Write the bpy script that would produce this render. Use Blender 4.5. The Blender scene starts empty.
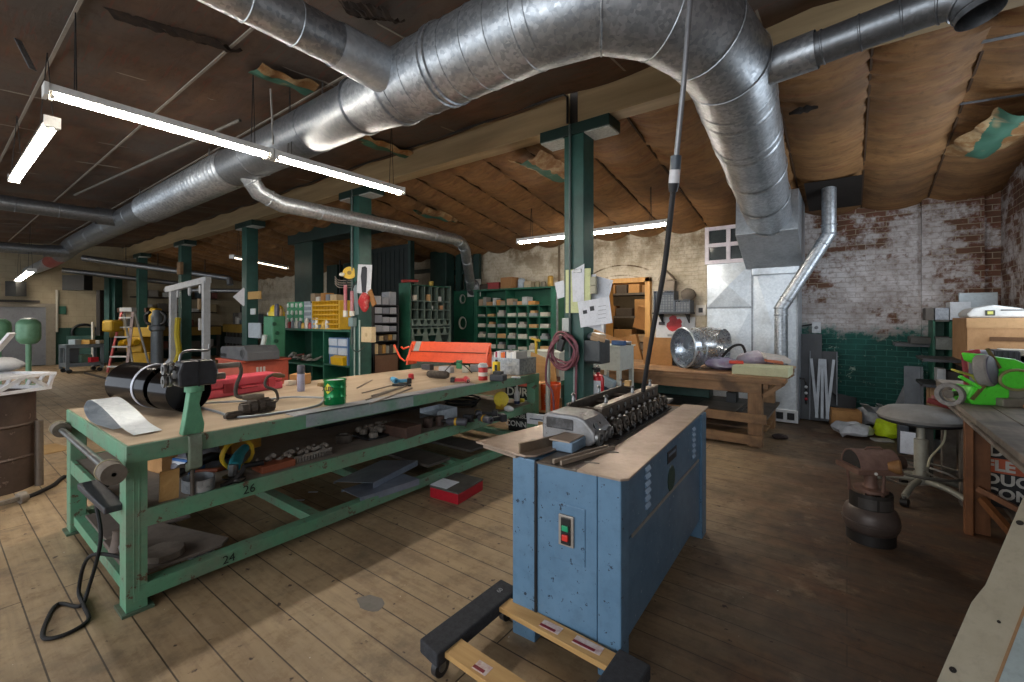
import bpy, bmesh, math, random
from mathutils import Vector, Matrix, Euler, noise
R = random.Random(7)
scene = bpy.context.scene
COL = scene.collection
PI = math.pi

# ------------------------------------------------------------------ camera
YAW = math.radians(36.97); FOC = 445.0; HORIZON = 318.0; EYE = 1.55
cam_data = bpy.data.cameras.new('camera'); cam = bpy.data.objects.new('camera', cam_data); COL.objects.link(cam)
cam.location = (0, 0, EYE); cam.rotation_euler = (PI/2, 0, YAW)
cam_data.sensor_width = 36; cam_data.lens = FOC/1024*36
cam_data.shift_y = -(341-HORIZON)/1024
cam_data.clip_start = 0.05; cam_data.clip_end = 200
scene.camera = cam
# ------------------------------------------------------------------ world, exposure, daylight
vs = scene.view_settings
vs.view_transform = 'Standard'; vs.look = 'None'; vs.gamma = 1; vs.use_curve_mapping = False
vs.exposure = 0.1
scene.cycles.use_denoising = True
scene.cycles.max_bounces = 8; scene.cycles.diffuse_bounces = 5
scene.cycles.sample_clamp_indirect = 6
world = bpy.data.worlds.new('sky'); scene.world = world; world.use_nodes = True
wn = world.node_tree.nodes['Background']
wn.inputs[0].default_value = (0.86, 0.93, 1.0, 1); wn.inputs[1].default_value = 1.5

def area_light(name, loc, rot, sx, sy, power, color):
    d = bpy.data.lights.new(name, 'AREA'); d.shape = 'RECTANGLE'; d.size = sx; d.size_y = sy
    d.energy = power; d.color = color
    o = bpy.data.objects.new(name, d); COL.objects.link(o); o.location = loc; o.rotation_euler = rot
    return o
# daylight through the side window (beyond the frame); added fill light behind the camera
area_light('side_window_daylight', (1.75, 6.0, 2.1), (0, PI/2, 0), 1.4, 1.7, 40, (0.80, 0.90, 1.0))
area_light('rear_fill_light', (-3.0, -4.2, 2.4), (PI/2+0.05, 0, 0), 9.0, 2.2, 190, (0.94, 0.97, 1.0))
TUBE = 84.0
# ------------------------------------------------------------------ pixel -> place helpers (read a real position off the photograph)
_s, _c = math.sin(YAW), math.cos(YAW)
def ray(px, py):
    u = (px-512)/FOC
    return Vector((-_s+_c*u, _c+_s*u, (HORIZON-py)/FOC))
EYEV = Vector((0, 0, EYE))
def zp(px, py, z=0.0):
    d = ray(px, py); return EYEV + d*((z-EYE)/d.z)
def yp(px, py, Y):
    d = ray(px, py); return EYEV + d*(Y/d.y)
def xp(px, py, X):
    d = ray(px, py); return EYEV + d*(X/d.x)
def tp(px, py, T):
    return EYEV + ray(px, py)*T
def V(*a): return Vector(a)

# ------------------------------------------------------------------ mesh builder
class MB:
    def __init__(s): s.bm = bmesh.new()
    def _add(s, vs, fs):
        b = [s.bm.verts.new(v) for v in vs]
        for f in fs:
            try: s.bm.faces.new([b[i] for i in f])
            except ValueError: pass
        return s
    def box(s, x0, x1, y0, y1, z0, z1):
        v = [(x, y, z) for x in (x0, x1) for y in (y0, y1) for z in (z0, z1)]
        return s._add(v, [(0,1,3,2),(4,6,7,5),(0,4,5,1),(2,3,7,6),(0,2,6,4),(1,5,7,3)])
    def obox(s, c, size, rot=(0,0,0), M=None):
        m = Euler(rot).to_matrix() if M is None else M
        c = Vector(c); h = [a/2 for a in size]
        v = [c+m@Vector((x*h[0], y*h[1], z*h[2])) for x in (-1,1) for y in (-1,1) for z in (-1,1)]
        return s._add(v, [(0,1,3,2),(4,6,7,5),(0,4,5,1),(2,3,7,6),(0,2,6,4),(1,5,7,3)])
    def bar(s, a, b, w, h, up=(0,0,1)):
        a, b = Vector(a), Vector(b); d = b-a; L = d.length; x = d/L
        up = Vector(up)
        y = up.cross(x)
        if y.length < 1e-4: y = Vector((0,1,0)).cross(x)
        y.normalize(); z = x.cross(y)
        m = Matrix((x, y, z)).transposed()
        return s.obox((a+b)/2, (L, w, h), M=m)
    def frame(s, d):
        d = Vector(d).normalized()
        u = Vector((0,0,1)).cross(d)
        if u.length < 1e-3: u = Vector((1,0,0))
        u.normalize(); return u, d.cross(u)
    def cyl(s, a, b, r, r2=None, n=16, caps=True):
        a, b = Vector(a), Vector(b); r2 = r if r2 is None else r2
        u, w = s.frame(b-a)
        A = [a+(u*math.cos(2*PI*i/n)+w*math.sin(2*PI*i/n))*r for i in range(n)]
        B = [b+(u*math.cos(2*PI*i/n)+w*math.sin(2*PI*i/n))*r2 for i in range(n)]
        f = [(i, (i+1)%n, n+(i+1)%n, n+i) for i in range(n)]
        if caps: f += [tuple(range(n-1,-1,-1)), tuple(range(n, 2*n))]
        return s._add(A+B, f)
    def tube(s, pts, r, n=8, closed=False, caps=True, radii=None):
        P = [Vector(p) for p in pts]; m = len(P); rings = []; u0 = None
        for i in range(m):
            if closed: d = P[(i+1)%m]-P[i-1]
            else: d = P[min(i+1,m-1)]-P[max(i-1,0)]
            if d.length < 1e-9: d = Vector((0,0,1))
            d.normalize()
            if u0 is None: u, _ = s.frame(d)
            else:
                u = u0-d*u0.dot(d)
                if u.length < 1e-6: u, _ = s.frame(d)
                u.normalize()
            u0 = u; w = d.cross(u); rr = radii[i] if radii else r
            rings.append([P[i]+(u*math.cos(2*PI*k/n)+w*math.sin(2*PI*k/n))*rr for k in range(n)])
        v = [p for g in rings for p in g]; f = []
        for i in range(m if closed else m-1):
            j = (i+1)%m
            for k in range(n): f.append((i*n+k, i*n+(k+1)%n, j*n+(k+1)%n, j*n+k))
        if caps and not closed: f += [tuple(range(n-1,-1,-1)), tuple(range((m-1)*n, m*n))]
        return s._add(v, f)
    def lathe(s, prof, o=(0,0,0), n=24, axis=(0,0,1), a0=0, a1=2*PI):
        o = Vector(o); u, w = s.frame(axis); ax = Vector(axis).normalized(); full = abs(a1-a0-2*PI) < 1e-6
        m = n if full else n+1; v = []
        for r, h in prof:
            for k in range(m):
                a = a0+(a1-a0)*k/n
                v.append(o+ax*h+(u*math.cos(a)+w*math.sin(a))*max(r, 1e-4))
        f = []
        for i in range(len(prof)-1):
            for k in range(n):
                f.append((i*m+k, i*m+(k+1)%m, (i+1)*m+(k+1)%m, (i+1)*m+k))
        return s._add(v, f)
    def prism(s, pts, a, b, plane='xz'):
        """closed 2-D outline extruded along the remaining axis from a to b"""
        def p(q, t):
            return {'xz': (q[0], t, q[1]), 'xy': (q[0], q[1], t), 'yz': (t, q[0], q[1])}[plane]
        n = len(pts); v = [p(q, a) for q in pts]+[p(q, b) for q in pts]
        f = [(i, (i+1)%n, n+(i+1)%n, n+i) for i in range(n)]+[tuple(range(n-1,-1,-1)), tuple(range(n, 2*n))]
        return s._add(v, f)
    def ball(s, c, rx, ry=None, rz=None, n=16, m=10, rot=None):
        ry = rx if ry is None else ry; rz = rx if rz is None else rz; c = Vector(c); v = []
        mm = Euler(rot).to_matrix() if rot else Matrix.Identity(3)
        for i in range(m+1):
            t = PI*i/m
            for k in range(n):
                a = 2*PI*k/n
                v.append(c+mm@Vector((rx*math.sin(t)*math.cos(a), ry*math.sin(t)*math.sin(a), rz*math.cos(t))))
        f = [(i*n+k, (i+1)*n+k, (i+1)*n+(k+1)%n, i*n+(k+1)%n) for i in range(m) for k in range(n)]
        return s._add(v, f)
    def grid(s, fn, nu, nv):
        v = [fn(i/nu, j/nv) for i in range(nu+1) for j in range(nv+1)]
        f = [(i*(nv+1)+j, (i+1)*(nv+1)+j, (i+1)*(nv+1)+j+1, i*(nv+1)+j+1) for i in range(nu) for j in range(nv)]
        return s._add(v, f)
    def sheet(s, fn, nu, nv, th=0.003):
        """a curved sheet with real thickness"""
        n = (nu+1)*(nv+1)
        v = [Vector(fn(i/nu, j/nv)) for i in range(nu+1) for j in range(nv+1)]
        nor = []
        for i in range(nu+1):
            for j in range(nv+1):
                a = v[min(i+1,nu)*(nv+1)+j]-v[max(i-1,0)*(nv+1)+j]
                b = v[i*(nv+1)+min(j+1,nv)]-v[i*(nv+1)+max(j-1,0)]
                c = a.cross(b); c = c.normalized() if c.length > 1e-9 else Vector((0,0,1)); nor.append(c)
        w = [v[k]-nor[k]*th for k in range(n)]
        f = []
        for i in range(nu):
            for j in range(nv):
                q = (i*(nv+1)+j, (i+1)*(nv+1)+j, (i+1)*(nv+1)+j+1, i*(nv+1)+j+1)
                f.append(q); f.append(tuple(n+k for k in reversed(q)))
        for i in range(nu):
            for j in (0, nv):
                a, b = i*(nv+1)+j, (i+1)*(nv+1)+j; f.append((a, b, n+b, n+a))
        for j in range(nv):
            for i in (0, nu):
                a, b = i*(nv+1)+j, i*(nv+1)+j+1; f.append((a, b, n+b, n+a))
        return s._add(v+w, f)
    def rough(s, amp, scale=6, seed=0):
        for v in s.bm.verts:
            q = v.co*scale+Vector((seed, seed*2.1, 0))
            v.co += Vector((noise.noise(q), noise.noise(q+Vector((9,3,1))), noise.noise(q+Vector((2,7,5)))))*amp
        return s
    def mesh(s, name, mat, smooth=False, bev=0, M=None):
        bm = s.bm
        bmesh.ops.recalc_face_normals(bm, faces=bm.faces)
        if bev:
            ed = [e for e in bm.edges if len(e.link_faces) == 2 and e.calc_face_angle(0) > 0.6]
            bmesh.ops.bevel(bm, geom=ed, offset=bev, offset_type='OFFSET', segments=2, profile=0.5, affect='EDGES', clamp_overlap=True)
        me = bpy.data.meshes.new(name)
        if M is not None: bmesh.ops.transform(bm, matrix=M, verts=bm.verts)
        bm.to_mesh(me); bm.free()
        for m in (mat if isinstance(mat, (list, tuple)) else [mat]): me.materials.append(m)
        if smooth:
            for p in me.polygons: p.use_smooth = True
            me.set_sharp_from_angle(angle=math.radians(38))
        return me
    def build(s, name, mat, parent=None, smooth=False, bev=0, local=False):
        """WORLD coordinates unless local; a top-level mesh gets its origin at its base"""
        if parent is not None:
            M = None if local else WM[root_of(parent)].inverted()
            o = bpy.data.objects.new(name, s.mesh(name, mat, smooth, bev, M)); COL.objects.link(o); o.parent = parent
            return o
        xs = [v.co for v in s.bm.verts]
        lo = Vector([min(v[i] for v in xs) for i in range(3)]); hi = Vector([max(v[i] for v in xs) for i in range(3)])
        b = Vector(((lo.x+hi.x)/2, (lo.y+hi.y)/2, lo.z))
        o = bpy.data.objects.new(name, s.mesh(name, mat, smooth, bev, Matrix.Translation(-b))); COL.objects.link(o)
        o.location = b; WM[o.name] = Matrix.Translation(b)
        return o
    def struct(s, name, mat, smooth=False, bev=0, parent=None):
        o = bpy.data.objects.new(name, s.mesh(name, mat, smooth, bev)); COL.objects.link(o)
        if parent is not None: o.parent = parent
        else: o['kind'] = 'structure'
        WM[o.name] = Matrix.Identity(4)
        return o
WM = {}
def root_of(o):
    while o.parent is not None: o = o.parent
    return o.name
def tag(o, label, cat, group=None, kind=None):
    o['label'] = label; o['category'] = cat
    if group: o['group'] = group
    if kind: o['kind'] = kind
    return o
def thing(name, label, cat, loc=(0,0,0), rz=0.0, group=None):
    o = bpy.data.objects.new(name, None); COL.objects.link(o)
    o.empty_display_size = 0.1
    o.location = loc; o.rotation_euler = (0, 0, rz)
    WM[o.name] = Matrix.Translation(Vector(loc)) @ Matrix.Rotation(rz, 4, 'Z')
    return tag(o, label, cat, group)
def dup(o, loc=None, rz=None, label=None, parent=None):
    c = o.copy(); COL.objects.link(c); c.parent = parent
    for ch in list(o.children): dup(ch, parent=c)
    if loc is not None: c.location = loc
    if rz is not None: c.rotation_euler = (0, 0, rz)
    if label: c['label'] = label
    if parent is None: WM[c.name] = Matrix.Translation(c.location) @ c.rotation_euler.to_matrix().to_4x4()
    return c
def lettering(txt, size, mat, parent, loc, rot, name='lettering', depth=0.001, fat=0.0, align='CENTER', sx=1.0):
    """raised lettering as a mesh; loc and rot are in world space"""
    cu = bpy.data.curves.new('t', 'FONT'); cu.body = txt; cu.size = size; cu.extrude = depth; cu.offset = fat
    cu.align_x = align; cu.align_y = 'CENTER'; cu.resolution_u = 3
    t = bpy.data.objects.new('t', cu); COL.objects.link(t)
    dg = bpy.context.evaluated_depsgraph_get(); dg.update()
    me = bpy.data.meshes.new_from_object(t.evaluated_get(dg))
    bpy.data.objects.remove(t); bpy.data.curves.remove(cu)
    W = Matrix.Translation(Vector(loc)) @ Euler(rot).to_matrix().to_4x4() @ Matrix.Diagonal((sx, 1, 1, 1))
    me.transform(WM[root_of(parent)].inverted() @ W)
    me.materials.clear(); me.materials.append(mat); me.name = name
    o = bpy.data.objects.new(name, me); COL.objects.link(o); o.parent = parent
    return o
def arc(c, r, a0, a1, n, plane='xy'):
    c = Vector(c); out = []
    for i in range(n+1):
        a = a0+(a1-a0)*i/n; q = (r*math.cos(a), r*math.sin(a))
        out.append(c+Vector({'xy': (q[0], q[1], 0), 'xz': (q[0], 0, q[1]), 'yz': (0, q[0], q[1])}[plane]))
    return out
def spline(pts, n=8):
    P = [Vector(p) for p in pts]; out = []
    for i in range(len(P)-1):
        p0, p1, p2, p3 = P[max(i-1,0)], P[i], P[i+1], P[min(i+2,len(P)-1)]
        for k in range(n):
            t = k/n
            out.append(0.5*((2*p1)+(p2-p0)*t+(2*p0-5*p1+4*p2-p3)*t*t+(3*p1-p0-3*p2+p3)*t**3))
    return out+[P[-1]]

# ------------------------------------------------------------------ materials
def lin(h):
    h = h.lstrip('#'); r = [int(h[i:i+2], 16)/255 for i in (0, 2, 4)]
    return tuple(c/12.92 if c <= 0.04045 else ((c+0.055)/1.055)**2.4 for c in r)+(1.0,)
class NT:
    def __init__(s, name):
        s.m = bpy.data.materials.new(name); s.m.use_nodes = True; s.t = s.m.node_tree; s.b = s.t.nodes['Principled BSDF']
        s.tc = s.t.nodes.new('ShaderNodeTexCoord')
    def n(s, typ, **kw):
        x = s.t.nodes.new('ShaderNode'+typ)
        for k, v in kw.items():
            if k.startswith('i_'): x.inputs[k[2:].replace('_', ' ')].default_value = v
            else: setattr(x, k, v)
        return x
    def l(s, a, b): s.t.links.new(a, b)
    def obj(s): return s.tc.outputs['Object']
    def noise(s, scale, detail=5, rough=0.6, vec=None, dist=0.0):
        x = s.n('TexNoise'); x.inputs['Scale'].default_value = scale; x.inputs['Detail'].default_value = detail
        x.inputs['Roughness'].default_value = rough; x.inputs['Distortion'].default_value = dist
        s.l(vec if vec is not None else s.obj(), x.inputs['Vector']); return x.outputs['Fac']
    def stretch(s, sc, vec=None):
        x = s.n('Mapping'); x.inputs['Scale'].default_value = sc; s.l(vec if vec is not None else s.obj(), x.inputs['Vector']); return x.outputs[0]
    def ramp(s, fac, a, b):
        x = s.n('MapRange'); x.inputs['From Min'].default_value = a; x.inputs['From Max'].default_value = b; s.l(fac, x.inputs['Value']); return x.outputs[0]
    def mix(s, fac, a, b, mode='MIX'):
        x = s.n('Mix', data_type='RGBA', blend_type=mode)
        for sock, v in ((x.inputs[0], fac), (x.inputs[6], a), (x.inputs[7], b)):
            if isinstance(v, (int, float)): sock.default_value = v
            elif isinstance(v, tuple): sock.default_value = v
            elif isinstance(v, str): sock.default_value = lin(v)
            else: s.l(v, sock)
        return x.outputs[2]
    def math(s, op, a, b=0.0, c=0.0):
        x = s.n('Math', operation=op)
        for k, v in enumerate((a, b, c)):
            if isinstance(v, (int, float)): x.inputs[k].default_value = v
            else: s.l(v, x.inputs[k])
        return x.outputs[0]
    def sep(s, vec=None):
        x = s.n('SeparateXYZ'); s.l(vec if vec is not None else s.obj(), x.inputs[0]); return x.outputs
    def comb(s, a, b, c=0.0):
        x = s.n('CombineXYZ')
        for k, v in enumerate((a, b, c)):
            if isinstance(v, (int, float)): x.inputs[k].default_value = v
            else: s.l(v, x.inputs[k])
        return x.outputs[0]
    def bump(s, h, strength=0.3, dist=0.01):
        x = s.n('Bump'); x.inputs['Strength'].default_value = strength; x.inputs['Distance'].default_value = dist
        s.l(h, x.inputs['Height']); s.l(x.outputs[0], s.b.inputs['Normal'])
    def set(s, col=None, rough=None, metal=None, spec=None):
        for key, v in (('Base Color', col), ('Roughness', rough), ('Metallic', metal), ('Specular IOR Level', spec)):
            if v is None: continue
            if isinstance(v, str): s.b.inputs[key].default_value = lin(v)
            elif isinstance(v, (int, float, tuple)): s.b.inputs[key].default_value = v
            else: s.l(v, s.b.inputs[key])
        return s.m
_pc = {}
def P(c1, rough=0.55, metal=0.0, c2=None, scale=7.0, amt=0.55, bump=0.0, chip=None, chipscale=18, chipamt=0.62):
    """painted / plain surface: colour, worn second colour in noise patches, optional chips of a third colour"""
    key = (c1, rough, metal, c2, scale, amt, bump, chip, chipscale, chipamt)
    if key in _pc: return _pc[key]
    k = NT('paint_'+c1.strip('#'))
    f = k.noise(scale, 6, 0.65)
    col = k.mix(k.ramp(f, amt-0.12, amt+0.22), c1, c2 if c2 else c1)
    if c2 is None:
        a = lin(c1); d = tuple(x*0.72 for x in a[:3])+(1,)
        col = k.mix(k.ramp(f, 0.5, 0.8), c1, d)
    d2 = tuple(x*0.6 for x in lin(c1)[:3])+(1,)
    fine = k.noise(scale*3.7+11, 6, 0.72)
    col = k.mix(k.math('MULTIPLY', k.ramp(fine, 0.5, 0.7), 0.45), col, d2)
    if chip:
        g = k.noise(chipscale, 8, 0.7)
        col = k.mix(k.ramp(g, chipamt, chipamt+0.02), col, chip)
    k.set(col, rough, metal)
    k.l(k.ramp(f, -0.6*1, 1.6) if False else k.math('MULTIPLY_ADD', f, 0.25, rough-0.12), k.b.inputs['Roughness'])
    if bump: k.bump(k.noise(scale*6, 5, 0.7), bump, 0.005)
    _pc[key] = k.m; return k.m
def wood(name, a, b, axis=0, scale=1.0, rough=0.6, dirt=None):
    k = NT(name); sc = [14*scale]*3; sc[axis] = 1.1*scale
    f = k.noise(1.0, 7, 0.65, k.stretch(tuple(sc)), 0.6)
    g = k.noise(3.0*scale, 4, 0.6)
    col = k.mix(k.ramp(f, 0.3, 0.72), a, b)
    if dirt: col = k.mix(k.ramp(g, 0.48, 0.68), col, dirt)
    k.set(col, rough); k.bump(f, 0.25, 0.004); return k.m
def galvanised(name='galvanised_steel', tone='#c0c5ca', tone2='#8d949b', rough=0.42, metal=0.8):
    k = NT(name)
    v = k.n('TexVoronoi'); v.inputs['Scale'].default_value = 42; k.l(k.obj(), v.inputs['Vector'])
    s = k.sep(v.outputs['Color'])
    f = k.noise(2.2, 4)
    col = k.mix(k.math('MULTIPLY', s[0], 0.8), tone, tone2)
    col = k.mix(k.math('MULTIPLY', k.ramp(f, 0.5, 0.75), 0.6), col, '#7b8085')
    k.set(col, None, metal); k.l(k.math('MULTIPLY_ADD', s[1], 0.12, rough-0.06), k.b.inputs['Roughness'])
    return k.m
GALV = galvanised()
GALV_BRIGHT = galvanised('bright_galvanised_sheet', '#d5dde4', '#bec8d1', 0.42, 0.55)
GALV_DARK = galvanised('dull_galvanised_pipe', '#8d9196', '#74797e', 0.42)
STEEL = P('#8d8f90', 0.35, 0.9, '#6a6661', 9)
STEEL_WORN = P('#8d857b', 0.5, 0.25, '#6a6057', 12)
STEEL_DARK = P('#3b3a39', 0.45, 0.7, '#27211c', 10)
RUST = P('#5c4a3f', 0.65, 0.45, '#3a2a22', 6, 0.5, 0.3)
IRON = P('#5c544c', 0.55, 0.25, '#40372f', 20)
BLACK = P('#17181a', 0.45, 0, '#26272a', 9)
RUBBER = P('#101012', 0.7)
GREEN_BENCH = P('#5f9676', 0.55, 0, '#72806c', 4, 0.50, 0.15, '#5d4c3a', 16, 0.605)
GREEN_COL = P('#2a564d', 0.42, 0, '#1b3d37', 3, 0.48, 0.1, '#4a7c72', 22, 0.72)
GREEN_DARK = P('#16332d', 0.5, 0, '#0d211e', 3)
GREEN_CAB = P('#22604a', 0.5, 0, '#174435', 4)
WHITE = P('#d9d9d6', 0.5, 0, '#b9b8b3', 6)
PAPER = P('#dcdfe6', 0.8)
CARD = P('#b98a56', 0.8, 0, '#9b6f42', 5)
PLY = wood('plywood_bench_sheet', '#bca88f', '#a08c74', 1, 0.5, 0.7, '#857560')
TIMBER = wood('raw_pine', '#c9a36a', '#a87f49', 0, 1.0, 0.65)
OLDWOOD = wood('old_brown_timber', '#a37e58', '#775639', 0, 1.0, 0.65, '#5f4833')
OLDWOOD_V = wood('old_brown_timber_upright', '#a37e58', '#775639', 2, 1.0, 0.65, '#5f4833')
GREYWOOD = wood('weathered_grey_timber', '#6a6259', '#4a443e', 1, 1.0, 0.75)
def emit(name, col, strength):
    k = NT(name); k.set('#ffffff', 0.4)
    k.b.inputs['Emission Color'].default_value = lin(col); k.b.inputs['Emission Strength'].default_value = strength
    return k.m
TUBE_LIT = emit('lit_fluorescent_tube', '#fff3e2', TUBE)
def glass(name='window_glass', tint='#8fa0a0'):
    k = NT(name); k.set(tint, 0.08); k.b.inputs['Transmission Weight'].default_value = 0.9; return k.m
# ================================================================== the room
def floor_mat():
    k = NT('plank_floor'); o = k.sep()
    b = k.n('TexBrick'); b.offset = 0.37; b.inputs['Scale'].default_value = 1
    b.inputs['Brick Width'].default_value = 3.6; b.inputs['Row Height'].default_value = 0.165
    b.inputs['Mortar Size'].default_value = 0.004; b.inputs['Mortar Smooth'].default_value = 0.3; b.inputs['Bias'].default_value = 0
    b.inputs['Color1'].default_value = (0.25, 0.25, 0.25, 1); b.inputs['Color2'].default_value = (0.75, 0.75, 0.75, 1)
    k.l(k.comb(o[0], o[1], 0), b.inputs['Vector'])
    grain = k.noise(1, 7, 0.65, k.stretch((1.6, 22, 1)), 0.8)
    blot = k.noise(0.9, 6, 0.62)
    fine = k.noise(9, 7, 0.7)
    spot = k.noise(16, 3, 0.5)
    tan = k.mix(k.ramp(grain, 0.3, 0.75), '#ad9674', '#8c765b')
    tan = k.mix(k.math('MULTIPLY', k.ramp(b.outputs['Color'], 0.3, 0.7), 0.35), tan, '#8a7052')
    tan = k.mix(k.math('MULTIPLY', k.ramp(fine, 0.5, 0.72), 0.6), tan, '#6f5538')
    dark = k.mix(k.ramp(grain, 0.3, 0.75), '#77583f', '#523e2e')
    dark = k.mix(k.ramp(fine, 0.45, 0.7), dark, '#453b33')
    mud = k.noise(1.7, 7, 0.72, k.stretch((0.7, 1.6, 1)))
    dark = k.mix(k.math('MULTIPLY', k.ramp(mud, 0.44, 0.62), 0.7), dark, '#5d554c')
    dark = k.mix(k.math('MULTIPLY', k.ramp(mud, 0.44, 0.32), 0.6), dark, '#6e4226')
    # boards towards the grinding bench: darker wood plus dim light painted in, ragged edge
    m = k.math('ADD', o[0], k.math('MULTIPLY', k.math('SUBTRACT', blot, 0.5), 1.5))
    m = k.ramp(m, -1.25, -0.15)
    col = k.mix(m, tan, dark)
    col = k.mix(k.math('MULTIPLY', k.ramp(blot, 0.52, 0.72), 0.55), col, '#4a3c2e')
    mid = k.noise(2.6, 7, 0.7)
    col = k.mix(k.math('MULTIPLY', k.ramp(mid, 0.5, 0.66), 0.6), col, '#55483a')
    col = k.mix(k.math('MULTIPLY', k.ramp(mid, 0.44, 0.34), 0.35), col, '#b8a488')
    col = k.mix(k.ramp(spot, 0.68, 0.72), col, '#46352a')
    speck = k.noise(34, 2, 0.5)
    col = k.mix(k.ramp(speck, 0.775, 0.785), col, '#cfc4b2')
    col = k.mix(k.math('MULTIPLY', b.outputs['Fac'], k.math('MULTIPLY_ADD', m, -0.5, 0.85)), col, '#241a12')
    k.set(col, None); k.l(k.math('MULTIPLY_ADD', fine, 0.35, 0.38), k.b.inputs['Roughness'])
    h = k.math('SUBTRACT', k.math('MULTIPLY', grain, 0.25), b.outputs['Fac'])
    k.bump(h, 0.35, 0.006); return k.m
def brick_mat(name, horiz, painted):
    """painted: 'beige' flaking cream paint, 'white' old whitewash with bare brick and a green dado"""
    k = NT(name); o = k.sep(); u = o[horiz]; z = o[2]
    b = k.n('TexBrick'); b.inputs['Scale'].default_value = 1
    b.inputs['Brick Width'].default_value = 0.235; b.inputs['Row Height'].default_value = 0.078
    b.inputs['Mortar Size'].default_value = 0.006; b.inputs['Mortar Smooth'].default_value = 0.4; b.inputs['Bias'].default_value = -0.1
    b.inputs['Color1'].default_value = (0.2, 0.2, 0.2, 1); b.inputs['Color2'].default_value = (0.8, 0.8, 0.8, 1); b.inputs['Mortar'].default_value = (0.5, 0.5, 0.5, 1)
    warp = k.noise(3.5, 3)
    wz = k.math('MULTIPLY_ADD', warp, 0.03, z); wu = k.math('MULTIPLY_ADD', warp, 0.03, u)
    k.l(k.comb(wu, wz, 0), b.inputs['Vector'])
    big = k.noise(0.85, 5, 0.6); mid = k.noise(3.2, 7, 0.68); fin = k.noise(17, 6, 0.7)
    per = k.ramp(b.outputs['Color'], 0.2, 0.8); mort = b.outputs['Fac']
    bare = k.mix(k.ramp(mid, 0.35, 0.65), '#7f4a36', '#57392a')
    bare = k.mix(k.math('MULTIPLY', per, 0.5), bare, '#6e5440')
    bare = k.mix(mort, bare, '#9c8d78')
    if painted == 'beige':
        paint = k.mix(k.ramp(mid, 0.38, 0.66), '#cfc6b3', '#b0a48d')
        paint = k.mix(k.math('MULTIPLY', k.ramp(fin, 0.5, 0.68), 0.55), paint, '#8d8068')
        high = k.ramp(z, 2.45, 3.2)
        mask = k.math('MULTIPLY', k.ramp(k.math('ADD', big, k.math('MULTIPLY', mid, 0.7)), 0.88, 1.02), high)
        col = k.mix(mask, paint, '#6d5738')
        col = k.mix(k.math('MULTIPLY', mort, 0.18), col, '#8b7c62')
        # the two courses of the old segmental arch over the doorway
        du = k.math('SUBTRACT', u, -3.62); dz = k.math('SUBTRACT', z, 1.23)
        rr = k.math('SQRT', k.math('ADD', k.math('MULTIPLY', du, du), k.math('MULTIPLY', dz, dz)))
        band = None
        for rad in (1.37, 1.17):
            q = k.math('LESS_THAN', k.math('ABSOLUTE', k.math('SUBTRACT', rr, rad)), 0.014)
            band = q if band is None else k.math('MAXIMUM', band, q)
        band = k.math('MULTIPLY', band, k.math('LESS_THAN', k.math('ABSOLUTE', du), 0.58))
        band = k.math('MULTIPLY', band, k.math('GREATER_THAN', z, 2.0))
        col = k.mix(k.math('MULTIPLY', band, k.ramp(mid, 0.36, 0.56)), col, '#5b4a35')
    else:
        white = k.mix(k.ramp(mid, 0.38, 0.66), '#cdc8c8', '#9d938f')
        white = k.mix(k.math('MULTIPLY', k.ramp(fin, 0.48, 0.68), 0.75), white, '#7b6a60')
        white = k.mix(k.math('MULTIPLY', mort, 0.5), white, '#a89c92')
        right = k.math('MULTIPLY_ADD', u, 0.10, 0.0) if horiz == 0 else k.math('MULTIPLY_ADD', u, 0.0, 0.02)
        t = k.math('ADD', k.math('ADD', k.math('MULTIPLY', big, 1.2), k.math('MULTIPLY', mid, 0.75)), right)
        t = k.math('ADD', t, k.math('MULTIPLY', k.math('SUBTRACT', per, 0.5), 0.16))
        t = k.math('ADD', t, k.math('MULTIPLY', k.math('SUBTRACT', fin, 0.5), 0.30))
        t = k.math('ADD', t, k.math('MULTIPLY', k.ramp(z, 1.9, 3.2), 0.17))
        col = k.mix(k.ramp(t, 1.07, 1.19), white, bare)
        if horiz == 0:
            gz = k.math('ADD', z, k.math('MULTIPLY', k.math('SUBTRACT', big, 0.5), 0.5))
            gz = k.math('ADD', gz, k.math('MULTIPLY', k.math('SUBTRACT', mid, 0.5), 0.6))
            gz = k.math('ADD', gz, k.math('MULTIPLY', k.math('SUBTRACT', fin, 0.5), 0.4))
            green = k.mix(k.ramp(mid, 0.35, 0.7), '#1f5a50', '#123b36')
            green = k.mix(k.math('MULTIPLY', mort, 0.8), green, '#3d776c')
            green = k.mix(k.ramp(k.math('ADD', k.math('MULTIPLY', fin, 0.6), k.math('MULTIPLY', mid, 0.6)), 0.69, 0.73), green, '#93a595')
            gm = k.ramp(gz, 1.40, 1.26)
            gm2 = k.math('MULTIPLY', gm, k.math('SUBTRACT', 1.0, k.ramp(k.math('ADD', t, 0.0), 1.2, 1.24)))
            col = k.mix(gm2, col, green)
    k.set(col, 0.82)
    h = k.math('SUBTRACT', k.math('MULTIPLY', mid, 0.6), mort)
    h = k.math('ADD', h, k.math('MULTIPLY', fin, 0.4))
    k.bump(h, 0.6, 0.012); return k.m
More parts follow.
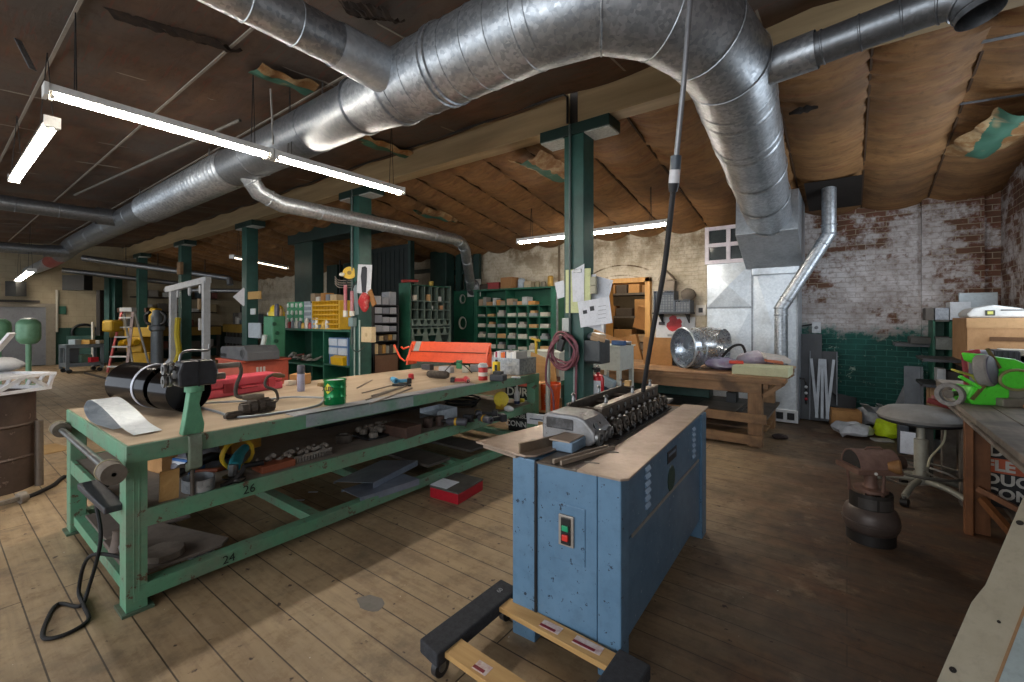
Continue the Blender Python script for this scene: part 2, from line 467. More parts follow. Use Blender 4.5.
def kraft_mat(name, a, b, grime, gm, dist=1.4, bmp=0.5):
    k = NT(name)
    w = k.noise(1, 6, 0.6, k.stretch((2.2, 9, 4)), dist)
    big = k.noise(0.8, 5, 0.6); fin = k.noise(12, 5, 0.7)
    col = k.mix(k.ramp(w, 0.35, 0.7), a, b)
    col = k.mix(k.math('MULTIPLY', k.ramp(big, 0.45, 0.65), gm), col, grime)
    col = k.mix(k.math('MULTIPLY', k.ramp(fin, 0.52, 0.72), 0.45), col, '#3a2414')
    pr = k.noise(1, 2, 0.5, k.stretch((3.0, 26, 1)))
    col = k.mix(k.math('MULTIPLY', k.ramp(pr, 0.60, 0.64), 0.3), col, '#7a3a2a')
    k.set(col, 0.7); k.bump(w, bmp, 0.03); return k.m

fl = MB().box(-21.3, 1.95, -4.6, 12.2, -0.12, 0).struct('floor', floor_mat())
wy, wt = 8.4, 0.35
BEIGE = brick_mat('cream_painted_brick', 0, 'beige'); WHITEWASH = brick_mat('whitewashed_brick', 0, 'white'); WHITEWASH_Y = brick_mat('whitewashed_brick_side', 1, 'white')
SPLIT = -0.62
m = MB().box(-21.3, -4.02, wy, wy+wt, 0, 3.75).box(-2.98, SPLIT-0.5, wy, wy+wt, 0, 3.75).box(-4.02, -2.98, wy, wy+wt, 2.33, 3.75)
m.struct('wall_back', BEIGE)
m = MB().box(SPLIT-0.5, 1.95, wy, wy+wt, 0, 3.75)
a, b_ = yp(921, 300, wy).x, yp(983, 300, wy).x
m.box(a, b_, wy-0.09, wy, 0, 3.4)
m.struct('wall_back_bare', WHITEWASH)
m = MB().box(1.591, 1.95, -4.6, 5.2, 0, 4.2).box(1.591, 1.95, 6.8, 8.4, 0, 4.2).box(1.591, 1.95, 5.2, 6.8, 0, 1.2).box(1.591, 1.95, 5.2, 6.8, 3.0, 4.2)
m.struct('wall_right', WHITEWASH_Y)
m = MB().box(1.70, 1.76, 5.2, 5.27, 1.2, 3.0).box(1.70, 1.76, 6.73, 6.8, 1.2, 3.0).box(1.70, 1.76, 5.2, 6.8, 1.2, 1.28).box(1.70, 1.76, 5.2, 6.8, 2.92, 3.0).box(1.70, 1.76, 5.98, 6.02, 1.2, 3.0).box(1.70, 1.76, 5.2, 6.8, 2.08, 2.12)
m.struct('window_1', WHITE)
# far end wall: cream blockwork over a green dado
k = NT('far_wall_paint'); o = k.sep(); nz = k.noise(2, 5)
b = k.n('TexBrick'); b.inputs['Scale'].default_value = 1; b.inputs['Brick Width'].default_value = 0.4; b.inputs['Row Height'].default_value = 0.2; b.inputs['Mortar Size'].default_value = 0.008
k.l(k.comb(o[1], o[2], 0), b.inputs['Vector'])
c = k.mix(k.ramp(nz, 0.35, 0.7), '#a79a80', '#8f836b'); c = k.mix(k.math('MULTIPLY', b.outputs['Fac'], 0.3), c, '#6f654f')
c = k.mix(k.math('LESS_THAN', o[2], 1.22), c, '#153f35'); k.set(c, 0.75); FARWALL = k.m
MB().box(-21.3, -21.0, -4.6, 8.4, 0, 4.2).struct('wall_far', FARWALL)

# --- ceilings: front slope rises to the beam, back slope falls to the brick wall
def zf(y): return 4.12-0.068*(4.45-y)
def zb(y): return 3.86-0.176*(y-4.67)
KRAFT = kraft_mat('kraft_faced_insulation', '#9d7448', '#7f5a35', '#543f2c', 0.6)
KRAFT_DARK = kraft_mat('smoke_darkened_insulation', '#664e3d', '#4d3a2e', '#56504b', 0.9, 0.3, 0.15)
def fceil(u, v):
    x = -21.2+22.9*u; y = -4.6+9.05*v
    s = 0.05*abs(math.sin(PI*(x+0.2)/1.22))+0.02*noise.noise(Vector((x*1.5, y*2.5, 3)))
    return (x, y, zf(y)-s)
MB().grid(fceil, 190, 60).struct('ceiling', KRAFT_DARK, smooth=True)
BAY = 0.72
def bceil(u, v):
    x = -21.2+22.95*u; y = 4.66+3.76*v
    t = ((x-0.17)/BAY) % 1.0; e = abs(t-0.5)*2
    sag = 0.10*(1-e**2.2)
    k1 = noise.noise(Vector((x*0.9, y*5.5, 1.7))); k2 = noise.noise(Vector((x*2.5+9, y*13, 5)))
    nb = max(0.0, 1-(y-4.66)/1.6)
    wr = (0.026+0.03*nb)*k1*(0.4+e)+(0.014+0.02*nb)*k2*(0.3+e)
    return (x, y, zb(y)-sag-wr)
MB().grid(bceil, 32*14, 96).struct('ceiling_back', KRAFT, smooth=True)
# joist edges showing between the back batts, pale battens under the front slope
m = MB()
for i in range(-29, 3):
    x = 0.17+BAY*i; m.bar((x, 4.66, zb(4.66)-0.005), (x, 8.4, zb(8.4)-0.005), 0.018, 0.03)
m.struct('trim_joists', P('#4d351f', 0.8))
m = MB()
for y in (-0.24, 0.68, 1.59, 2.5, 3.41): m.bar((-20.9, y, zf(y)-0.065), (1.5, y, zf(y)-0.065), 0.022, 0.012)
for i in range(-13, 1):
    x = 0.63-1.22*abs(i) if False else -0.59+1.22*i
    m.bar((x, -4.0, zf(-4.0)-0.03), (x, 4.4, zf(4.4)-0.03), 0.02, 0.02)
m.struct('trim_battens', P('#8d857a', 0.7))
k = NT('painted_beam'); f = k.noise(1, 6, 0.6, k.stretch((0.8, 12, 12)))
k.set(k.mix(k.ramp(f, 0.3, 0.7), '#b09a76', '#93805f'), 0.6); k.bump(f, 0.15, 0.005)
m = MB().box(-21.0, -2.55, 4.45, 4.67, 3.74, 4.2).box(-2.42, 1.59, 4.44, 4.67, 3.75, 4.22)
m.struct('trim_beam', k.m, bev=0.006)
MB().box(-2.56, -2.41, 4.50, 4.66, 3.745, 4.2).struct('trim_beam_joint', P('#2a221b', 0.8))
# dark pipe run along the beam
MB().tube([(-20.9, 4.36, 4.07), (-2.55, 4.36, 4.07), (-2.51, 4.37, 4.03), (-2.51, 4.37, 3.74)], 0.014, 8).struct('trim_conduit', BLACK, smooth=True)

# storage room seen through the doorway
MB().box(-6.2, -1.2, 11.9, 12.2, 0, 3.2).box(-6.4, -6.2, 8.75, 12.2, 0, 3.2).box(-1.2, -1.0, 8.75, 12.2, 0, 3.2).box(-6.4, -1.0, 8.75, 12.2, 3.2, 3.3).struct('wall_store', P('#8d7d66', 0.8))
area_light('store_room_lamp', (-4.0, 9.6, 3.1), (0, 0, 0), 1.2, 0.3, 26, (1.0, 0.88, 0.7))
d = MB().box(-4.02, -3.92, 8.3, 8.75, 0, 2.33).box(-3.08, -2.98, 8.3, 8.75, 0, 2.33).box(-4.02, -2.98, 8.3, 8.75, 2.24, 2.33)
d.struct('door_1', wood('door_frame_pine', '#d3a057', '#b98340', 2, 1, 0.5), bev=0.004)
# grey steel door in the far wall
y0, y1 = xp(-30, 340, -20.9).y, xp(46, 340, -20.9).y
MB().box(-21.0, -20.93, y0, y1, 0.02, 1.9).struct('door_2', P('#6d7076', 0.5, 0.1), bev=0.004)
m = MB().box(-21.0, -20.88, y1, y1+0.22, 0, 2.02).box(-21.0, -20.88, y0, y1, 1.9, 2.02); m.struct('trim_door', P('#7a7264', 0.7))

# ================================================================== timber columns
def column(x, label, conduit=False, low=3.62):
    t = thing('timber_column', label, 'column', (x, 4.56, 0), 0, 'green columns under the beam')
    MB().box(-0.125, 0.125, -0.125, 0.125, 0, low).build('post', GREEN_COL, t, bev=0.008, local=True)
    MB().box(-0.44, 0.44, -0.15, 0.15, low, 3.74).build('cap_block', GREEN_DARK, t, bev=0.004, local=True)
    for s in (-1, 1):
        MB().box(s*0.285-0.15, s*0.285+0.15, -0.13, 0.13, low-0.016, low).rough(0.004, 30).build('rough_pad', P('#b9bcb8', 0.9, 0, '#8a8d8a', 30), t, local=True)
    if conduit:
        MB().tube([(-0.035, -0.15, 3.74), (-0.035, -0.15, 1.1)], 0.014, 8).build('conduit', P('#5f6b68', 0.5, 0.2), t, smooth=True, local=True)
    return t
column(-2.466, 'green timber column with clipboard, papers and red hose hung on it', True)
column(-6.688, 'green timber column carrying the glove poster and yellow tape reel', True)
column(-10.986, 'green timber column with a red diamond sign, beside the green gas cabinet')
column(-15.18, 'green timber column with a brown board nailed high, behind the white hoist frame')
column(-19.31, 'green timber column beside the yellow machinery at the far end')
o = MB().box(-15.18+0.02, -15.18+0.30, 4.36, 4.43, 2.78, 3.12).build('brown_board', P('#8a6c4c', 0.7, 0, '#6f5238'), None)
tag(o, 'brown square board fixed high on the column behind the white hoist frame', 'board')

# torn insulation facings with printed stripes, hanging from the ceilings
def printed(name, a, bcol):
    k = NT(name); f = k.noise(5, 5, 0.7); o = k.sep()
    st = k.math('LESS_THAN', k.math('ABSOLUTE', k.math('ADD', o[0], k.math('MULTIPLY', f, 0.12))), 0.11)
    k.set(k.mix(k.math('MULTIPLY', st, k.ramp(k.noise(3, 2), 0.3, 0.4)), k.mix(k.ramp(f, 0.38, 0.58), a, '#8a6238'), bcol), 0.75); return k.m
PRINT = printed('printed_batt_facing', '#b59c74', '#3a6653')
def batt(c, L, w, label, rz=0.0, droop=0.1):
    c = Vector(c); cr, sr = math.cos(rz), math.sin(rz); sd = R.random()*50
    def f(u, v):
        x = (u-0.5)*w; y = (v-0.5)*L
        q = noise.noise(Vector((x*4+sd, y*4, 0)))
        ex = x*(1+0.25*q)
        return Vector((c.x+ex*cr-y*sr, c.y+ex*sr+y*cr, c.z-droop*(1-(2*u-1)**2)-0.05*noise.noise(Vector((x*7, y*6, sd)))-0.176*0.0*y))
    o = MB().sheet(f, 14, 24, 0.004).build('torn_insulation', PRINT, None, smooth=True)
    return tag(o, label, 'insulation', 'torn insulation facings')
def back(px, py, drop=0.12):
    # a point on the back slope seen at a pixel
    d = ray(px, py); t = (3.86+0.176*4.67-EYE-drop)/(d.z+0.176*d.y); return EYEV+d*t
def front(px, py, drop=0.1):
    d = ray(px, py); t = (4.12-0.068*4.45-EYE-drop)/(d.z-0.068*d.y); return EYEV+d*t
batt(back(545, 165), 1.0, 0.5, 'torn insulation with green print, beside the head of the clipboard column')
batt(back(1003, 128), 1.3, 0.55, 'torn insulation with bold green print, held by straps near the side wall', 0.15)
batt(front(285, 80), 0.55, 0.28, 'torn insulation with green print between the branch duct and the hanging wire', 0.0, 0.03)
batt(front(385, 147, 0.06), 0.8, 0.3, 'torn insulation with green print under the round main duct', 0.0, 0.03)
batt(back(437, 213), 0.9, 0.3, 'torn insulation with green print beyond the end of the long ceiling lamp')
for i, (p, q, lab) in enumerate((((982, 42), (1040, 30), 'grey metal strap under the ceiling nearest the duct outlet'), ((960, 104), (1040, 92), 'grey metal strap across the printed insulation by the side wall'))):
    a, b2 = back(*p, 0.16), back(*q, 0.16)
    tag(MB().bar(a, b2, 0.05, 0.004).build('metal_strap', GALV_DARK), lab, 'strap')
# split batt hanging open at the front slope
for (p, q, lab) in (((350, 8), (395, 14), 'dark torn flap of insulation above the branch duct junction'), ((120, 14), (230, 45), 'long ragged tear in the insulation above the ceiling lamp')):
    a, b2 = front(*p, 0.06), front(*q, 0.06); n_ = 16
    def f(u, v, a=a, b2=b2):
        c = a.lerp(b2, u); w = 0.10+0.05*noise.noise(Vector((u*9, 3, 1)))
        return c+Vector((0, (v-0.5)*w*2, -0.05*math.sin(PI*v)-0.03*noise.noise(Vector((u*14, v*4, 2)))))
    tag(MB().sheet(f, 24, 6, 0.004).build('torn_flap', P('#2b2119', 0.9, 0, '#4c3a2b', 12), None, smooth=True), lab, 'insulation')
o_ = front(18, 50, 0.02)
tag(MB().bar(front(17, 38, 0.02), front(33, 70, 0.3), 0.05, 0.006).build('hanging_strap', GALV_DARK), 'pale metal strap hanging at the end of the long ceiling lamp', 'strap')
p = zp(371, 603, 0.0)
tag(MB().prism([(p.x+0.085*(1+0.45*noise.noise(Vector((a_*1.3, 2, 0))))*math.cos(a_), p.y+0.06*(1+0.45*noise.noise(Vector((a_*1.3, 5, 0))))*math.sin(a_)) for a_ in [i*2*PI/18 for i in range(18)]], 0.0, 0.0015, 'xy').build('grey_spill', P('#6f6a64', 0.6)), 'dried grey spill on the boards between the bench and the dolly', 'spill')
a, b2 = back(789, 113, 0.135), back(818, 106, 0.135)
def slit(u, v):
    c = a.lerp(b2, u); w = 0.06*math.sin(PI*min(max(u, 0.02), 0.98))*(1+0.5*noise.noise(Vector((u*7, 1, 2))))
    return c+V(0, (v-0.5)*w*2, -0.02*math.sin(PI*v)-0.176*(v-0.5)*w*2)
tag(MB().sheet(slit, 18, 4, 0.004).build('insulation_tear', P('#1d130b', 0.9), None, smooth=True), 'dark open tear in the kraft insulation between the big elbow and the outlet duct', 'tear')
# ================================================================== ducts
def ring(mb, c, d, r, w=0.02, h=0.008, n=32):
    c = Vector(c); d = Vector(d).normalized()
    mb.lathe([(r, -w/2), (r+h, -w/4), (r+h, w/4), (r, w/2)], c, n, d)
DUCT_Y, DUCT_Z = 2.43, 3.49
t = thing('main_duct', 'big round galvanised duct running the length of the shop and bending down to the furnace', 'duct', (-8, DUCT_Y, DUCT_Z))
def run(x0, x1, r, name, mat=GALV, y=DUCT_Y, z=DUCT_Z, step=None, corr=False, r1=None):
    r1 = r if r1 is None else r1
    prof = []
    if corr:
        n = int(abs(x1-x0)/0.02)
        for i in range(n+1): prof.append((r+0.013*math.sin(i*2*PI/6), (x1-x0)*i/n))
    else: prof = [(r, 0), (r1, x1-x0)]
    m = MB().lathe(prof, (x0, y, z), 40, (1, 0, 0))
    if step:
        x = x0+step*0.5
        while x < x1-0.02:
            ring(m, (x, y, z), (1, 0, 0), r+(r1-r)*(x-x0)/(x1-x0), 0.014, 0.005); x += step
    return m.build(name, mat, t, smooth=True)
run(-3.02, -1.55, 0.285, 'straight_section', step=0.21)
for x_, w_ in ((-2.42, 0.03), (-2.48, 0.03), (-3.02, 0.05)):
    m = MB(); ring(m, (x_, DUCT_Y, DUCT_Z), (1, 0, 0), 0.288, w_, 0.013); m.build('collar', GALV, t, smooth=True)
run(-3.55, -3.02, 0.235, 'reducer', GALV, r1=0.285)
m = MB(); ring(m, (-3.55, DUCT_Y, DUCT_Z), (1, 0, 0), 0.238, 0.06, 0.016); m.build('collar', GALV_DARK, t, smooth=True)
run(-6.3, -3.55, 0.232, 'straight_section', GALV_DARK, step=1.3)
run(-9.9, -6.3, 0.235, 'corrugated_section', GALV, corr=True)
run(-16.3, -9.9, 0.215, 'straight_section', GALV_DARK, step=1.6)
tl = spline([(-16.3, DUCT_Y, DUCT_Z), (-17.5, 2.40, 3.36), (-18.4, 2.34, 3.25), (-19.6, 2.2, 3.12), (-20.9, 2.06, 3.04)], 6)
for nm_, i0, i1, r0_, r1_, m_ in (('end_section', 0, 8, 0.215, 0.195, GALV_DARK), ('red_sleeve', 8, 14, 0.19, 0.175, P('#8a3a36', 0.4, 0.2)), ('end_section', 14, 24, 0.17, 0.13, GALV)):
    MB().tube(tl[i0:i1+1], r0_, 28, radii=[r0_+(r1_-r0_)*j/(i1-i0) for j in range(i1-i0+1)]).build(nm_, m_, t, smooth=True)
# gored elbow and the fall to the plenum
el = spline([(-1.62, DUCT_Y, DUCT_Z), (-1.2, 2.52, 3.49), (-0.86, 2.86, 3.45), (-0.70, 3.35, 3.38), (-0.70, 3.8, 3.325)], 4)
# flatten the curve into gores
g = [el[i] for i in (0, 4, 7, 10, 13, 16)]
m = MB().tube(g, 0.285, 40, caps=False)
for i in range(1, 5): ring(m, g[i], (g[i+1]-g[i-1]), 0.288, 0.014, 0.005)
m.build('gored_elbow', GALV, t, smooth=True)
A_, B_ = Vector((-0.70, 3.8, 3.325)), Vector((-0.86, 7.10, 2.90))
m = MB().cyl(A_, B_, 0.285, 0.27, 40, caps=False)
for f in (0.0, 0.05, 0.20, 0.24, 0.46, 0.70, 0.93): ring(m, A_.lerp(B_, f), B_-A_, 0.283, 0.07 if f in (0.05, 0.24, 0.46) else 0.05, 0.007)
m.build('falling_section', GALV, t, smooth=True)
# hanger rods of the main duct
for x, px in ((-10.5, 0), (-7.2, 0), (-14.3, 0), (-4.25, 0)):
    tag(MB().cyl((x, DUCT_Y+0.02, DUCT_Z+0.22), (x, DUCT_Y+0.02, zf(DUCT_Y)), 0.008, n=6).build('hanger_rod', STEEL), 'thin steel rod hanging the main duct from the ceiling', 'rod', 'duct hanger rods')

def pipe(name, label, pts, r, mat=GALV, seams=None, extra=None, cat='duct', n=28):
    t = thing(name, label, cat, pts[0])
    m = MB().tube(pts, r, n, caps=False)
    if seams:
        P_ = [Vector(p) for p in pts]
        for i in range(len(P_)-1):
            L = (P_[i+1]-P_[i]).length; k_ = max(1, int(L/seams))
            for j in range(k_): ring(m, P_[i].lerp(P_[i+1], (j+0.5)/k_), P_[i+1]-P_[i], r, 0.014, 0.006, n)
    m.build('pipe', mat, t, smooth=True)
    return t
# branch coming over the camera's left shoulder
t = pipe('branch_duct', 'spiral galvanised branch duct entering the main duct above the workbench', [(-2.93, -2.6, DUCT_Z+0.02), (-2.93, 1.95, DUCT_Z+0.02)], 0.145, GALV, 0.30)
MB().cyl((-2.93, 1.78, DUCT_Z+0.02), (-2.93, 2.2, DUCT_Z+0.02), 0.155, 0.175, 28, False).build('saddle', GALV_BRIGHT, t, smooth=True)
# branch to the open outlet at the window side
t = pipe('outlet_duct', 'galvanised branch duct from the elbow ending in a round open outlet', [(-0.42, 3.62, 3.33), (0.36, 3.53, 3.36), (0.49, 3.50, 3.345), (0.56, 3.48, 3.28), (0.58, 3.47, 3.20)], 0.105, GALV_DARK, 0.16)
MB().cyl((-0.50, 3.63, 3.33), (-0.16, 3.59, 3.34), 0.122, n=28, caps=False).build('collar', GALV, t, smooth=True)
# two far branches towards the camera's side
t = pipe('branch_duct', 'narrow spiral branch duct joining the corrugated part of the main duct', [(-11.4, -2.5, 3.5), (-11.4, 2.3, 3.5)], 0.13, GALV_DARK, 0.5)
MB().cyl((-11.4, 2.0, 3.5), (-11.4, 2.35, 3.5), 0.16, n=24, caps=False).build('saddle', GALV_DARK, t, smooth=True)
t = pipe('branch_duct', 'farthest spiral branch duct, joining by the red sleeve', [(-16.5, -2.5, 3.22), (-16.5, 2.3, 3.30)], 0.13, GALV_DARK, 0.5)
MB().cyl((-16.5, 1.9, 3.29), (-16.5, 2.35, 3.3), 0.16, n=24, caps=False).build('saddle', GALV_DARK, t, smooth=True)
# exhaust duct along the lift shaft to the wall plate
e = yp(471, 287, 8.02)
t = pipe('exhaust_duct', 'long spiral exhaust duct passing behind the columns down to a square wall plate', [(-5.96, 2.43, 3.36), (-5.96, 2.58, 3.14), (-5.96, 2.85, 3.05), (-5.96, 6.1, 3.05), (-6.02, 6.35, 3.02), (-6.15, 6.6, 2.93), e], 0.105, GALV, 0.9)
MB().obox(e+V(0.0, 0.11, -0.02), (0.42, 0.02, 0.42)).build('wall_plate', P('#c5c6c2', 0.6), t)
MB().lathe([(0.105, 0), (0.2, 0.1), (0.2, 0.12)], e-V(0, 0.05, 0), 24, (0, 1, 0)).build('flange', GALV_DARK, t, smooth=True)
for a, b2, r_, lab in (((83, 258, 14.6), (228, 278, 15.6), 0.10, 'dull pipe slung under the far ceiling, ending in a bend'), ((62, 270, 14.4), (182, 284, 16.4), 0.08, 'lower dull pipe behind the far columns'), ((165, 290, 15.5), (245, 291, 15.5), 0.07, 'pale pipe behind the white hoist frame')):
    p, q = tp(*a), tp(*b2)
    pts = [p, q] if r_ != 0.10 else [p, q, q+V(0.14, 0, -0.05), q+V(0.18, 0, -0.25)]
    tt = pipe('overhead_pipe', lab, pts, r_, GALV_DARK, None, cat='pipe', n=16)
    h_ = p.lerp(q, 0.5); MB().cyl(h_, V(h_.x, h_.y, (zf(h_.y) if h_.y < 4.4 else zb(h_.y))-0.02), 0.012, n=6).build('hanger', STEEL_DARK, tt)

# ================================================================== furnace with plenum, and its flue
FY = 7.7
t = thing('furnace', 'tall galvanised furnace casing against the brick wall, topped by the duct plenum', 'furnace', (-1.2, 8.0, 0))
MB().box(-1.82, -1.17, FY, 8.38, 0.05, 2.42).build('casing', GALV_BRIGHT, t, bev=0.006)
MB().box(-1.155, -0.57, FY-0.02, 8.38, 0.02, 2.36).build('casing', GALV_BRIGHT, t, bev=0.006)
def xbreak(x0, x1, z0, z1, y):
    cx, cz = (x0+x1)/2, (z0+z1)/2; v = [(x0, y, z0), (x1, y, z0), (x1, y, z1), (x0, y, z1), (cx, y-0.05, cz)]
    return MB()._add(v, [(0,1,4),(1,2,4),(2,3,4),(3,0,4)])
for (x0, x1, z0, z1, y) in ((-1.81, -1.18, 0.3, 1.70, FY-0.002), (-1.81, -1.18, 1.73, 2.40, FY-0.002), (-1.14, -0.585, 0.3, 2.34, FY-0.022)):
    xbreak(x0, x1, z0, z1, y).build('cross_broken_panel', GALV_BRIGHT, t)
for b_ in ((-1.175, -1.15, FY-0.03, FY+0.02, 0.05, 2.36), (-1.82, -1.17, FY-0.012, FY, 1.70, 1.73), (-0.585, -0.565, FY-0.04, FY, 0.02, 2.36)): MB().box(*b_).build('seam_strip', GALV_DARK, t)
MB().box(-1.155, -0.565, FY-0.06, FY, 0.02, 0.20).build('plinth', P('#d5d7d8', 0.5), t)
for i in range(3): MB().box(-0.98+i*0.14, -0.89+i*0.14, FY-0.064, FY-0.055, 0.06+0.0, 0.16).build('vent_slot', BLACK, t)
# plenum box the main duct drops into
px0, px1 = -1.24, -0.50
v = [(px0, 6.88, 2.68), (px1, 6.88, 2.68), (px1, 6.88, 3.18), (px0, 6.88, 3.18)]
m = MB().prism([(6.80, 2.70), (6.86, 3.24), (7.9, 3.24), (7.9, 2.30), (7.62, 2.30)], px0, px1, 'yz'); m.build('plenum', galvanised('plenum_sheet', '#b4bac0', '#a0a6ac', 0.42, 0.6), t, bev=0.008)
MB().box(-1.16, -0.55, FY-0.08, 8.3, 2.2, 2.36).build('collar', GALV_BRIGHT, t, bev=0.01)
# glazed frame over the casing
w = MB()
for x in (-1.82, -1.50, -1.19): w.box(x-0.03, x+0.03, FY-0.02, FY+0.03, 2.42, 3.02)
for z in (2.45, 2.72, 2.99): w.box(-1.85, -1.16, FY-0.021, FY+0.03, z-0.03, z+0.03)
wf = w.struct('window_2', P('#c9c3cc', 0.5))
MB().box(-1.82, -1.19, FY+0.01, FY+0.016, 2.45, 3.0).build('pane', P('#3c4244', 0.12, 0, '#2c3133'), wf)
# flue pipe
tp0, tp1, tp2, tp3 = yp(829, 150, 7.3), yp(829, 234, 7.3), yp(781, 308, 7.3), yp(781, 368, 7.3)
t = pipe('flue_pipe', 'shiny round flue pipe angling from the ceiling down beside the furnace', [tp0, tp1, tp2, tp3], 0.085, GALV, None, cat='pipe')
for p, d in ((tp1, V(0, 0, 1)), (tp1+V(0, 0, 0.12), V(0, 0, 1)), (tp2, V(0, 0, 1)), (tp2-V(0, 0, 0.1), V(0, 0, 1)), (tp1.lerp(tp2, 0.12), tp2-tp1), (tp1.lerp(tp2, 0.88), tp2-tp1)):
    m = MB(); ring(m, p, d, 0.086, 0.02, 0.008); m.build('crimp', GALV, t, smooth=True)
hx0, hx1 = yp(806, 180, 7.4).x, yp(862, 180, 7.4).x
tag(MB().sheet(lambda u, v: (hx0+(hx1-hx0)*u, 7.02+1.0*v, zb(7.02+1.0*v)-0.118), 3, 3, 0.004).build('ceiling_opening', P('#1c130c', 0.9)), 'dark hole framed in the insulation where the flue passes', 'hole')

# ================================================================== fluorescent lamps
def lamp(label, a, b2, tubes=2, width=0.12, lit=TUBE_LIT, housing=WHITE, chains=True, name='fluorescent_lamp'):
    a, b2 = Vector(a), Vector(b2); mid = (a+b2)/2; d = (b2-a); L = d.length; rz = math.atan2(d.y, d.x)
    t = thing(name, label, 'lamp', mid, rz)
    MB().prism([(-width/2, 0.0), (-width/2+0.012, 0.055), (width/2-0.012, 0.055), (width/2, 0.0), (width/2-0.004, 0.0), (width/2-0.03, 0.025), (-width/2+0.03, 0.025), (-width/2+0.004, 0.0)], -L/2, L/2, 'yz').build('housing', housing, t, local=True)
    for s in (-1, 1): MB().box(s*L/2-0.012, s*L/2+0.012, -width/2, width/2, -0.035, 0.055).build('end_plate', WHITE, t, local=True)
    for k_ in range(tubes):
        y = (k_-(tubes-1)/2)*width*0.52
        MB().cyl((-L/2+0.03, y, -0.012), (L/2-0.03, y, -0.012), 0.0146*min(width/0.12, 1.2), n=12).build('tube', lit, t, smooth=True, local=True)
    for s in (-1, 1):
        for k_ in range(tubes):
            y = (k_-(tubes-1)/2)*width*0.52; MB().box(s*(L/2-0.03)-0.01, s*(L/2-0.03)+0.01, y-0.013, y+0.013, -0.04, 0.02).build('lamp_holder', P('#cfcabc', 0.5), t, local=True)
    if chains:
        for s in (-0.8, 0.8):
            m = MB()
            q = WM[t.name] @ Vector((s*L/2, 0, 0.055)); zz = (zf(q.y) if q.y < 4.4 else zb(q.y))
            m.cyl((s*L/2, -0.04, 0.055), (s*L/2, 0, zz-mid.z-0.04), 0.004, n=6); m.cyl((s*L/2, 0.04, 0.055), (s*L/2, 0, zz-mid.z-0.04), 0.004, n=6)
            m.build('hanging_wire', STEEL_DARK, t, local=True)
    return t
LZ = 3.15
lamp('nearer of the two long lit lamps in line over the green workbench', (-4.53, 0.53, LZ), (-4.53, 2.06, LZ))
lamp('farther of the two long lit lamps in line over the green workbench', (-4.53, 2.10, LZ), (-4.53, 3.68, LZ))
lamp('lit double tube lamp hanging crosswise near the far branch duct', (-5.22, 0.65, LZ), (-7.7, 0.65, LZ), 2, 0.10, housing=P('#3d3d3b', 0.6))
lamp('long lit lamp in front of the cream brick wall behind the clipboard column', (-4.66, 6.4, 2.9), (-2.02, 6.4, 2.9), 2, 0.13)
DIM = emit('faint_tube', '#ffe9c8', 6.0)
lamp('dim lamp between the column with the diamond sign and the lift shaft post', tp(232, 257, 10.5), tp(287, 268, 12.8), 1, 0.12, DIM)
lamp('small lit lamp at the far end of the main duct', tp(18, 281, 13.8), tp(32, 270, 10.9), 2, 0.16, emit('far_tube', '#fff3e2', 45))
# wires that dangle from the ceiling
for (px, y0_, y1_, T, lab, r_) in ((271, 38, 144, 4.6, 'pale wire hanging beside the branch duct junction', 0.010), (256, 110, 200, 5.9, 'thin wire hanging behind the long ceiling lamp', 0.006)):
    a, b2 = tp(px, y0_, T), tp(px+2, y1_, T)
    tag(MB().tube(spline([a, a.lerp(b2, 0.4)+V(-0.03, 0, 0), a.lerp(b2, 0.75)+V(-0.05, 0.02, 0), b2], 6), r_, 6).build('hanging_wire', P('#9b968e', 0.5), None, smooth=True), lab, 'wire')
# sprinkler piping under the front slope
t = pipe('sprinkler_pipe', 'thin pipe under the ceiling with a small sprinkler branch, over the far end', [front(75, 195, 0.25), front(240, 120, 0.25)], 0.018, P('#6a665f', 0.5, 0.3), None, cat='pipe', n=10)

# ================================================================== power drop to the blue machine
t = thing('power_drop', 'grey power cord hanging from the ceiling to the blue machine', 'cord', (-1.0, 3.6, 3.6))
top = V(-0.585, 2.08, 3.94); g1 = yp(676, 160, 2.2); g2 = yp(673, 192, 2.23); end = yp(643, 391, 2.74)
MB().tube([top, yp(690, 2, 2.1), yp(684, 80, 2.15), g1], 0.013, 10).build('rigid_conduit', P('#8a8c90', 0.35, 0.5), t, smooth=True)
MB().tube(spline([g2, yp(664, 270, 2.38), yp(653, 330, 2.54), end], 6), 0.014, 10).build('flexible_cord', P('#2c2c2e', 0.6), t, smooth=True)
MB().cyl(g1+V(0,0,.02), g1.lerp(g2, 0.3), 0.025, n=16).build('connector', P('#46505a', 0.4), t, smooth=True)
MB().cyl(g1.lerp(g2, 0.3), g1.lerp(g2, 0.72), 0.025, n=16).build('connector', P('#d7d7da', 0.4), t, smooth=True)
MB().cyl(g1.lerp(g2, 0.72), g2, 0.027, 0.02, n=16).build('connector', P('#26282c', 0.4), t, smooth=True)
# ================================================================== the long green workbench
BX0, BX1, BY0, BY1, BZ = -4.56, -2.985, 0.64, 4.52, 0.884
t = bench = thing('workbench', 'long green steel and timber workbench with a worn plywood top and two lower levels', 'workbench', (-3.77, 2.58, 0))
MB().box(BX0+0.012, BX1-0.012, BY0+0.012, BY1-0.012, BZ-0.02, BZ).build('top_sheet', PLY, t)
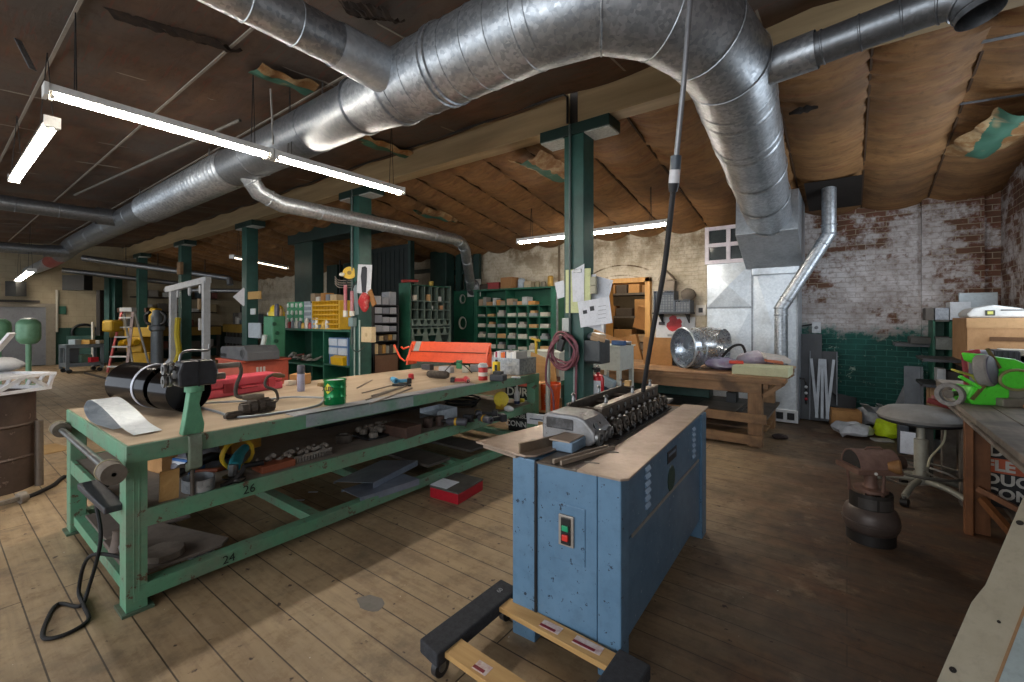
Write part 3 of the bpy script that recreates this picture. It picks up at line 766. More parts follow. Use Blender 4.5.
# galvanised edge strip along the front of the top
ZINC = P('#a4a7ae', 0.4, 0.3, '#8b8e96', 5)
MB().box(BX1-0.13, BX1+0.003, 1.52, 3.35, BZ-0.004, BZ+0.004).build('edge_strip', ZINC, t)
MB().box(BX1-0.001, BX1+0.003, 1.60, 2.55, BZ-0.09, BZ+0.004).build('edge_patch', P('#9fa6ad', 0.5, 0.1, '#6d9a80', 4, 0.5, 0, '#3f4a44', 12, 0.63), t)
for (x0, x1, y0, y1) in ((BX1-0.03, BX1, BY0, BY1), (BX0, BX0+0.03, BY0, BY1), (BX0+0.0305, BX1-0.0305, BY0, BY0+0.03), (BX0+0.0305, BX1-0.0305, BY1-0.03, BY1)):
    MB().box(x0, x1, y0, y1, BZ-0.098, BZ-0.003).build('apron', GREEN_BENCH, t, bev=0.004)
SH = 0.53
MB().box(BX0+0.02, BX1-0.02, BY0+0.02, BY1-0.02, SH-0.03, SH-0.004).build('middle_shelf', P('#8a8075', 0.75, 0, '#6e645a', 5), t)
for (x0, x1, y0, y1) in ((BX1-0.028, BX1-0.004, BY0+0.03, BY1-0.03), (BX0+0.004, BX0+0.028, BY0+0.03, BY1-0.03), (BX0+0.03, BX1-0.03, BY0+0.004, BY0+0.03), (BX0+0.03, BX1-0.03, BY1-0.03, BY1-0.004)):
    MB().box(x0, x1, y0, y1, SH-0.095, SH).build('shelf_rail', GREEN_BENCH, t, bev=0.003)
for (x0, x1, y0, y1) in ((BX1-0.09, BX1-0.004, BY0+0.03, BY1-0.03), (BX0+0.004, BX0+0.09, BY0+0.03, BY1-0.03)):
    MB().prism([(x0, 0.055), (x1, 0.055), (x1, 0.135), (x0, 0.135)], y0, y1, 'xz').build('bottom_rail', GREEN_BENCH, t, bev=0.004)
for y in (BY0+0.02, BY0+1.05, BY0+1.75, BY0+2.55, BY1-0.1):
    MB().box(BX0+0.09, BX1-0.09, y, y+0.08, 0.06, 0.125).build('cross_rail', GREEN_BENCH, t, bev=0.003)
for x in (BX0+0.005, BX1-0.005):
    for y in (BY0, BY1-0.09):
        s = 1 if x < -3.7 else -1
        x0, x1 = sorted((x, x+s*0.12))
        m = MB().box(x0, x1, y, y+0.09, 0.012, BZ-0.095)
        if s < 0 and y == BY0:
            for q in (0.03, 0.052): m.box(x1, x1+0.002, y+q, y+q+0.006, 0.1, BZ-0.12)
        lg = m.build('leg', GREEN_BENCH, t, bev=0.006)
        MB().box(x0-0.02, x1+0.02, y-0.02, y+0.115, 0.0, 0.014).build('foot_plate', P('#55705c', 0.6, 0.2, '#5b4a3c', 9), lg)
INK = P('#1a2a20', 0.7)
lettering('26', 0.075, INK, t, (BX1+0.001, 1.235, SH-0.05), (PI/2, 0, PI/2), 'painted_number', 0.0006)
lettering('24', 0.07, INK, t, (BX1+0.001, 0.98+0.14, 0.094), (PI/2, 0, PI/2), 'painted_number', 0.0006)
# roller bar across the bench end
t = thing('roller_bar', 'steel bar with a round block on each end, across the workbench end', 'bar', (-3.77, 0.57, 0.72))
a, b = V(-4.46, 0.595, 0.765), V(-2.97, 0.575, 0.775)
MB().cyl(a+V(0.02,0,0), b, 0.019, n=16).build('bar', STEEL, t, smooth=True)
for p, r_ in ((a, 0.05), (b, 0.052)):
    e = MB().lathe([(r_*0.2, -0.03), (r_, -0.03), (r_, 0.075), (r_*0.2, 0.075)], p, 24, (1, 0, 0)).build('end_block', P('#6b6257', 0.7, 0, '#4f453b', 14), t, smooth=True)
    MB().lathe([(0.001, 0.0), (r_+0.004, 0.0), (r_+0.004, 0.008), (0.001, 0.008)], p+V(-0.038, 0, 0), 24, (1, 0, 0)).build('cap', P('#b3a888', 0.6, 0, '#8d8168', 10), e, smooth=True)
# black power cord hanging off the bench end and looping on the floor
c = [xp(86, 512, -3.05), zp(94, 545, 0.42), zp(88, 590, 0.05), zp(80, 606, 0.01), zp(58, 604, 0.01), zp(46, 622, 0.01), zp(44, 638, 0.01), zp(66, 634, 0.01), zp(88, 620, 0.01), zp(84, 606, 0.012), zp(79, 588, 0.03), zp(92, 555, 0.25), V(-3.1, 0.72, 0.215)]
c[0] = V(-3.35, 0.615, 0.70); c[1] = V(-3.25, 0.59, 0.35)
tag(MB().tube(spline([V(-3.45, 0.66, 0.57), V(-3.42, 0.595, 0.56)]+c[1:], 8), 0.0095, 8).build('extension_cord', RUBBER, None, smooth=True), 'black power cord hanging off the near bench end and looping on the floor', 'cord')
# ------------------------------------------------------------------ on the bench top
T0 = BZ+0.002
# black drum rolls
def drum_roll(label, a, b, r, strap=True):
    a, b = Vector(a), Vector(b); d = (b-a).normalized()
    t = thing('sheet_drum', label, 'drum', ((a+b)/2)[:2]+(T0,))
    L = (b-a).length
    MB().lathe([(r-0.004, 0), (r, 0), (r, L), (r-0.004, L)], a, 40, d).build('shell', P('#2b2b2e', 0.14, 0.95, '#36373d', 3), t, smooth=True)
    if strap:
        m = MB(); m.lathe([(r+0.001, 0), (r+0.004, 0), (r+0.004, 0.025), (r+0.001, 0.025)], a+d*(L*0.70), 40, d)
        m.build('band', P('#c7cad6', 0.4, 0.2), t, smooth=True)
    MB().lathe([(0.001, 0), (r-0.005, 0), (r-0.005, 0.012), (0.001, 0.012)], a+d*0.03, 40, d).build('inner_end', P('#1b1b1d', 0.4), t, smooth=True)
    return t
q0, q1 = V(-4.45, 0.98, T0+0.162), V(-3.95, 1.085, T0+0.162)
drum_roll('glossy black sheet metal drum lying on the bench behind the curled sheet', q0, q1, 0.16)
drum_roll('second glossy black drum beyond the first, behind the hand crank machine', V(-3.915, 1.092, T0+0.152), V(-3.70, 1.138, T0+0.152), 0.15, False)
# curled offcut of sheet metal
cpath = spline([(0.14, 0, 0.0), (-0.10, 0, 0.0), (-0.24, 0, 0.02), (-0.31, 0, 0.075), (-0.26, 0, 0.13), (-0.15, 0, 0.14), (0.05, 0, 0.095), (0.25, 0, 0.03), (0.42, 0, 0.003)], 7)
def curl(u, v):
    q = cpath[round(u*(len(cpath)-1))]; w = (v-0.5)*0.135
    c_, s_ = math.cos(0.12), math.sin(0.12)
    return (-3.62+q.x*c_-w*s_, 0.735+q.x*s_+w*c_, T0+0.004+max(q.z, 0))
tag(MB().sheet(curl, len(cpath)-1, 4, 0.0015).build('curled_sheet', GALV_BRIGHT, None, smooth=True), 'curled offcut of bright sheet metal lying on the near end of the bench top', 'sheet metal')
# rotary bead machine clamped on the bench edge
bx, by = -3.0, 0.94
t = thing('bead_machine', 'hand-cranked rotary sheet metal machine on a green stand clamped to the bench edge', 'machine', (bx, by, T0))
GS = P('#5f9a76', 0.45, 0.1, '#4a7a5d', 7, 0.5, 0.2, '#5a5347', 20, 0.68)
MB().prism([(by-0.055, T0), (by+0.05, T0), (by+0.055, T0+0.05), (by+0.03, T0+0.17), (by+0.045, T0+0.24), (by-0.02, T0+0.24), (by-0.03, T0+0.16)], bx-0.05, bx+0.012, 'yz').build('stand', GS, t, bev=0.006)
MB().lathe([(0.03, 0), (0.048, 0.005), (0.048, 0.05), (0.03, 0.055)], (bx-0.02, by+0.012, T0+0.235), 20).build('swivel_collar', GS, t, smooth=True)
MB().prism([(bx-0.06, T0-0.005), (bx+0.03, T0-0.005), (bx+0.042, T0-0.06), (bx+0.042, T0-0.19), (bx-0.03, T0-0.22), (bx-0.03, T0-0.17), (bx+0.008, T0-0.16), (bx+0.008, T0+0.012), (bx-0.06, T0+0.012)], by-0.03, by+0.035, 'xz').build('clamp', P('#7d8a78', 0.5, 0.3, '#5d5a4c', 9), t, bev=0.006)
MB().cyl((bx-0.012, by, T0-0.36), (bx-0.012, by, T0-0.19), 0.011, n=12).lathe([(0.013, 0), (0.017, 0.01), (0.013, 0.02)], (bx-0.012, by, T0-0.37), 12).build('clamp_screw', IRON, t, smooth=True)
hz = T0+0.345
MB().prism([(by-0.075, hz-0.07), (by+0.11, hz-0.07), (by+0.115, hz+0.01), (by+0.10, hz+0.075), (by-0.06, hz+0.075), (by-0.08, hz+0.01)], bx-0.085, bx+0.035, 'yz').build('gearbox', P('#3c3d40', 0.35, 0.4, '#26272a', 9), t, bev=0.012)
MB().box(bx-0.09, bx+0.04, by+0.015, by+0.022, hz-0.072, hz+0.078).build('casting_seam', BLACK, t)
for z_ in (hz+0.035, hz-0.035):
    MB().cyl((bx-0.03, by-0.14, z_), (bx-0.03, by-0.07, z_), 0.013, n=12).build('roll_shaft', STEEL, t, smooth=True)
    MB().lathe([(0.01, 0), (0.032, 0), (0.034, 0.012), (0.022, 0.018), (0.034, 0.026), (0.03, 0.04), (0.01, 0.04)], (bx-0.03, by-0.135, z_), 20, (0, 1, 0)).build('forming_roll', STEEL, t, smooth=True)
MB().cyl((bx-0.02, by+0.10, hz+0.03), (bx-0.02, by+0.25, hz+0.03), 0.017, n=14).build('crank_shaft', STEEL_WORN, t, smooth=True)
MB().cyl((bx-0.02, by+0.09, hz-0.03), (bx-0.02, by+0.17, hz-0.03), 0.02, n=14).build('lower_shaft', STEEL_WORN, t, smooth=True)
cr = MB().tube(spline([(bx-0.02, by+0.25, hz+0.04), (bx-0.02, by+0.262, hz-0.02), (bx-0.02, by+0.235, hz-0.10), (bx-0.02, by+0.235, hz-0.16), (bx-0.0, by+0.27, hz-0.175)], 6), 0.011, 10).build('crank', IRON, t, smooth=True)
MB().lathe([(0.012, 0), (0.018, 0.02), (0.02, 0.07), (0.014, 0.12)], (bx-0.0, by+0.26, hz-0.175), 14, (0.35, 1, 0.0)).build('grip', P('#6b5f50', 0.6), cr, smooth=True)
MB().tube(spline([(bx-0.05, by-0.05, hz+0.07), (bx-0.05, by-0.04, hz+0.115), (bx-0.05, by+0.0, hz+0.13), (bx-0.05, by+0.09, hz+0.125), (bx-0.05, by+0.10, hz+0.16)], 5), 0.007, 8).build('adjusting_lever', STEEL, t, smooth=True)
# second rotary tool lying on the bench
p = zp(254, 409, T0+0.035)
t = thing('rotary_tool', 'greasy geared rotary tool with a wooden-handled crank, lying on the bench before the red case', 'tool', (p.x, p.y, T0))
for i, (dx, r_, w_) in enumerate(((-0.14, 0.022, 0.09), (-0.07, 0.044, 0.045), (-0.015, 0.052, 0.04), (0.04, 0.058, 0.035), (0.09, 0.048, 0.04), (0.13, 0.035, 0.035))):
    c = V(p.x-0.25*dx, p.y+dx, T0+r_+0.002)
    m = MB()
    for k_ in range(10):
        a = 2*PI*k_/10; m.obox(c+V(r_*math.sin(a)*0.96, 0, r_*math.cos(a)*0.96), (r_*0.22, w_*0.9, r_*0.2), (0, a, 0))
    m.cyl(c-V(0, w_/2, 0), c+V(0, w_/2, 0), r_*0.92, n=16); m.build('gear', IRON, t, smooth=True)
MB().cyl(V(p.x+0.045, p.y-0.2, T0+0.02), V(p.x-0.03, p.y+0.15, T0+0.05), 0.013, n=10).build('spindle', IRON, t, smooth=True)
q = V(p.x-0.03, p.y+0.15, T0+0.05)
MB().tube(spline([q, q+V(-0.01, 0.03, 0.03), q+V(-0.01, 0.01, 0.09), q+V(-0.02, -0.05, 0.125), q+V(-0.02, -0.045, 0.18), q+V(-0.02, 0.0, 0.205)], 6), 0.01, 10).build('crank', IRON, t, smooth=True)
MB().lathe([(0.01, 0), (0.016, 0.015), (0.019, 0.05), (0.012, 0.09)], q+V(-0.02, -0.005, 0.205), 14, (0.0, 1, -0.22)).build('handle', P('#7b6342', 0.5), t, smooth=True)
# long red tool case
a, b = V(-3.98, 1.57, 0), V(-3.98, 2.32, 0)
a, b = zp(206, 400, T0), zp(283, 388, T0)
d = (b-a).normalized(); rz = math.atan2(d.y, d.x); L = (b-a).length
t = thing('tool_case', 'long faded red plastic tool case on the bench behind the hand cranks', 'case', (a.x, a.y, T0), rz)
CASE = P('#d04a5c', 0.45, 0, '#c23a4b', 4)
MB().box(0, L, 0, 0.24, 0.0, 0.07).build('base', CASE, t, bev=0.012, local=True)
MB().box(0.004, L-0.004, 0.004, 0.236, 0.073, 0.15).build('lid', CASE, t, bev=0.014, local=True)
for x in (0.15, 0.2*L, L*0.78): MB().box(x, x+0.07, -0.008, 0.002, 0.03, 0.11).build('latch', P('#b8323f', 0.5), t, bev=0.003, local=True)
MB().tube([(L*0.4, 0.0, 0.06), (L*0.4, -0.025, 0.06), (L*0.6, -0.025, 0.06), (L*0.6, 0.0, 0.06)], 0.009, 8).build('handle', P('#a82c3a', 0.5), t, smooth=True, local=True)
# bent grey conduit lengths
RODG = P('#9aa0a6', 0.4, 0.5)
tag(MB().tube(spline([zp(192, 405, T0+.008), zp(215, 411, T0+.008), zp(240, 417, T0+.008), zp(290, 411, T0+.008), zp(318, 405, T0+.008), zp(324, 398, T0+.02)], 8), 0.0085, 8).build('bent_conduit', RODG, None, smooth=True), 'bent grey conduit lying along the bench edge, ending at the green can', 'conduit')
tag(MB().tube(spline([zp(205, 403, T0+.02), zp(260, 400, T0+.02), zp(292, 397, T0+.02), zp(330, 398, T0+.02)], 6), 0.008, 8).build('bent_conduit', RODG, None, smooth=True), 'straight pale conduit behind the rotary tool on the bench', 'conduit')
for i, (p_, q_, r_, lab) in enumerate((((366, 400), (408, 385), 0.006, 'longest thin steel rod beyond the green can'), ((370, 404), (412, 388), 0.007, 'steel rod nearest the bench edge beyond the green can'), ((362, 393), (405, 382), 0.005, 'thin steel rod farthest from the bench edge, beyond the green can'), ((357, 388), (372, 380), 0.006, 'short steel rod pointing at the blue power tool'), ((372, 396), (402, 387), 0.010, 'flat dark bar among the steel rods'))):
    tag(MB().cyl(zp(*p_, T0+r_), zp(*q_, T0+r_), r_, n=8).build('steel_rod', STEEL_WORN, None, smooth=True), lab, 'rod')
# grey spray can with dark cap
p = zp(301, 391, T0); w = 6.0/FOC*ray(301, 391).length
t = thing('spray_can', 'pale grey aerosol can with a dark cap standing on the bench', 'can', p)
MB().lathe([(0.001, 0), (0.033, 0), (0.033, 0.15), (0.03, 0.165), (0.001, 0.168)], p, 20).build('body', P('#a9a9c0', 0.35, 0.2), t, smooth=True)
MB().lathe([(0.031, 0.155), (0.033, 0.16), (0.033, 0.225), (0.028, 0.235), (0.001, 0.235)], p, 20).build('cap', P('#55565e', 0.5), t, smooth=True)
MB().lathe([(0.0335, 0.03), (0.0335, 0.13)], p, 20, a0=2.2, a1=4.8).build('label', P('#c8c8d8', 0.5), t, smooth=True)
# green steel can
p = zp(335, 403.5, T0)
t = thing('green_can', 'large bright green printed can standing on the metal edge strip of the bench', 'can', p)
rc, hc = 0.082, 0.19
prof = [(0.001, 0.004), (rc-0.004, 0), (rc, 0.006), (rc, 0.05), (rc+0.003, 0.056), (rc, 0.062), (rc, 0.12), (rc+0.003, 0.126), (rc, 0.132), (rc, hc-0.012), (rc+0.004, hc-0.004), (rc, hc), (rc-0.005, hc), (rc-0.008, hc-0.01), (0.001, hc-0.012)]
MB().lathe(prof, p, 32).build('body', P('#0f8a4a', 0.22, 0.35, '#0c7440', 4), t, smooth=True)
MB().lathe([(rc-0.006, hc-0.0085), (0.001, hc-0.0085)], p, 32).build('lid', GALV_BRIGHT, t, smooth=True)
va = math.atan2(-p.y, -p.x)-0.55
def on_can(ang, h, r_=rc+0.0035): return p+V(math.cos(ang)*r_, math.sin(ang)*r_, h)
m = MB(); pts = [(-0.55, 0.125), (-0.1, 0.168), (0.42, 0.125), (-0.1, 0.085)]
m._add([on_can(va+a_, h_) for a_, h_ in pts]+[on_can(va-0.1, 0.125, rc+0.006)], [(0,1,4),(1,2,4),(2,3,4),(3,0,4)]); m.build('label', P('#e6dd3a', 0.4), t)
lettering('XLEB', 0.046, BLACK, t, on_can(va-0.08, 0.125, rc+0.0075), (PI/2, 0, va+PI/2-0.08), 'lettering', 0.001, 0.001, sx=0.85)
lettering('5', 0.03, P('#b6d8c0', 0.5), t, on_can(va+0.1, 0.055, rc+0.006), (PI/2, 0, va+PI/2+0.1))
# scraps between the aerosol can and the case
for i, (px, py, s_, colr, lab) in enumerate(((290, 385, 0.05, '#d8d0c0', 'crumpled pale rag beside the red tool case'), (322, 386, 0.035, '#8a7350', 'small brown block behind the aerosol can'), (305, 381, 0.06, '#5d4f42', 'dark strip of metal on the bench behind the aerosol can'))):
    p = zp(px, py, T0); tag(MB().box(p.x-s_, p.x+s_, p.y-s_*0.8, p.y+s_*0.8, T0, T0+s_*0.9).rough(s_*0.3, 20, i).build('scrap', P(colr, 0.8), None, bev=0.004), lab, 'scrap')
c = yp(262, 378, 2.6)
p = zp(291, 382, T0); tag(MB().obox(V(-4.42, p.y, T0+0.05), (0.16, 0.12, 0.10), (0, 0, 0.5)).build('carton', CARD, None, bev=0.003), 'small plain carton beyond the end of the red tool case', 'box')

# ------------------------------------------------------------------ far end of the bench top
# blue cordless tool
def power_tool(px, py, colr, label, rz, s=1.0, z=T0):
    p = zp(px, py, z+0.03)
    t = thing('power_tool', label, 'tool', (p.x, p.y, z), rz)
    m = MB().lathe([(0.02*s, -0.11*s), (0.032*s, -0.10*s), (0.034*s, 0.0), (0.03*s, 0.06*s), (0.022*s, 0.09*s)], (0, 0, 0.036*s), 18, (1, 0, 0)); m.build('body', P(colr, 0.4), t, smooth=True, local=True)
    MB().lathe([(0.016*s, 0), (0.02*s, 0.015*s), (0.014*s, 0.05*s), (0.006*s, 0.06*s)], (0.09*s, 0, 0.036*s), 14, (1, 0, 0)).build('chuck', STEEL_DARK, t, smooth=True, local=True)
    MB().obox((-0.07*s, -0.075*s, 0.028*s), (0.04*s, 0.14*s, 0.036*s), (0, 0, -0.25)).build('grip', P(colr, 0.5), t, bev=0.008, local=True)
    MB().obox((-0.095*s, -0.15*s, 0.03*s), (0.085*s, 0.05*s, 0.055*s), (0, 0, -0.25)).build('battery', BLACK, t, bev=0.006, local=True)
    return t
power_tool(394, 380, '#4e9ac2', 'light blue cordless power tool on the bench by the pale box rack', 2.7, 0.9)
power_tool(467, 380, '#b5343c', 'red cordless power tool on the bench before the red and white can', -0.7, 0.9)
p = zp(411, 379, T0); tag(MB().lathe([(0.001, 0), (0.03, 0), (0.03, 0.05), (0.02, 0.06), (0.001, 0.06)], p, 18).build('red_cup', P('#c22f36', 0.4), None, smooth=True), 'small red cap beside the light blue power tool', 'cap')
p = zp(438, 378.5, T0+0.0)
tag(MB().tube([p+V(-0.13, -0.03, 0.045), p+V(-0.1, -0.02, 0.045), p+V(0.1, 0.02, 0.045), p+V(0.13, 0.03, 0.045)], 0.045, 16, radii=[0.03, 0.042, 0.042, 0.03]).build('brush', P('#4c443c', 0.9, 0, '#352e28', 30), None, smooth=True), 'dark round brush lying on the bench before the orange machine', 'brush')
p = zp(400, 386, T0); tag(MB().obox(p+V(0, 0, 0.012), (0.14, 0.05, 0.02), (0, 0, 0.6)).obox(p+V(0.06, 0.06, 0.01), (0.10, 0.03, 0.018), (0, 0, -0.5)).build('snips', BLACK, None, bev=0.004), 'black hand tool lying before the light blue power tool', 'tool')
# orange hand brake: a long hinged box on stands
pa, pb = zp(410, 371, T0), zp(487, 361, T0)
pa, pb = yp(410, 368, 4.25), yp(490, 360, 4.62)
t = thing('box_brake', 'long bright orange sheet metal brake at the far end of the bench', 'machine', (pa.x, pa.y, T0))
OR = P('#e8552c', 0.42, 0, '#d9481f', 4)
d = (pb-pa); d.z = 0; L = d.length; dx = d/L; nn = V(dx.y, -dx.x, 0)
def leaf(u, v, z0, z1, o0, o1): q = V(pa.x, pa.y, 0)+dx*(u*L); return q+nn*(o0+(o1-o0)*v)+V(0, 0, T0+z0+(z1-z0)*v)
MB().sheet(lambda u, v: leaf(u, v, 0.06, 0.185, 0.12, 0.02), 2, 1, 0.012).build('lower_leaf', OR, t)
MB().sheet(lambda u, v: leaf(u, v, 0.195, 0.325, 0.03, -0.05), 2, 1, 0.012).build('upper_leaf', OR, t)
MB().bar(leaf(0, 0, 0.19, 0, 0.02, 0), leaf(1, 0, 0.19, 0, 0.02, 0), 0.03, 0.012).build('hinge_bar', P('#7a3a22', 0.5, 0.3), t)
MB().sheet(lambda u, v: leaf(0.06+u*0.07, v, 0.196, 0.327, 0.034, -0.046), 2, 1, 0.004).build('tape_patch', P('#9a9a94', 0.5), t)
for u in (0.02, 0.98):
    q = V(pa.x, pa.y, T0)+dx*(u*L)
    v = [q+nn*a_+V(0, 0, h_)+dx*s_ for s_ in (-0.012, 0.012) for a_, h_ in ((-0.12, 0), (0.13, 0), (0.10, 0.09), (0.0, 0.29), (-0.07, 0.29))]
    MB()._add(v, [(0,1,2,3,4), (5,6,7,8,9), (0,1,6,5), (1,2,7,6), (2,3,8,7), (3,4,9,8), (4,0,5,9)]).build('end_stand', OR, t)
q = V(pa.x, pa.y, T0)
MB().tube([q+nn*0.02+V(0,0,.25), q-dx*0.08+nn*0.05+V(0, 0, 0.22), q-dx*0.11+nn*0.06+V(0, 0, 0.25)], 0.014, 8).build('handle', OR, t, smooth=True)
MB().tube([q-dx*0.02+nn*0.1+V(0,0,.05), q-dx*0.10+nn*0.1+V(0, 0, 0.10), q-dx*0.20+nn*0.1+V(0, 0, 0.28)], 0.014, 8).build('handle', OR, t, smooth=True)
# row of small stuff in front of the brake
specs = [((424, 368), (0.16, 0.07, 0.07), '#3d3e42', 'dark pouch of tools in front of the orange brake'), ((443, 371), (0.17, 0.09, 0.075), '#a6a8ac', 'grey plastic tray in front of the orange brake'),
         ((456, 367), (0.07, 0.05, 0.11), '#2f7d55', 'green block sticking up out of the tray'), ((462, 371), (0.07, 0.07, 0.085), '#c9c6b6', 'folded pale card house shape beside the grey tray'), ((472, 370), (0.12, 0.09, 0.085), '#9ea3a8', 'small galvanised box next to the red and white can')]
for i, ((px, py), (sx, sy, sz_), colr, lab) in enumerate(specs):
    p = zp(px, py+2, T0); tag(MB().obox(p+V(0, 0.06, sz_/2), (sx, sy, sz_), (0, 0, 0.2*i)).rough(0.004, 12, i).build('bench_clutter' if i == 0 else ('tray', 'block', 'card', 'metal_box')[i-1], P(colr, 0.5, 0.2 if i > 2 else 0), None, bev=0.006), lab, ('pouch', 'tray', 'block', 'card', 'box')[i])
tag(MB().tube(spline([zp(444, 372, T0+.1), zp(452, 364, T0+.12), zp(458, 362, T0+.12), zp(466, 367, T0+.1), zp(472, 373, T0+.02)], 6), 0.006, 6).build('black_wire', RUBBER, None, smooth=True), 'black wire looping over the grey tray', 'wire')
# red and white can, yellow bottle
p = zp(483, 380, T0)
t = thing('grease_can', 'red and white printed can beside the yellow bottle', 'can', p)
MB().lathe([(0.001, 0), (0.05, 0), (0.05, 0.13), (0.045, 0.138), (0.001, 0.138)], p, 24).build('body', P('#b92f2c', 0.35, 0.1), t, smooth=True)
MB().lathe([(0.0505, 0.045), (0.0505, 0.085)], p, 24).build('label', P('#e6ddd0', 0.5), t, smooth=True)
MB().lathe([(0.052, 0.138), (0.054, 0.15), (0.04, 0.18), (0.001, 0.185)], p, 16).rough(0.008, 40).build('rag_lid', P('#dadbd9', 0.7, 0, '#8a8f92', 20), t, smooth=True)
p = zp(489, 376, T0)+V(0.06, 0.06, 0)
t = thing('yellow_bottle', 'flat yellow bottle standing between the printed can and the metal bin', 'bottle', p)
MB().box(p.x-0.04, p.x+0.04, p.y-0.03, p.y+0.03, T0, T0+0.165).build('body', P('#e5c61e', 0.4), t, bev=0.012)
MB().lathe([(0.014, 0), (0.016, 0.02), (0.001, 0.022)], (p.x, p.y, T0+0.165), 12).build('cap', BLACK, t, smooth=True)
MB().box(p.x-0.002, p.x+0.036, p.y-0.0315, p.y-0.03, T0+0.03, T0+0.13).build('label', P('#2c2c20', 0.6), t)
# galvanised bin of books and folders
bl, br = zp(497, 379, T0), zp(533, 376, T0)
t = thing('metal_bin', 'galvanised sheet bin full of catalogues at the far corner of the bench', 'bin', (bl.x, bl.y, T0))
bx0, bx1 = -3.44, -3.02; by0, by1 = 4.16, 4.5
for b_ in ((bx0, bx1, by0, by0+0.004, T0, T0+0.19), (bx0, bx1, by1-0.004, by1, T0, T0+0.19), (bx0, bx0+0.004, by0, by1, T0, T0+0.19), (bx1-0.004, bx1, by0, by1, T0, T0+0.19), (bx0, bx1, by0, by1, T0, T0+0.004)):
    MB().box(*b_).build('side', GALV, t)
cols = ['#dcd8d0', '#a62c4c', '#d6d4d6', '#b9bcc6', '#e07a28', '#d95f1e', '#4a4a55', '#e2e0da', '#dcdcd8', '#cfd2d8', '#e4e4e0', '#d8d8d4']
names = ['white catalogue first in the metal bin', 'crimson catalogue in the metal bin', 'pale folder after the crimson catalogue', 'blue-grey folder in the metal bin', 'light orange catalogue in the metal bin', 'deep orange catalogue in the metal bin', 'dark catalogue in the metal bin', 'white catalogue after the dark one', 'thick white folder in the middle of the bin', 'pale blue folder in the metal bin', 'white folder near the bin corner', 'last off-white folder in the metal bin']
x = bx0+0.012
for i, (c_, n_) in enumerate(zip(cols, names)):
    w_ = 0.022+0.012*((i*7) % 3)/2; 
    if x+w_ > bx1-0.008: break
    h_ = 0.25+0.02*((i*5) % 4)/3
    t2 = thing('catalogue', n_, 'book', (x, by0+0.03, T0+0.006), 0, 'catalogues in the metal bin')
    MB().box(x, x+w_-0.002, by0+0.03, by0+0.25, T0+0.006, T0+h_).build('cover', P(c_, 0.55), t2)
    MB().box(x+0.003, x+w_-0.005, by0+0.033, by0+0.255, T0+0.01, T0+h_+0.001).build('pages', PAPER, t2)
    x += w_
p = zp(505, 381.5, T0)+V(-0.09, 0, 0)
t = thing('charger', 'black battery charger at the bench edge in front of the metal bin', 'charger', (p.x, p.y, T0))
MB().obox(p+V(0, 0, 0.035), (0.16, 0.12, 0.07), (0, 0, 0.3)).build('body', P('#33353a', 0.5), t, bev=0.012)
MB().obox(p+V(0, 0.0, 0.085), (0.10, 0.08, 0.035), (0, 0, 0.3)).build('battery', BLACK, t, bev=0.008)
p = zp(516, 378, T0); tag(MB().obox(p+V(0, 0, 0.008), (0.10, 0.03, 0.016), (0, 0, 0.3)).build('white_strip', PAPER, None, bev=0.002), 'small white strip between charger and bin at the bench edge', 'strip')
# ================================================================== things on the bench's middle shelf
S0 = SH-0.003
p = zp(158, 470, S0)
def carton(name, c, size, rz, mat, label, cat='box', flap=True, group=None):
    t = thing(name, label, cat, c, rz, group)
    w, d, h = size
    m = MB()
    for b_ in ((-w/2, w/2, -d/2, -d/2+0.004, 0, h), (-w/2, w/2, d/2-0.004, d/2, 0, h), (-w/2, -w/2+0.004, -d/2, d/2, 0, h), (w/2-0.004, w/2, -d/2, d/2, 0, h), (-w/2, w/2, -d/2, d/2, 0, 0.004)): m.box(*b_)
    m.build('sides', mat, t, local=True)
    if flap:
        MB().obox((0, -d*0.24, h), (w, d*0.49, 0.004), (0.08, 0, 0)).build('flap', mat, t, local=True)
        MB().obox((0, d*0.25, h+0.004), (w, d*0.49, 0.004), (-0.15, 0, 0)).build('flap', mat, t, local=True)
    return t
carton('carton', zp(158, 476, S0)+V(-0.15, 0.15, 0), (0.22, 0.3, 0.16), 0.2, CARD, 'brown cardboard box on the middle shelf behind the near bench leg')
p = zp(152, 497, S0)
tag(MB().obox((BX1-0.06, 0.84, S0+0.085), (0.012, 0.09, 0.17), (0, 0.08, 0)).build('wood_offcut', TIMBER, None), 'upright strip of pale wood on the shelf beside the near bench leg', 'wood')
p = zp(183, 474, S0)+V(-0.06, 0.05, 0)
t = thing('parts_box', 'blue and white small carton on the middle shelf behind the clamp screw', 'box', p, 0.3)
MB().box(-0.09, 0.09, -0.06, 0.06, 0, 0.09).build('body', P('#3f78c0', 0.5), t, bev=0.003, local=True); MB().box(-0.075, 0.075, -0.0615, -0.059, 0.015, 0.075).build('label', PAPER, t, local=True); MB().box(-0.075, 0.075, -0.045, 0.045, 0.09, 0.0915).build('label', PAPER, t, local=True)
p = zp(178, 447, S0+0.12)
t = tag(MB().lathe([(0.001, 0), (0.14, 0), (0.15, 0.05), (0.12, 0.12), (0.06, 0.15), (0.001, 0.15)], (BX1-0.62, 1.15, S0), 20).rough(0.03, 9, 3).build('plastic_bag', P('#8b8d98', 0.25, 0, '#6d6f78', 12), None, smooth=True), 'grey crinkled plastic bag at the back of the middle shelf', 'bag')
# coil of sheet metal strip
def coil(u, v):
    a = u*2*PI*2.3; r = 0.085+0.006*u
    return (BX1-0.12+r*math.cos(a)*1.1, 1.0+r*math.sin(a)*0.9, S0+0.002+v*0.07)
tag(MB().sheet(coil, 70, 2, 0.0012).build('metal_coil', GALV, None, smooth=True), 'coil of galvanised strip standing on the shelf beside the near bench leg', 'coil')
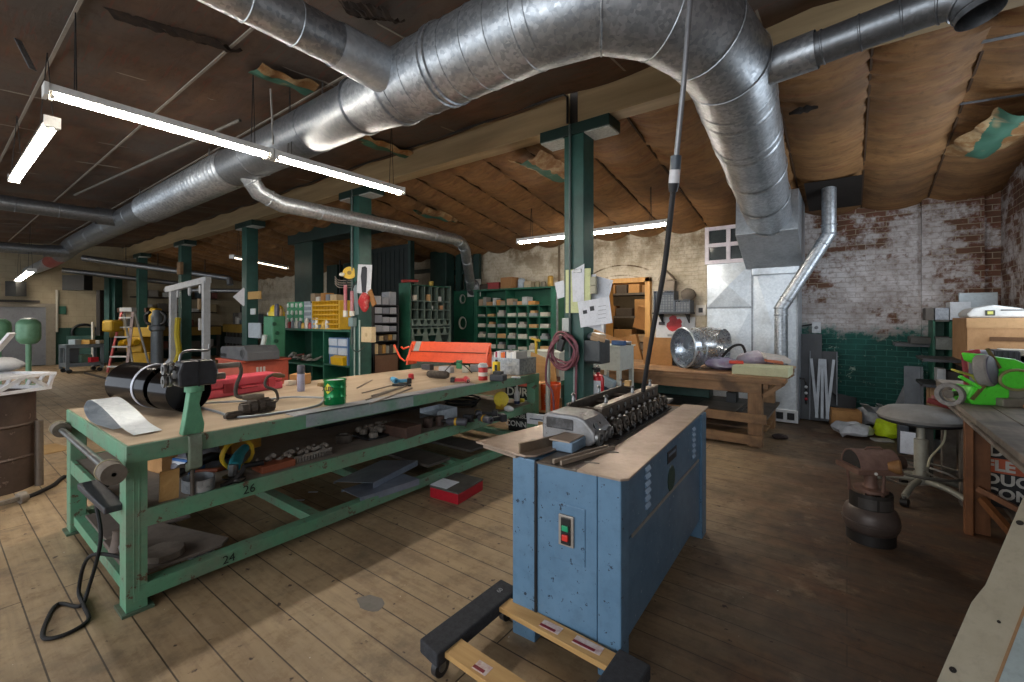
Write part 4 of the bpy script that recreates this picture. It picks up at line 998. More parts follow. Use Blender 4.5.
# greasy clamp tangle
p = zp(205, 472, S0)+V(-0.06, 0, 0)
t = thing('air_grinder', 'black greasy power grinder with cord on the shelf behind the clamp screw', 'tool', (p.x, p.y, S0))
MB().tube([p+V(0.06, -0.16, 0.03), p+V(0.02, -0.06, 0.06), p+V(-0.02, 0.06, 0.07), p+V(-0.04, 0.16, 0.05)], 0.035, 14, radii=[0.022, 0.036, 0.033, 0.022]).rough(0.008, 25, 2).build('body', STEEL_DARK, t, smooth=True)
MB().cyl(p+V(0.06, -0.13, 0.04), p+V(0.03, -0.12, 0.04), 0.04, n=18).build('disc_guard', IRON, t, smooth=True)
MB().tube([p+V(0.05, -0.05, 0.015), p+V(0.12, 0.05, 0.012), p+V(0.1, 0.12, 0.012)], 0.015, 8).build('side_handle', P('#8a4a32', 0.6), t, smooth=True)
MB().tube(spline([p+V(-0.04, 0.16, 0.05), p+V(-0.1, 0.2, 0.02), p+V(-0.12, 0.05, 0.01), p+V(-0.18, 0.16, 0.01)], 6), 0.008, 8).build('cord', RUBBER, t, smooth=True)
tag(MB().obox((BX1-0.80, 1.50, S0+0.075), (0.16, 0.24, 0.15), (0, 0, 0.2)).build('yellow_box', P('#c98f22', 0.5, 0, '#a87416', 5), None, bev=0.006), 'ochre box at the back of the middle shelf behind the black grinder', 'box')
# angle grinder with yellow cord
p = zp(233, 475, S0)+V(-0.05, 0.02, 0)
t = thing('angle_grinder', 'turquoise angle grinder inside a coil of yellow cord on the middle shelf', 'grinder', (p.x, p.y, S0))
TQ = P('#2f9bab', 0.4)
MB().tube([p+V(0.09, -0.03, 0.06), p+V(0.0, 0.02, 0.075), p+V(-0.12, 0.09, 0.085), p+V(-0.22, 0.16, 0.085)], 0.035, 14, radii=[0.036, 0.04, 0.033, 0.03]).build('body', TQ, t, smooth=True)
MB().cyl(p+V(0.10, -0.04, 0.015), p+V(0.10, -0.035, 0.085), 0.028, n=18).build('gear_head', STEEL, t, smooth=True)
MB().cyl(p+V(0.10, -0.04, 0.004), p+V(0.10, -0.04, 0.012), 0.06, n=24).build('disc', STEEL_DARK, t, smooth=True)
MB().cyl(p+V(0.11, 0.02, 0.06), p+V(0.14, 0.13, 0.06), 0.018, n=12).build('side_handle', BLACK, t, smooth=True)
pts = []
for i in range(70):
    a = i/70*2*PI*4; r = 0.10+0.004*math.sin(i)
    pts.append(p+V(-0.03+0.012*math.sin(a*0.5), 0.04+r*math.cos(a)*0.95, 0.108+r*math.sin(a)*0.95))
MB().tube(pts, 0.0085, 8).build('cord', P('#e0b92a', 0.5), t, smooth=True)
p = zp(237, 483, S0)
tag(MB().tube(spline([p+V(0, -0.09, 0.01), p+V(0, -0.03, 0.02), p+V(0.0, 0.02, 0.05), p+V(-0.02, 0.05, 0.09)], 5), 0.014, 8).ball(p+V(0, 0.01, 0.02), 0.028, 0.04, 0.02).rough(0.006, 30).build('clamp', STEEL_DARK, None, smooth=True), 'small black spring clamp standing on the shelf before the turquoise grinder', 'clamp')
# rack of punches with a wooden end block
a, b = zp(254, 474, S0), zp(340, 457, S0)
a = V(BX1-0.13, zp(262, 472, S0).y, S0); b = V(BX1-0.16, zp(338, 456, S0).y, S0)
t = thing('punch_rack', 'long rack of small steel punches with a red-brown wooden end block', 'rack', (a.x, a.y, S0))
MB().box(a.x-0.10, a.x+0.06, a.y-0.02, a.y+0.20, S0, S0+0.045).build('end_block', wood('red_block', '#9a5536', '#7a3f28', 1, 1, 0.6), t, bev=0.003)
MB().bar(a+V(-0.05, 0.2, 0.012), b+V(0, 0, 0.012), 0.12, 0.02).build('rack_bar', IRON, t)
MB().bar(a+V(0.04, 0.2, 0.045), b+V(0.05, 0, 0.045), 0.006, 0.018).build('front_strip', STEEL_WORN, t)
n = 13
for i in range(n):
    q = (a+V(0.03, 0.22, 0)).lerp(b+V(0.03, -0.01, 0), i/(n-1))
    MB().box(q.x+0.008, q.x+0.018, q.y-0.006, q.y+0.006, S0+0.004, S0+0.05).build('slot_post', STEEL_WORN, t)
for i in range(26):
    q = (a+V(-0.07, 0.03, 0)).lerp(b+V(-0.02, 0, 0), (i+0.5)/26); dx_ = 0.035*((i*5) % 3-1)
    q = q+V(dx_, 0, 0.03+0.015*(i % 2))
    tag(MB().cyl(q+V(-0.02, 0.0, 0.0), q+V(0.025, 0.015*((i % 5)-2), 0.03), 0.010+0.003*(i % 3), n=8).build('punch', STEEL_WORN, None, smooth=True), 'small worn steel punch lying in the long punch rack', 'punch', 'punches in the rack')
# steel ring die
p = zp(344, 442, S0)
tag(MB().lathe([(0.035, 0), (0.062, 0), (0.064, 0.004), (0.064, 0.06), (0.06, 0.064), (0.04, 0.064), (0.037, 0.05), (0.035, 0.0)], p, 28).build('ring_die', IRON, None, smooth=True), 'round dark steel ring standing on the shelf past the punch rack', 'ring')
# tray of loose dies
p = zp(383, 434, S0)
t = thing('die_tray', 'low black tray heaped with loose steel dies on the middle shelf', 'tray', (p.x, p.y, S0))
MB().box(p.x-0.20, p.x+0.10, p.y-0.22, p.y+0.16, S0, S0+0.02).build('tray', BLACK, t, bev=0.004)
for i in range(34):
    x = p.x-0.16+0.25*R.random(); y = p.y-0.18+0.33*R.random(); s_ = 0.018+0.012*R.random()
    tag(MB().lathe([(0.001, 0), (s_, 0), (s_, s_*1.2), (s_*0.6, s_*1.6), (0.001, s_*1.6)], (x, y, S0+0.021+0.012*(i % 3)), 8, (0.6*(R.random()-.5), 0.6*(R.random()-.5), 1)).build('die', STEEL_WORN, None, smooth=False), 'worn steel die among the loose ones heaped in the low black tray', 'die', 'loose dies in the tray')
# rusty block
p = zp(412, 436, S0)
tag(MB().obox((p.x-0.12, p.y-0.02, S0+0.045), (0.30, 0.19, 0.09), (0, 0, 0.12)).build('steel_block', P('#5e463b', 0.6, 0.3, '#46342c', 7), None, bev=0.004), 'heavy rusty steel block on the middle shelf', 'block')
for (px, py, r_, h_, lab) in ((428, 427, 0.042, 0.085, 'first round rusty steel plug beside the heavy block'), (440, 425, 0.042, 0.085, 'second round rusty steel plug, in front of the metal pan')):
    p = zp(px, py, S0); tag(MB().lathe([(0.001, 0), (r_, 0), (r_, h_), (r_*0.5, h_), (r_*0.5, h_-0.03), (0.001, h_-0.03)], p, 20).build('steel_plug', P('#5c4a42', 0.55, 0.4, '#453630', 9), None, smooth=True), lab, 'plug')
p = zp(440, 418, S0)
t = thing('sheet_pan', 'bright folded sheet metal pan on the middle shelf', 'pan', (p.x, p.y, S0))
MB().box(p.x-0.16, p.x+0.10, p.y-0.13, p.y+0.15, S0+0.05, S0+0.053).build('bottom', GALV_BRIGHT, t)
for b_ in ((p.x+0.097, p.x+0.10, p.y-0.13, p.y+0.15), (p.x-0.16, p.x-0.157, p.y-0.13, p.y+0.15), (p.x-0.16, p.x+0.1, p.y+0.147, p.y+0.15)): MB().box(*b_, S0, S0+0.10).build('side', GALV_BRIGHT, t)
# far group: drills, yellow light, bottle
def drill(px, py, rz, label):
    p = zp(px, py, S0+0.06); t = thing('drill', label, 'drill', (p.x, p.y, S0), rz)
    MB().lathe([(0.015, -0.12), (0.034, -0.11), (0.037, 0), (0.033, 0.07), (0.02, 0.085)], (0, 0, 0.045), 16, (1, 0, 0)).build('body', P('#4a4a52', 0.5), t, smooth=True, local=True)
    MB().lathe([(0.018, 0), (0.02, 0.02), (0.012, 0.05), (0.004, 0.055), (0.004, 0.13)], (0.085, 0, 0.045), 12, (1, 0, 0)).build('chuck', STEEL_DARK, t, smooth=True, local=True)
    MB().obox((-0.06, -0.08, 0.04), (0.045, 0.15, 0.04), (0, 0, -0.2)).build('grip', BLACK, t, bev=0.008, local=True)
    MB().obox((-0.08, -0.165, 0.045), (0.09, 0.06, 0.07), (0, 0, -0.2)).build('battery', P('#2b2b30', 0.5), t, bev=0.006, local=True)
    MB().lathe([(0.0375, -0.02), (0.0375, 0.0)], (0, 0, 0.045), 16, (1, 0, 0)).build('trim_ring', P('#d9a92a', 0.5), t, smooth=True, local=True)
drill(478, 411, 2.4, 'dark cordless drill pointing at the shelf back, beside the yellow hand lamp')
drill(484, 417, 2.9, 'dark cordless drill nearest the shelf edge, below the other drill')
drill(455, 420, 3.6, 'small dark driver lying between the pan and the drills')
p = zp(501, 409, S0)
t = thing('hand_lamp', 'yellow round work lamp standing on the middle shelf', 'lamp', (p.x, p.y, S0))
MB().lathe([(0.02, -0.05), (0.07, -0.03), (0.085, 0.02), (0.08, 0.03), (0.001, 0.02)], p+V(0, 0, 0.11), 24, (0.7, -0.7, 0.25)).build('shell', P('#d8c038', 0.45), t, smooth=True)
MB().box(p.x-0.05, p.x+0.05, p.y-0.04, p.y+0.04, S0, S0+0.06).build('foot', P('#b8932a', 0.5), t, bev=0.01)
p = zp(517, 404, S0)
t = thing('white_bottle', 'tall white squeeze bottle near the far leg of the bench', 'bottle', p)
MB().lathe([(0.001, 0), (0.032, 0), (0.034, 0.01), (0.034, 0.13), (0.014, 0.165), (0.012, 0.18), (0.001, 0.18)], p, 18).build('body', P('#dfe0e2', 0.4), t, smooth=True)
MB().lathe([(0.013, 0.18), (0.013, 0.2), (0.006, 0.225), (0.001, 0.225)], p, 12).build('nozzle', P('#dcdcdc', 0.4), t, smooth=True)
MB().lathe([(0.0345, 0.005), (0.0345, 0.04)], p, 18).build('label', P('#2a3560', 0.4), t, smooth=True)
p = zp(521, 402, S0); tag(MB().obox(p+V(0, 0, 0.02), (0.08, 0.05, 0.04), (0, 0, 0.4)).build('yellow_pad', P('#e6d52e', 0.5), None, bev=0.006), 'bright yellow pad at the foot of the white squeeze bottle', 'pad')
p = zp(509, 411, S0); tag(MB().ball(p+V(0, 0, 0.025), 0.06, 0.04, 0.028).rough(0.012, 25).build('crumpled_paper', PAPER, None, smooth=True), 'crumpled white paper on the shelf between lamp and bottle', 'paper')
p = zp(468, 405, S0+.03)
pts = [V(p.x-0.1+0.16*math.cos(i*0.5)*(1+0.02*i), p.y+0.18*math.sin(i*0.5), S0+0.02+0.003*i) for i in range(30)]
tag(MB().tube(pts, 0.011, 8).build('black_cable_coil', RUBBER, None, smooth=True), 'coil of black cable at the back of the shelf behind the drills', 'cable')
p = V(BX0+0.42, 1.05, S0)
t = thing('red_box', 'small red case at the near end of the middle shelf', 'box', p, 0.4)
MB().box(-0.09, 0.09, -0.05, 0.05, 0, 0.07).build('body', P('#b3264a', 0.45), t, bev=0.006, local=True); MB().box(-0.02, 0.03, -0.052, -0.05, 0.01, 0.05).build('label', PAPER, t, local=True)
tag(MB().obox((BX0+0.55, 1.35, S0+0.09), (0.3, 0.3, 0.18), (0, 0, 0.1)).build('dark_bundle', P('#3d3a44', 0.8), None, bev=0.03), 'dark cloth bundle at the back of the shelf near the bench end', 'cloth')
tag(MB().obox((BX1-0.32, 0.60, SH+0.035), (0.5, 0.09, 0.035), (0, 0.05, 0.05)).build('black_bar_tool', P('#34363c', 0.5), None, bev=0.006), 'flat dark tool hanging off the shelf at the bench end, holding the cord', 'tool')
# more dusty plates on the shelf
tag(MB().box(BX0+0.3, BX0+0.7, 2.2, 3.4, S0, S0+0.10).build('dark_case', P('#2a2624', 0.8), None, bev=0.01), 'long dark case pushed to the back of the middle shelf', 'case')

# ------------------------------------------------------------------ on and under the bottom level
Bz = 0.136
tag(MB().prism([(BX1-0.78, 0.70), (BX1-0.10, 0.70), (BX1-0.10, 1.12), (BX1-0.16, 1.18), (BX1-0.78, 0.98)], Bz, Bz+0.02, 'xy').build('steel_plate', P('#7d7268', 0.7, 0.2, '#5f564d', 6), None, bev=0.004), 'thick dusty steel plate on the bottom level at the near bench end', 'plate')
pts = [(BX1-0.22+0.11*math.cos(a/12*2*PI)*(1.0), 0.86+0.10*math.sin(a/12*2*PI)) for a in range(12)]
tag(MB().prism(pts, Bz+0.022, Bz+0.058, 'xy').build('round_flange', P('#82776c', 0.7, 0.2, '#564c43', 8), None, bev=0.004), 'round steel flange lying on the steel plate behind the near bench leg', 'flange')
t = thing('iron_vise', 'old iron vise part on the bottom level at the bench end', 'vise', (BX1-0.5, 0.72, Bz+0.021))
MB().box(BX1-0.66, BX1-0.22, 0.67, 0.74, Bz+0.021, Bz+0.05).build('base', P('#6a5d55', 0.6, 0.3), t, bev=0.006)
MB().lathe([(0.05, 0), (0.04, 0.03), (0.03, 0.10), (0.034, 0.12), (0.001, 0.125)], (BX1-0.45, 0.705, Bz+0.05), 16).build('post', P('#6a5d55', 0.6, 0.3), t, smooth=True)
MB().cyl((BX1-0.40, 0.705, Bz+0.08), (BX1-0.2, 0.68, Bz+0.09), 0.016, n=12).build('spindle', STEEL, t, smooth=True)
tag(MB().box(BX0+0.25, BX0+0.85, 0.70, 1.15, Bz, Bz+0.018).build('steel_plate', P('#6e645c', 0.7, 0.2), None, bev=0.004), 'flat dusty steel plate at the far corner of the bottom level, bench end', 'plate')
p = zp(193, 553, 0.006)
tag(MB().obox((p.x, p.y, 0.006), (0.20, 0.14, 0.006), (0, 0, 0.5)).obox((p.x+0.03, p.y+0.02, 0.012), (0.18, 0.12, 0.004), (0, 0, 0.2)).build('paper_sheets', PAPER, None), 'white paper sheets on the floor under the near bench end', 'paper')
for (px, py, s_, lab) in ((313, 492, 0.05, 'small scrap of white paper on the floor under the cross rails'), (283, 507, 0.03, 'tiny paper scrap beside the green cross rail'), (300, 500, 0.045, 'narrow paper strip on the floor under the bench')):
    p = zp(px, py, 0.003); tag(MB().obox(p, (s_*1.6, s_*0.5, 0.003), (0, 0, 0.7)).build('paper_scrap', PAPER, None), lab, 'paper')
# bent grey sheet panels
def panel(c, w, L, rz, label, lip=0.03, tilt=0.12):
    t = thing('bent_sheet_metal', label, 'sheet metal', c, rz)
    PG = P('#8b94a3', 0.4, 0.4, '#717a88', 4)
    MB().sheet(lambda u, v: (w*(u-0.5), L*(v-0.5), 0.02+tilt*u*w), 2, 2, 0.003).build('face', PG, t, local=True)
    MB().sheet(lambda u, v: (w*0.5, L*(v-0.5), 0.02+tilt*w-lip*u), 1, 2, 0.003).build('lip', PG, t, local=True)
    MB().sheet(lambda u, v: (-w*0.5, L*(v-0.5), 0.02-0.02*u), 1, 2, 0.003).build('lip', PG, t, local=True)
p = zp(383, 478, 0.14)
panel((p.x-0.10, p.y+0.02, Bz), 0.42, 0.62, 0.25, 'upper bent grey sheet panel on the bottom level of the bench', 0.05)
panel((p.x+0.14, p.y-0.12, Bz-0.01), 0.30, 0.55, -0.1, 'lower bent grey sheet panel nearest the bottom rail', 0.05, 0.05)
tag(MB().cyl((BX0+0.5, 0.9, 0.16), (BX0+0.75, 2.4, 0.16), 0.022, n=12).build('steel_tube', STEEL_WORN, None, smooth=True), 'length of steel tube lying on the bottom cross rails', 'tube')
for i, y in enumerate((2.9, 3.5)):
    tag(MB().box(BX0+0.2, BX1-0.2, y, y+0.30, 0.126, 0.15).build('loose_board', GREYWOOD, None), ('wide dusty board on the bottom level past the bent panels', 'second dusty board on the bottom level near the far legs')[i], 'board')
# red steel box on the floor
p0, p1, p2 = zp(430, 497, 0), zp(458, 505, 0), zp(483, 490, 0)
t = thing('red_tool_box', 'flat red steel box with a dusty lid on the floor beside the bench', 'box', (p1.x, p1.y, 0), 0.0)
e1 = (p0-p1); e2 = (p2-p1)
def q(u, v, z): w = p1+e1*u+e2*v; return V(w.x, w.y, z)
def slab(z0, z1, g=0.0): return MB()._add([q(a, b, z) for z in (z0, z1) for a, b in ((-g, -g), (1+g, -g), (1+g, 1+g), (-g, 1+g))], [(0,1,2,3), (4,7,6,5), (0,4,5,1), (1,5,6,2), (2,6,7,3), (3,7,4,0)])
slab(0, 0.085).build('body', P('#b3202e', 0.35, 0.1, '#9a1826', 5), t, bev=0.004)
slab(0.087, 0.102, 0.012).build('lid', P('#5d5a54', 0.6, 0.2, '#48443f', 9), t, bev=0.003)
MB()._add([q(a, b, z) for z in (0.103, 0.106) for a, b in ((0.42, 0.02), (1.02, 0.02), (1.02, 0.5), (0.42, 0.5))], [(0,1,2,3), (4,7,6,5), (0,4,5,1), (1,5,6,2), (2,6,7,3), (3,7,4,0)]).build('label', PAPER, t)
# printed cartons at the end of the bench
SIGN = P('#1a1b1d', 0.55); SIGNR = P('#b04a3c', 0.5)
def printed_carton(c, size, rz, lines, label, extra=None):
    t = thing('printed_carton', label, 'box', c, rz)
    w, d, h = size
    MB().box(-w/2, w/2, -d/2, d/2, 0, h).build('body', CARD, t, bev=0.003, local=True)
    f = MB().box(-w/2+0.004, w/2-0.004, -d/2-0.002, -d/2+0.001, 0.004, h-0.004).build('printed_face', SIGN, t, local=True)
    if extra: MB().box(-w/2+0.004, w/2-0.004, -d/2-0.003, -d/2, extra[0]*h, extra[1]*h).build('colour_band', extra[2], t, local=True)
    M_ = WM[t.name]
    for txt, sz_, zf_ in lines:
        lettering(txt, sz_, P('#d8d6d0', 0.6), t, M_ @ V(0.0, -d/2-0.0035, zf_*h), (PI/2, 0, rz), 'lettering', 0.0008, sz_*0.02)
    return t
RZV = 0.62
p = zp(531, 398, 0)
c1 = yp(531, 392, 4.78)
printed_carton((c1.x-0.15, 4.9, 0.36), (0.50, 0.3, 0.34), 0.12, (('DURO', 0.155, 0.62), ('DYNE CORP', 0.05, 0.22)), 'black printed carton reading DURO standing at the far end of the bench', (0.86, 1.0, SIGNR))
printed_carton((c1.x-0.05, 4.88, 0.0), (0.56, 0.3, 0.35), 0.12, (('FLEXIBLE DUCT', 0.075, 0.75), ('CONNECTOR', 0.10, 0.45)), 'lower black printed carton beneath the one reading DURO', None)
c2 = zp(528, 425, 0.12)
t = thing('white_box', 'long white printed box leaning by the far bench leg', 'box', (-2.72, 4.15, 0.0), 0.18)
MB().obox((0, 0, 0.42), (0.34, 0.03, 0.12), (0.25, 0, 0)).build('body', PAPER, t, bev=0.003, local=True)
MB().obox((0, 0, 0.20), (0.05, 0.05, 0.40)).build('stand', TIMBER, t, local=True)
MB().obox((0, -0.017, 0.42), (0.26, 0.004, 0.012), (0.25, 0, 0)).build('label', P('#3a3f55', 0.6), t, local=True)
# orange bucket
p = zp(553, 420, 0); p = V(yp(549, 400, 5.0).x, 5.0, 0)
t = thing('orange_bucket', 'orange plastic bucket between the bench end and the clipboard column', 'bucket', p)
OB = P('#e2561f', 0.4)
MB().lathe([(0.001, 0.0), (0.13, 0.0), (0.15, 0.30), (0.158, 0.30), (0.158, 0.36), (0.155, 0.37), (0.145, 0.37), (0.128, 0.012), (0.001, 0.012)], p+V(0, 0, 0.32), 28).build('shell', OB, t, smooth=True)
MB().tube([p+V(0.155*math.cos(a), 0.155*math.sin(a), 0.66+0.0) for a in [i*PI/12-PI*0.9 for i in range(13)]], 0.004, 6).build('bail', STEEL, t, smooth=True)
MB().lathe([(0.16, -0.0), (0.16, 0.32)], p, 24).lathe([(0.001, 0.318), (0.16, 0.318)], p, 24).build('stand_bucket', P('#d04e1c', 0.5), t, smooth=True)
lettering('HOME', 0.05, WHITE, t, p+V(0.152*math.cos(-1.25), 0.152*math.sin(-1.25), 0.50), (PI/2, -PI/2, -1.25+PI/2), 'lettering', 0.002)
# ================================================================== blue seam-forming machine
MX0, MX1, MY0, MY1, MZ = -1.325, -0.775, 1.775, 3.40, 0.87
BLUE = P('#688ba8', 0.36, 0.1, '#557895', 2.5, 0.5, 0.08, '#24303f', 34, 0.625)
BLUE_SIDE = P('#61839f', 0.38, 0.1, '#4f718d', 2.5, 0.5, 0.08, '#b9c6d2', 38, 0.64)
t = thing('seam_forming_machine', 'blue roll-forming machine cabinet with a row of steel rolls on its flat top', 'machine', (-1.05, 2.6, 0))
MB().box(MX0+0.02, MX1-0.02, MY0+0.02, MY1-0.02, 0.12, MZ).build('cabinet', BLUE, t, bev=0.004)
for x0, x1, y0, y1 in ((MX0, MX0+0.13, MY0-0.012, MY0+0.10), (MX1-0.10, MX1+0.008, MY0-0.012, MY0+0.085), (MX0, MX0+0.12, MY1-0.10, MY1+0.008), (MX1-0.10, MX1+0.012, MY1-0.12, MY1+0.008)):
    MB().box(x0, x1, y0, y1, 0.0, MZ+0.002).build('corner_post', BLUE, t, bev=0.006)
MB().box(MX0+0.133, MX1-0.105, MY0-0.004, MY0+0.03, 0.13, MZ-0.004).build('front_panel', BLUE, t, bev=0.004)
MB().box(MX0+0.128, MX0+0.14, MY0-0.014, MY0+0.02, 0.1, MZ).build('dark_gap', BLACK, t)
dr = MB().box(MX0+0.235, MX0+0.39, MY0-0.009, MY0, 0.44, 0.70).build('switch_door', BLUE, t, bev=0.003)
sw = MB().box(MX0+0.262, MX0+0.338, MY0-0.020, MY0-0.008, 0.515, 0.655).build('switch_plate', P('#a79f96', 0.4, 0.4), t, bev=0.003)
MB().box(MX0+0.277, MX0+0.325, MY0-0.026, MY0-0.018, 0.525, 0.645).build('switch_body', BLACK, sw, bev=0.002)
MB().box(MX0+0.285, MX0+0.317, MY0-0.034, MY0-0.025, 0.588, 0.612).build('start_button', P('#1f9a6c', 0.35), sw, bev=0.002)
MB().box(MX0+0.287, MX0+0.317, MY0-0.037, MY0-0.025, 0.545, 0.572).build('stop_button', P('#d8352b', 0.35), sw, bev=0.003)
# long side: upper and lower panels, louvres, nameplate
MB().box(MX1-0.016, MX1-0.006, MY0+0.09, MY1-0.125, 0.13, 0.56).build('lower_side_panel', BLUE_SIDE, t, bev=0.002)
MB().box(MX1-0.018, MX1-0.002, MY0+0.09, MY1-0.125, 0.575, MZ-0.01).build('upper_side_panel', BLUE_SIDE, t, bev=0.002)
MB().obox((MX1-0.001, (MY0+MY1)/2-0.015, 0.567), (0.006, MY1-MY0-0.32, 0.016)).build('panel_trim', P('#a9a49c', 0.4, 0.4), t)
for yy in (MY0+0.36, MY1-0.32):
    for i in range(6):
        z_ = 0.62+i*0.036
        MB().prism([(MX1-0.003, z_), (MX1+0.008, z_+0.004), (MX1-0.003, z_+0.024)], yy-0.035, yy+0.035, 'xz').build('louvre', P('#7f98b4', 0.45, 0.1), t)
MB().box(MX1-0.002, MX1+0.001, MY0+0.70, MY0+0.88, 0.74, 0.805).build('nameplate', P('#2a2f36', 0.4, 0.2), t)
MB().box(MX1-0.0, MX1+0.0018, MY0+0.72, MY0+0.86, 0.775, 0.79).build('nameplate_band', P('#7f93a8', 0.4, 0.2), t)
MB().lathe([(0.001, 0.0), (0.075, 0.0), (0.07, 0.003), (0.001, 0.003)], (MX1-0.002, MY0+0.78, 0.64), 12, (1, 0, 0)).build('worn_badge', P('#2f4b3f', 0.5, 0, '#243a3a', 15), t)
# work plates
PLATE = P('#b5a292', 0.42, 0.45, '#9a8877', 5, 0.5, 0.05)
MB().prism([(MX1-0.18, MY0-0.05), (MX1+0.02, MY0-0.05), (MX1+0.045, MY0-0.02), (MX1-0.005, 3.56), (MX1-0.18, 3.56)], MZ+0.004, MZ+0.014, 'xy').build('side_plate', PLATE, t, bev=0.002)
MB().prism([(MX0+0.16, MY0-0.045), (MX1-0.18, MY0-0.045), (MX1-0.18, 3.45), (MX0, 3.45), (MX0, MY0+0.30), (MX0+0.16, MY0+0.28)], MZ+0.002, MZ+0.010, 'xy').build('bed_plate', P('#6c645c', 0.5, 0.5, '#4c453f', 8), t)
MB().prism([(MX0-0.26, MY0+0.02), (MX0+0.03, MY0-0.035), (MX0+0.09, MY0-0.035), (MX0+0.13, MY0+0.0), (MX0+0.20, MY0+0.42), (MX0-0.02, MY0+0.66), (MX0-0.15, MY0+0.62)], MZ+0.014, MZ+0.024, 'xy').build('entry_plate', PLATE, t, bev=0.002)
MB().prism([(MX0-0.21, MY0+0.02), (MX0+0.03, MY0-0.03), (MX0+0.09, MY0+0.2), (MX0-0.1, MY0+0.4)], MZ-0.002, MZ+0.010, 'xy').build('under_plate', PLATE, t)
# entry guides
def guide(a, b, w, h, name, mat=STEEL_WORN): return MB().bar(a, b, w, h).build(name, mat, t, bev=0.002)
z_ = MZ+0.024
guide((MX0+0.045, MY0-0.02, z_+0.024), (MX0+0.17, MY0+0.37, z_+0.024), 0.016, 0.048, 'entry_guide', P('#8a7a67', 0.45, 0.6, '#6b5d4e', 9))
MB().lathe([(0.008, 0), (0.008, 0.02), (0.02, 0.022), (0.016, 0.034), (0.001, 0.036)], (MX0+0.045, MY0+0.12, z_), 10).build('wing_nut', STEEL_WORN, t, smooth=True)
guide((MX1-0.31, MY0-0.03, MZ+0.022), (MX1-0.20, MY0+0.34, MZ+0.022), 0.014, 0.02, 'strip_guide', P('#9a8b7c', 0.45, 0.4))
guide((MX1-0.27, MY0-0.03, MZ+0.022), (MX1-0.165, MY0+0.34, MZ+0.022), 0.014, 0.02, 'strip_guide', P('#9a8b7c', 0.45, 0.4))
guide((MX1-0.20, MY0+0.07, MZ+0.016), (MX1-0.13, MY0+0.08, MZ+0.016), 0.008, 0.006, 'clip')
guide((MX1-0.20, MY0+0.27, MZ+0.016), (MX1-0.12, MY0+0.29, MZ+0.016), 0.008, 0.006, 'clip')
# gear head
gx0, gx1, gy0, gy1 = MX0-0.02, MX1-0.285, MY0+0.30, MY0+0.53
HEAD = P('#9a9ca0', 0.45, 0.3, '#77726c', 7, 0.5, 0.08, '#55504a', 14, 0.62)
g0 = MZ+0.012
MB().prism([(gx0, g0), (gx1, g0), (gx1+0.035, g0+0.03), (gx1+0.03, g0+0.075), (gx1-0.03, g0+0.135), (gx1-0.08, g0+0.15), (gx0+0.03, g0+0.15), (gx0, g0+0.125)], gy0, gy1, 'xz').build('gear_head', HEAD, t, bev=0.014)
MB().box(gx0+0.03, gx1-0.09, gy0-0.006, gy0+0.02, g0+0.07, g0+0.13).build('head_recess', P('#3e3c3c', 0.5, 0.4, '#77797c', 16), t, bev=0.008)
MB().prism([(gx0+0.15, g0), (gx1-0.02, g0), (gx1-0.02, g0+0.055), (gx0+0.15, g0+0.045)], gy0-0.15, gy0+0.01, 'xz').build('entry_block', P('#7f97ad', 0.4, 0.3), t, bev=0.006)
MB().box(gx0+0.14, gx1-0.03, gy0-0.16, gy0, g0+0.052, g0+0.06).build('block_plate', PLATE, t)
for (dy, dz, r_) in ((0.05, 0.045, 0.045), (0.125, 0.04, 0.028), (0.19, 0.045, 0.032)):
    MB().lathe([(0.001, 0.0), (r_, 0.0), (r_, 0.014), (r_*0.45, 0.016), (r_*0.42, 0.006), (0.001, 0.006)], (gx1+0.03, gy0+dy, g0+dz), 20, (1, 0, -0.05)).build('roll_cap', STEEL, t, smooth=True)
MB().lathe([(0.001, 0.0), (0.020, 0.0), (0.02, 0.008), (0.001, 0.008)], (gx1+0.008, gy0+0.06, g0+0.095), 16, (1, 0, 0.5)).build('dark_port', BLACK, t, smooth=True)
for (dy, dz) in ((0.13, 0.10), (0.2, 0.095), (0.21, 0.115)):
    MB().lathe([(0.001, 0.0), (0.007, 0.0), (0.007, 0.006), (0.001, 0.006)], (gx1+0.0, gy0+dy, g0+dz), 6, (1, 0, 0.5)).build('bolt', STEEL_DARK, t)
# the two long side rails and the rolls
RAIL = P('#5f554b', 0.45, 0.6, '#433a33', 10)
ry0, ry1 = gy1, 3.34
rx = gx1-0.03
MB().box(rx-0.022, rx, ry0, ry1, g0, g0+0.155).build('front_rail', RAIL, t, bev=0.003)
MB().box(rx-0.045, rx+0.004, ry0, ry1, g0+0.155, g0+0.167).build('rail_cap', P('#8f8375', 0.4, 0.6), t)
MB().box(gx0+0.03, gx0+0.05, ry0, ry1, g0, g0+0.165).build('back_rail', RAIL, t, bev=0.003)
MB().box(gx0+0.05, rx-0.022, ry0, ry1, g0+0.05, g0+0.09).build('inner_bed', P('#3a342f', 0.5, 0.5, '#28231f', 14), t)
for i in range(4):
    y = ry0+0.12+i*(ry1-ry0-0.2)/3
    MB().cyl((gx0+0.05, y, g0+0.12), (rx-0.02, y, g0+0.12), 0.014, n=12).build('tie_bar', RAIL, t, smooth=True)
for x, ys in ((gx0+0.04, (0.08, 0.48, 0.92)), (rx-0.03, (0.14, 0.62, 1.02))):
    for y in ys:
        MB().lathe([(0.012, 0), (0.012, 0.015), (0.009, 0.02), (0.009, 0.035), (0.015, 0.04), (0.008, 0.05), (0.001, 0.052)], (x, ry0+y*0.92, g0+0.165), 12).build('lifting_stud', STEEL, t, smooth=True)
n = 9
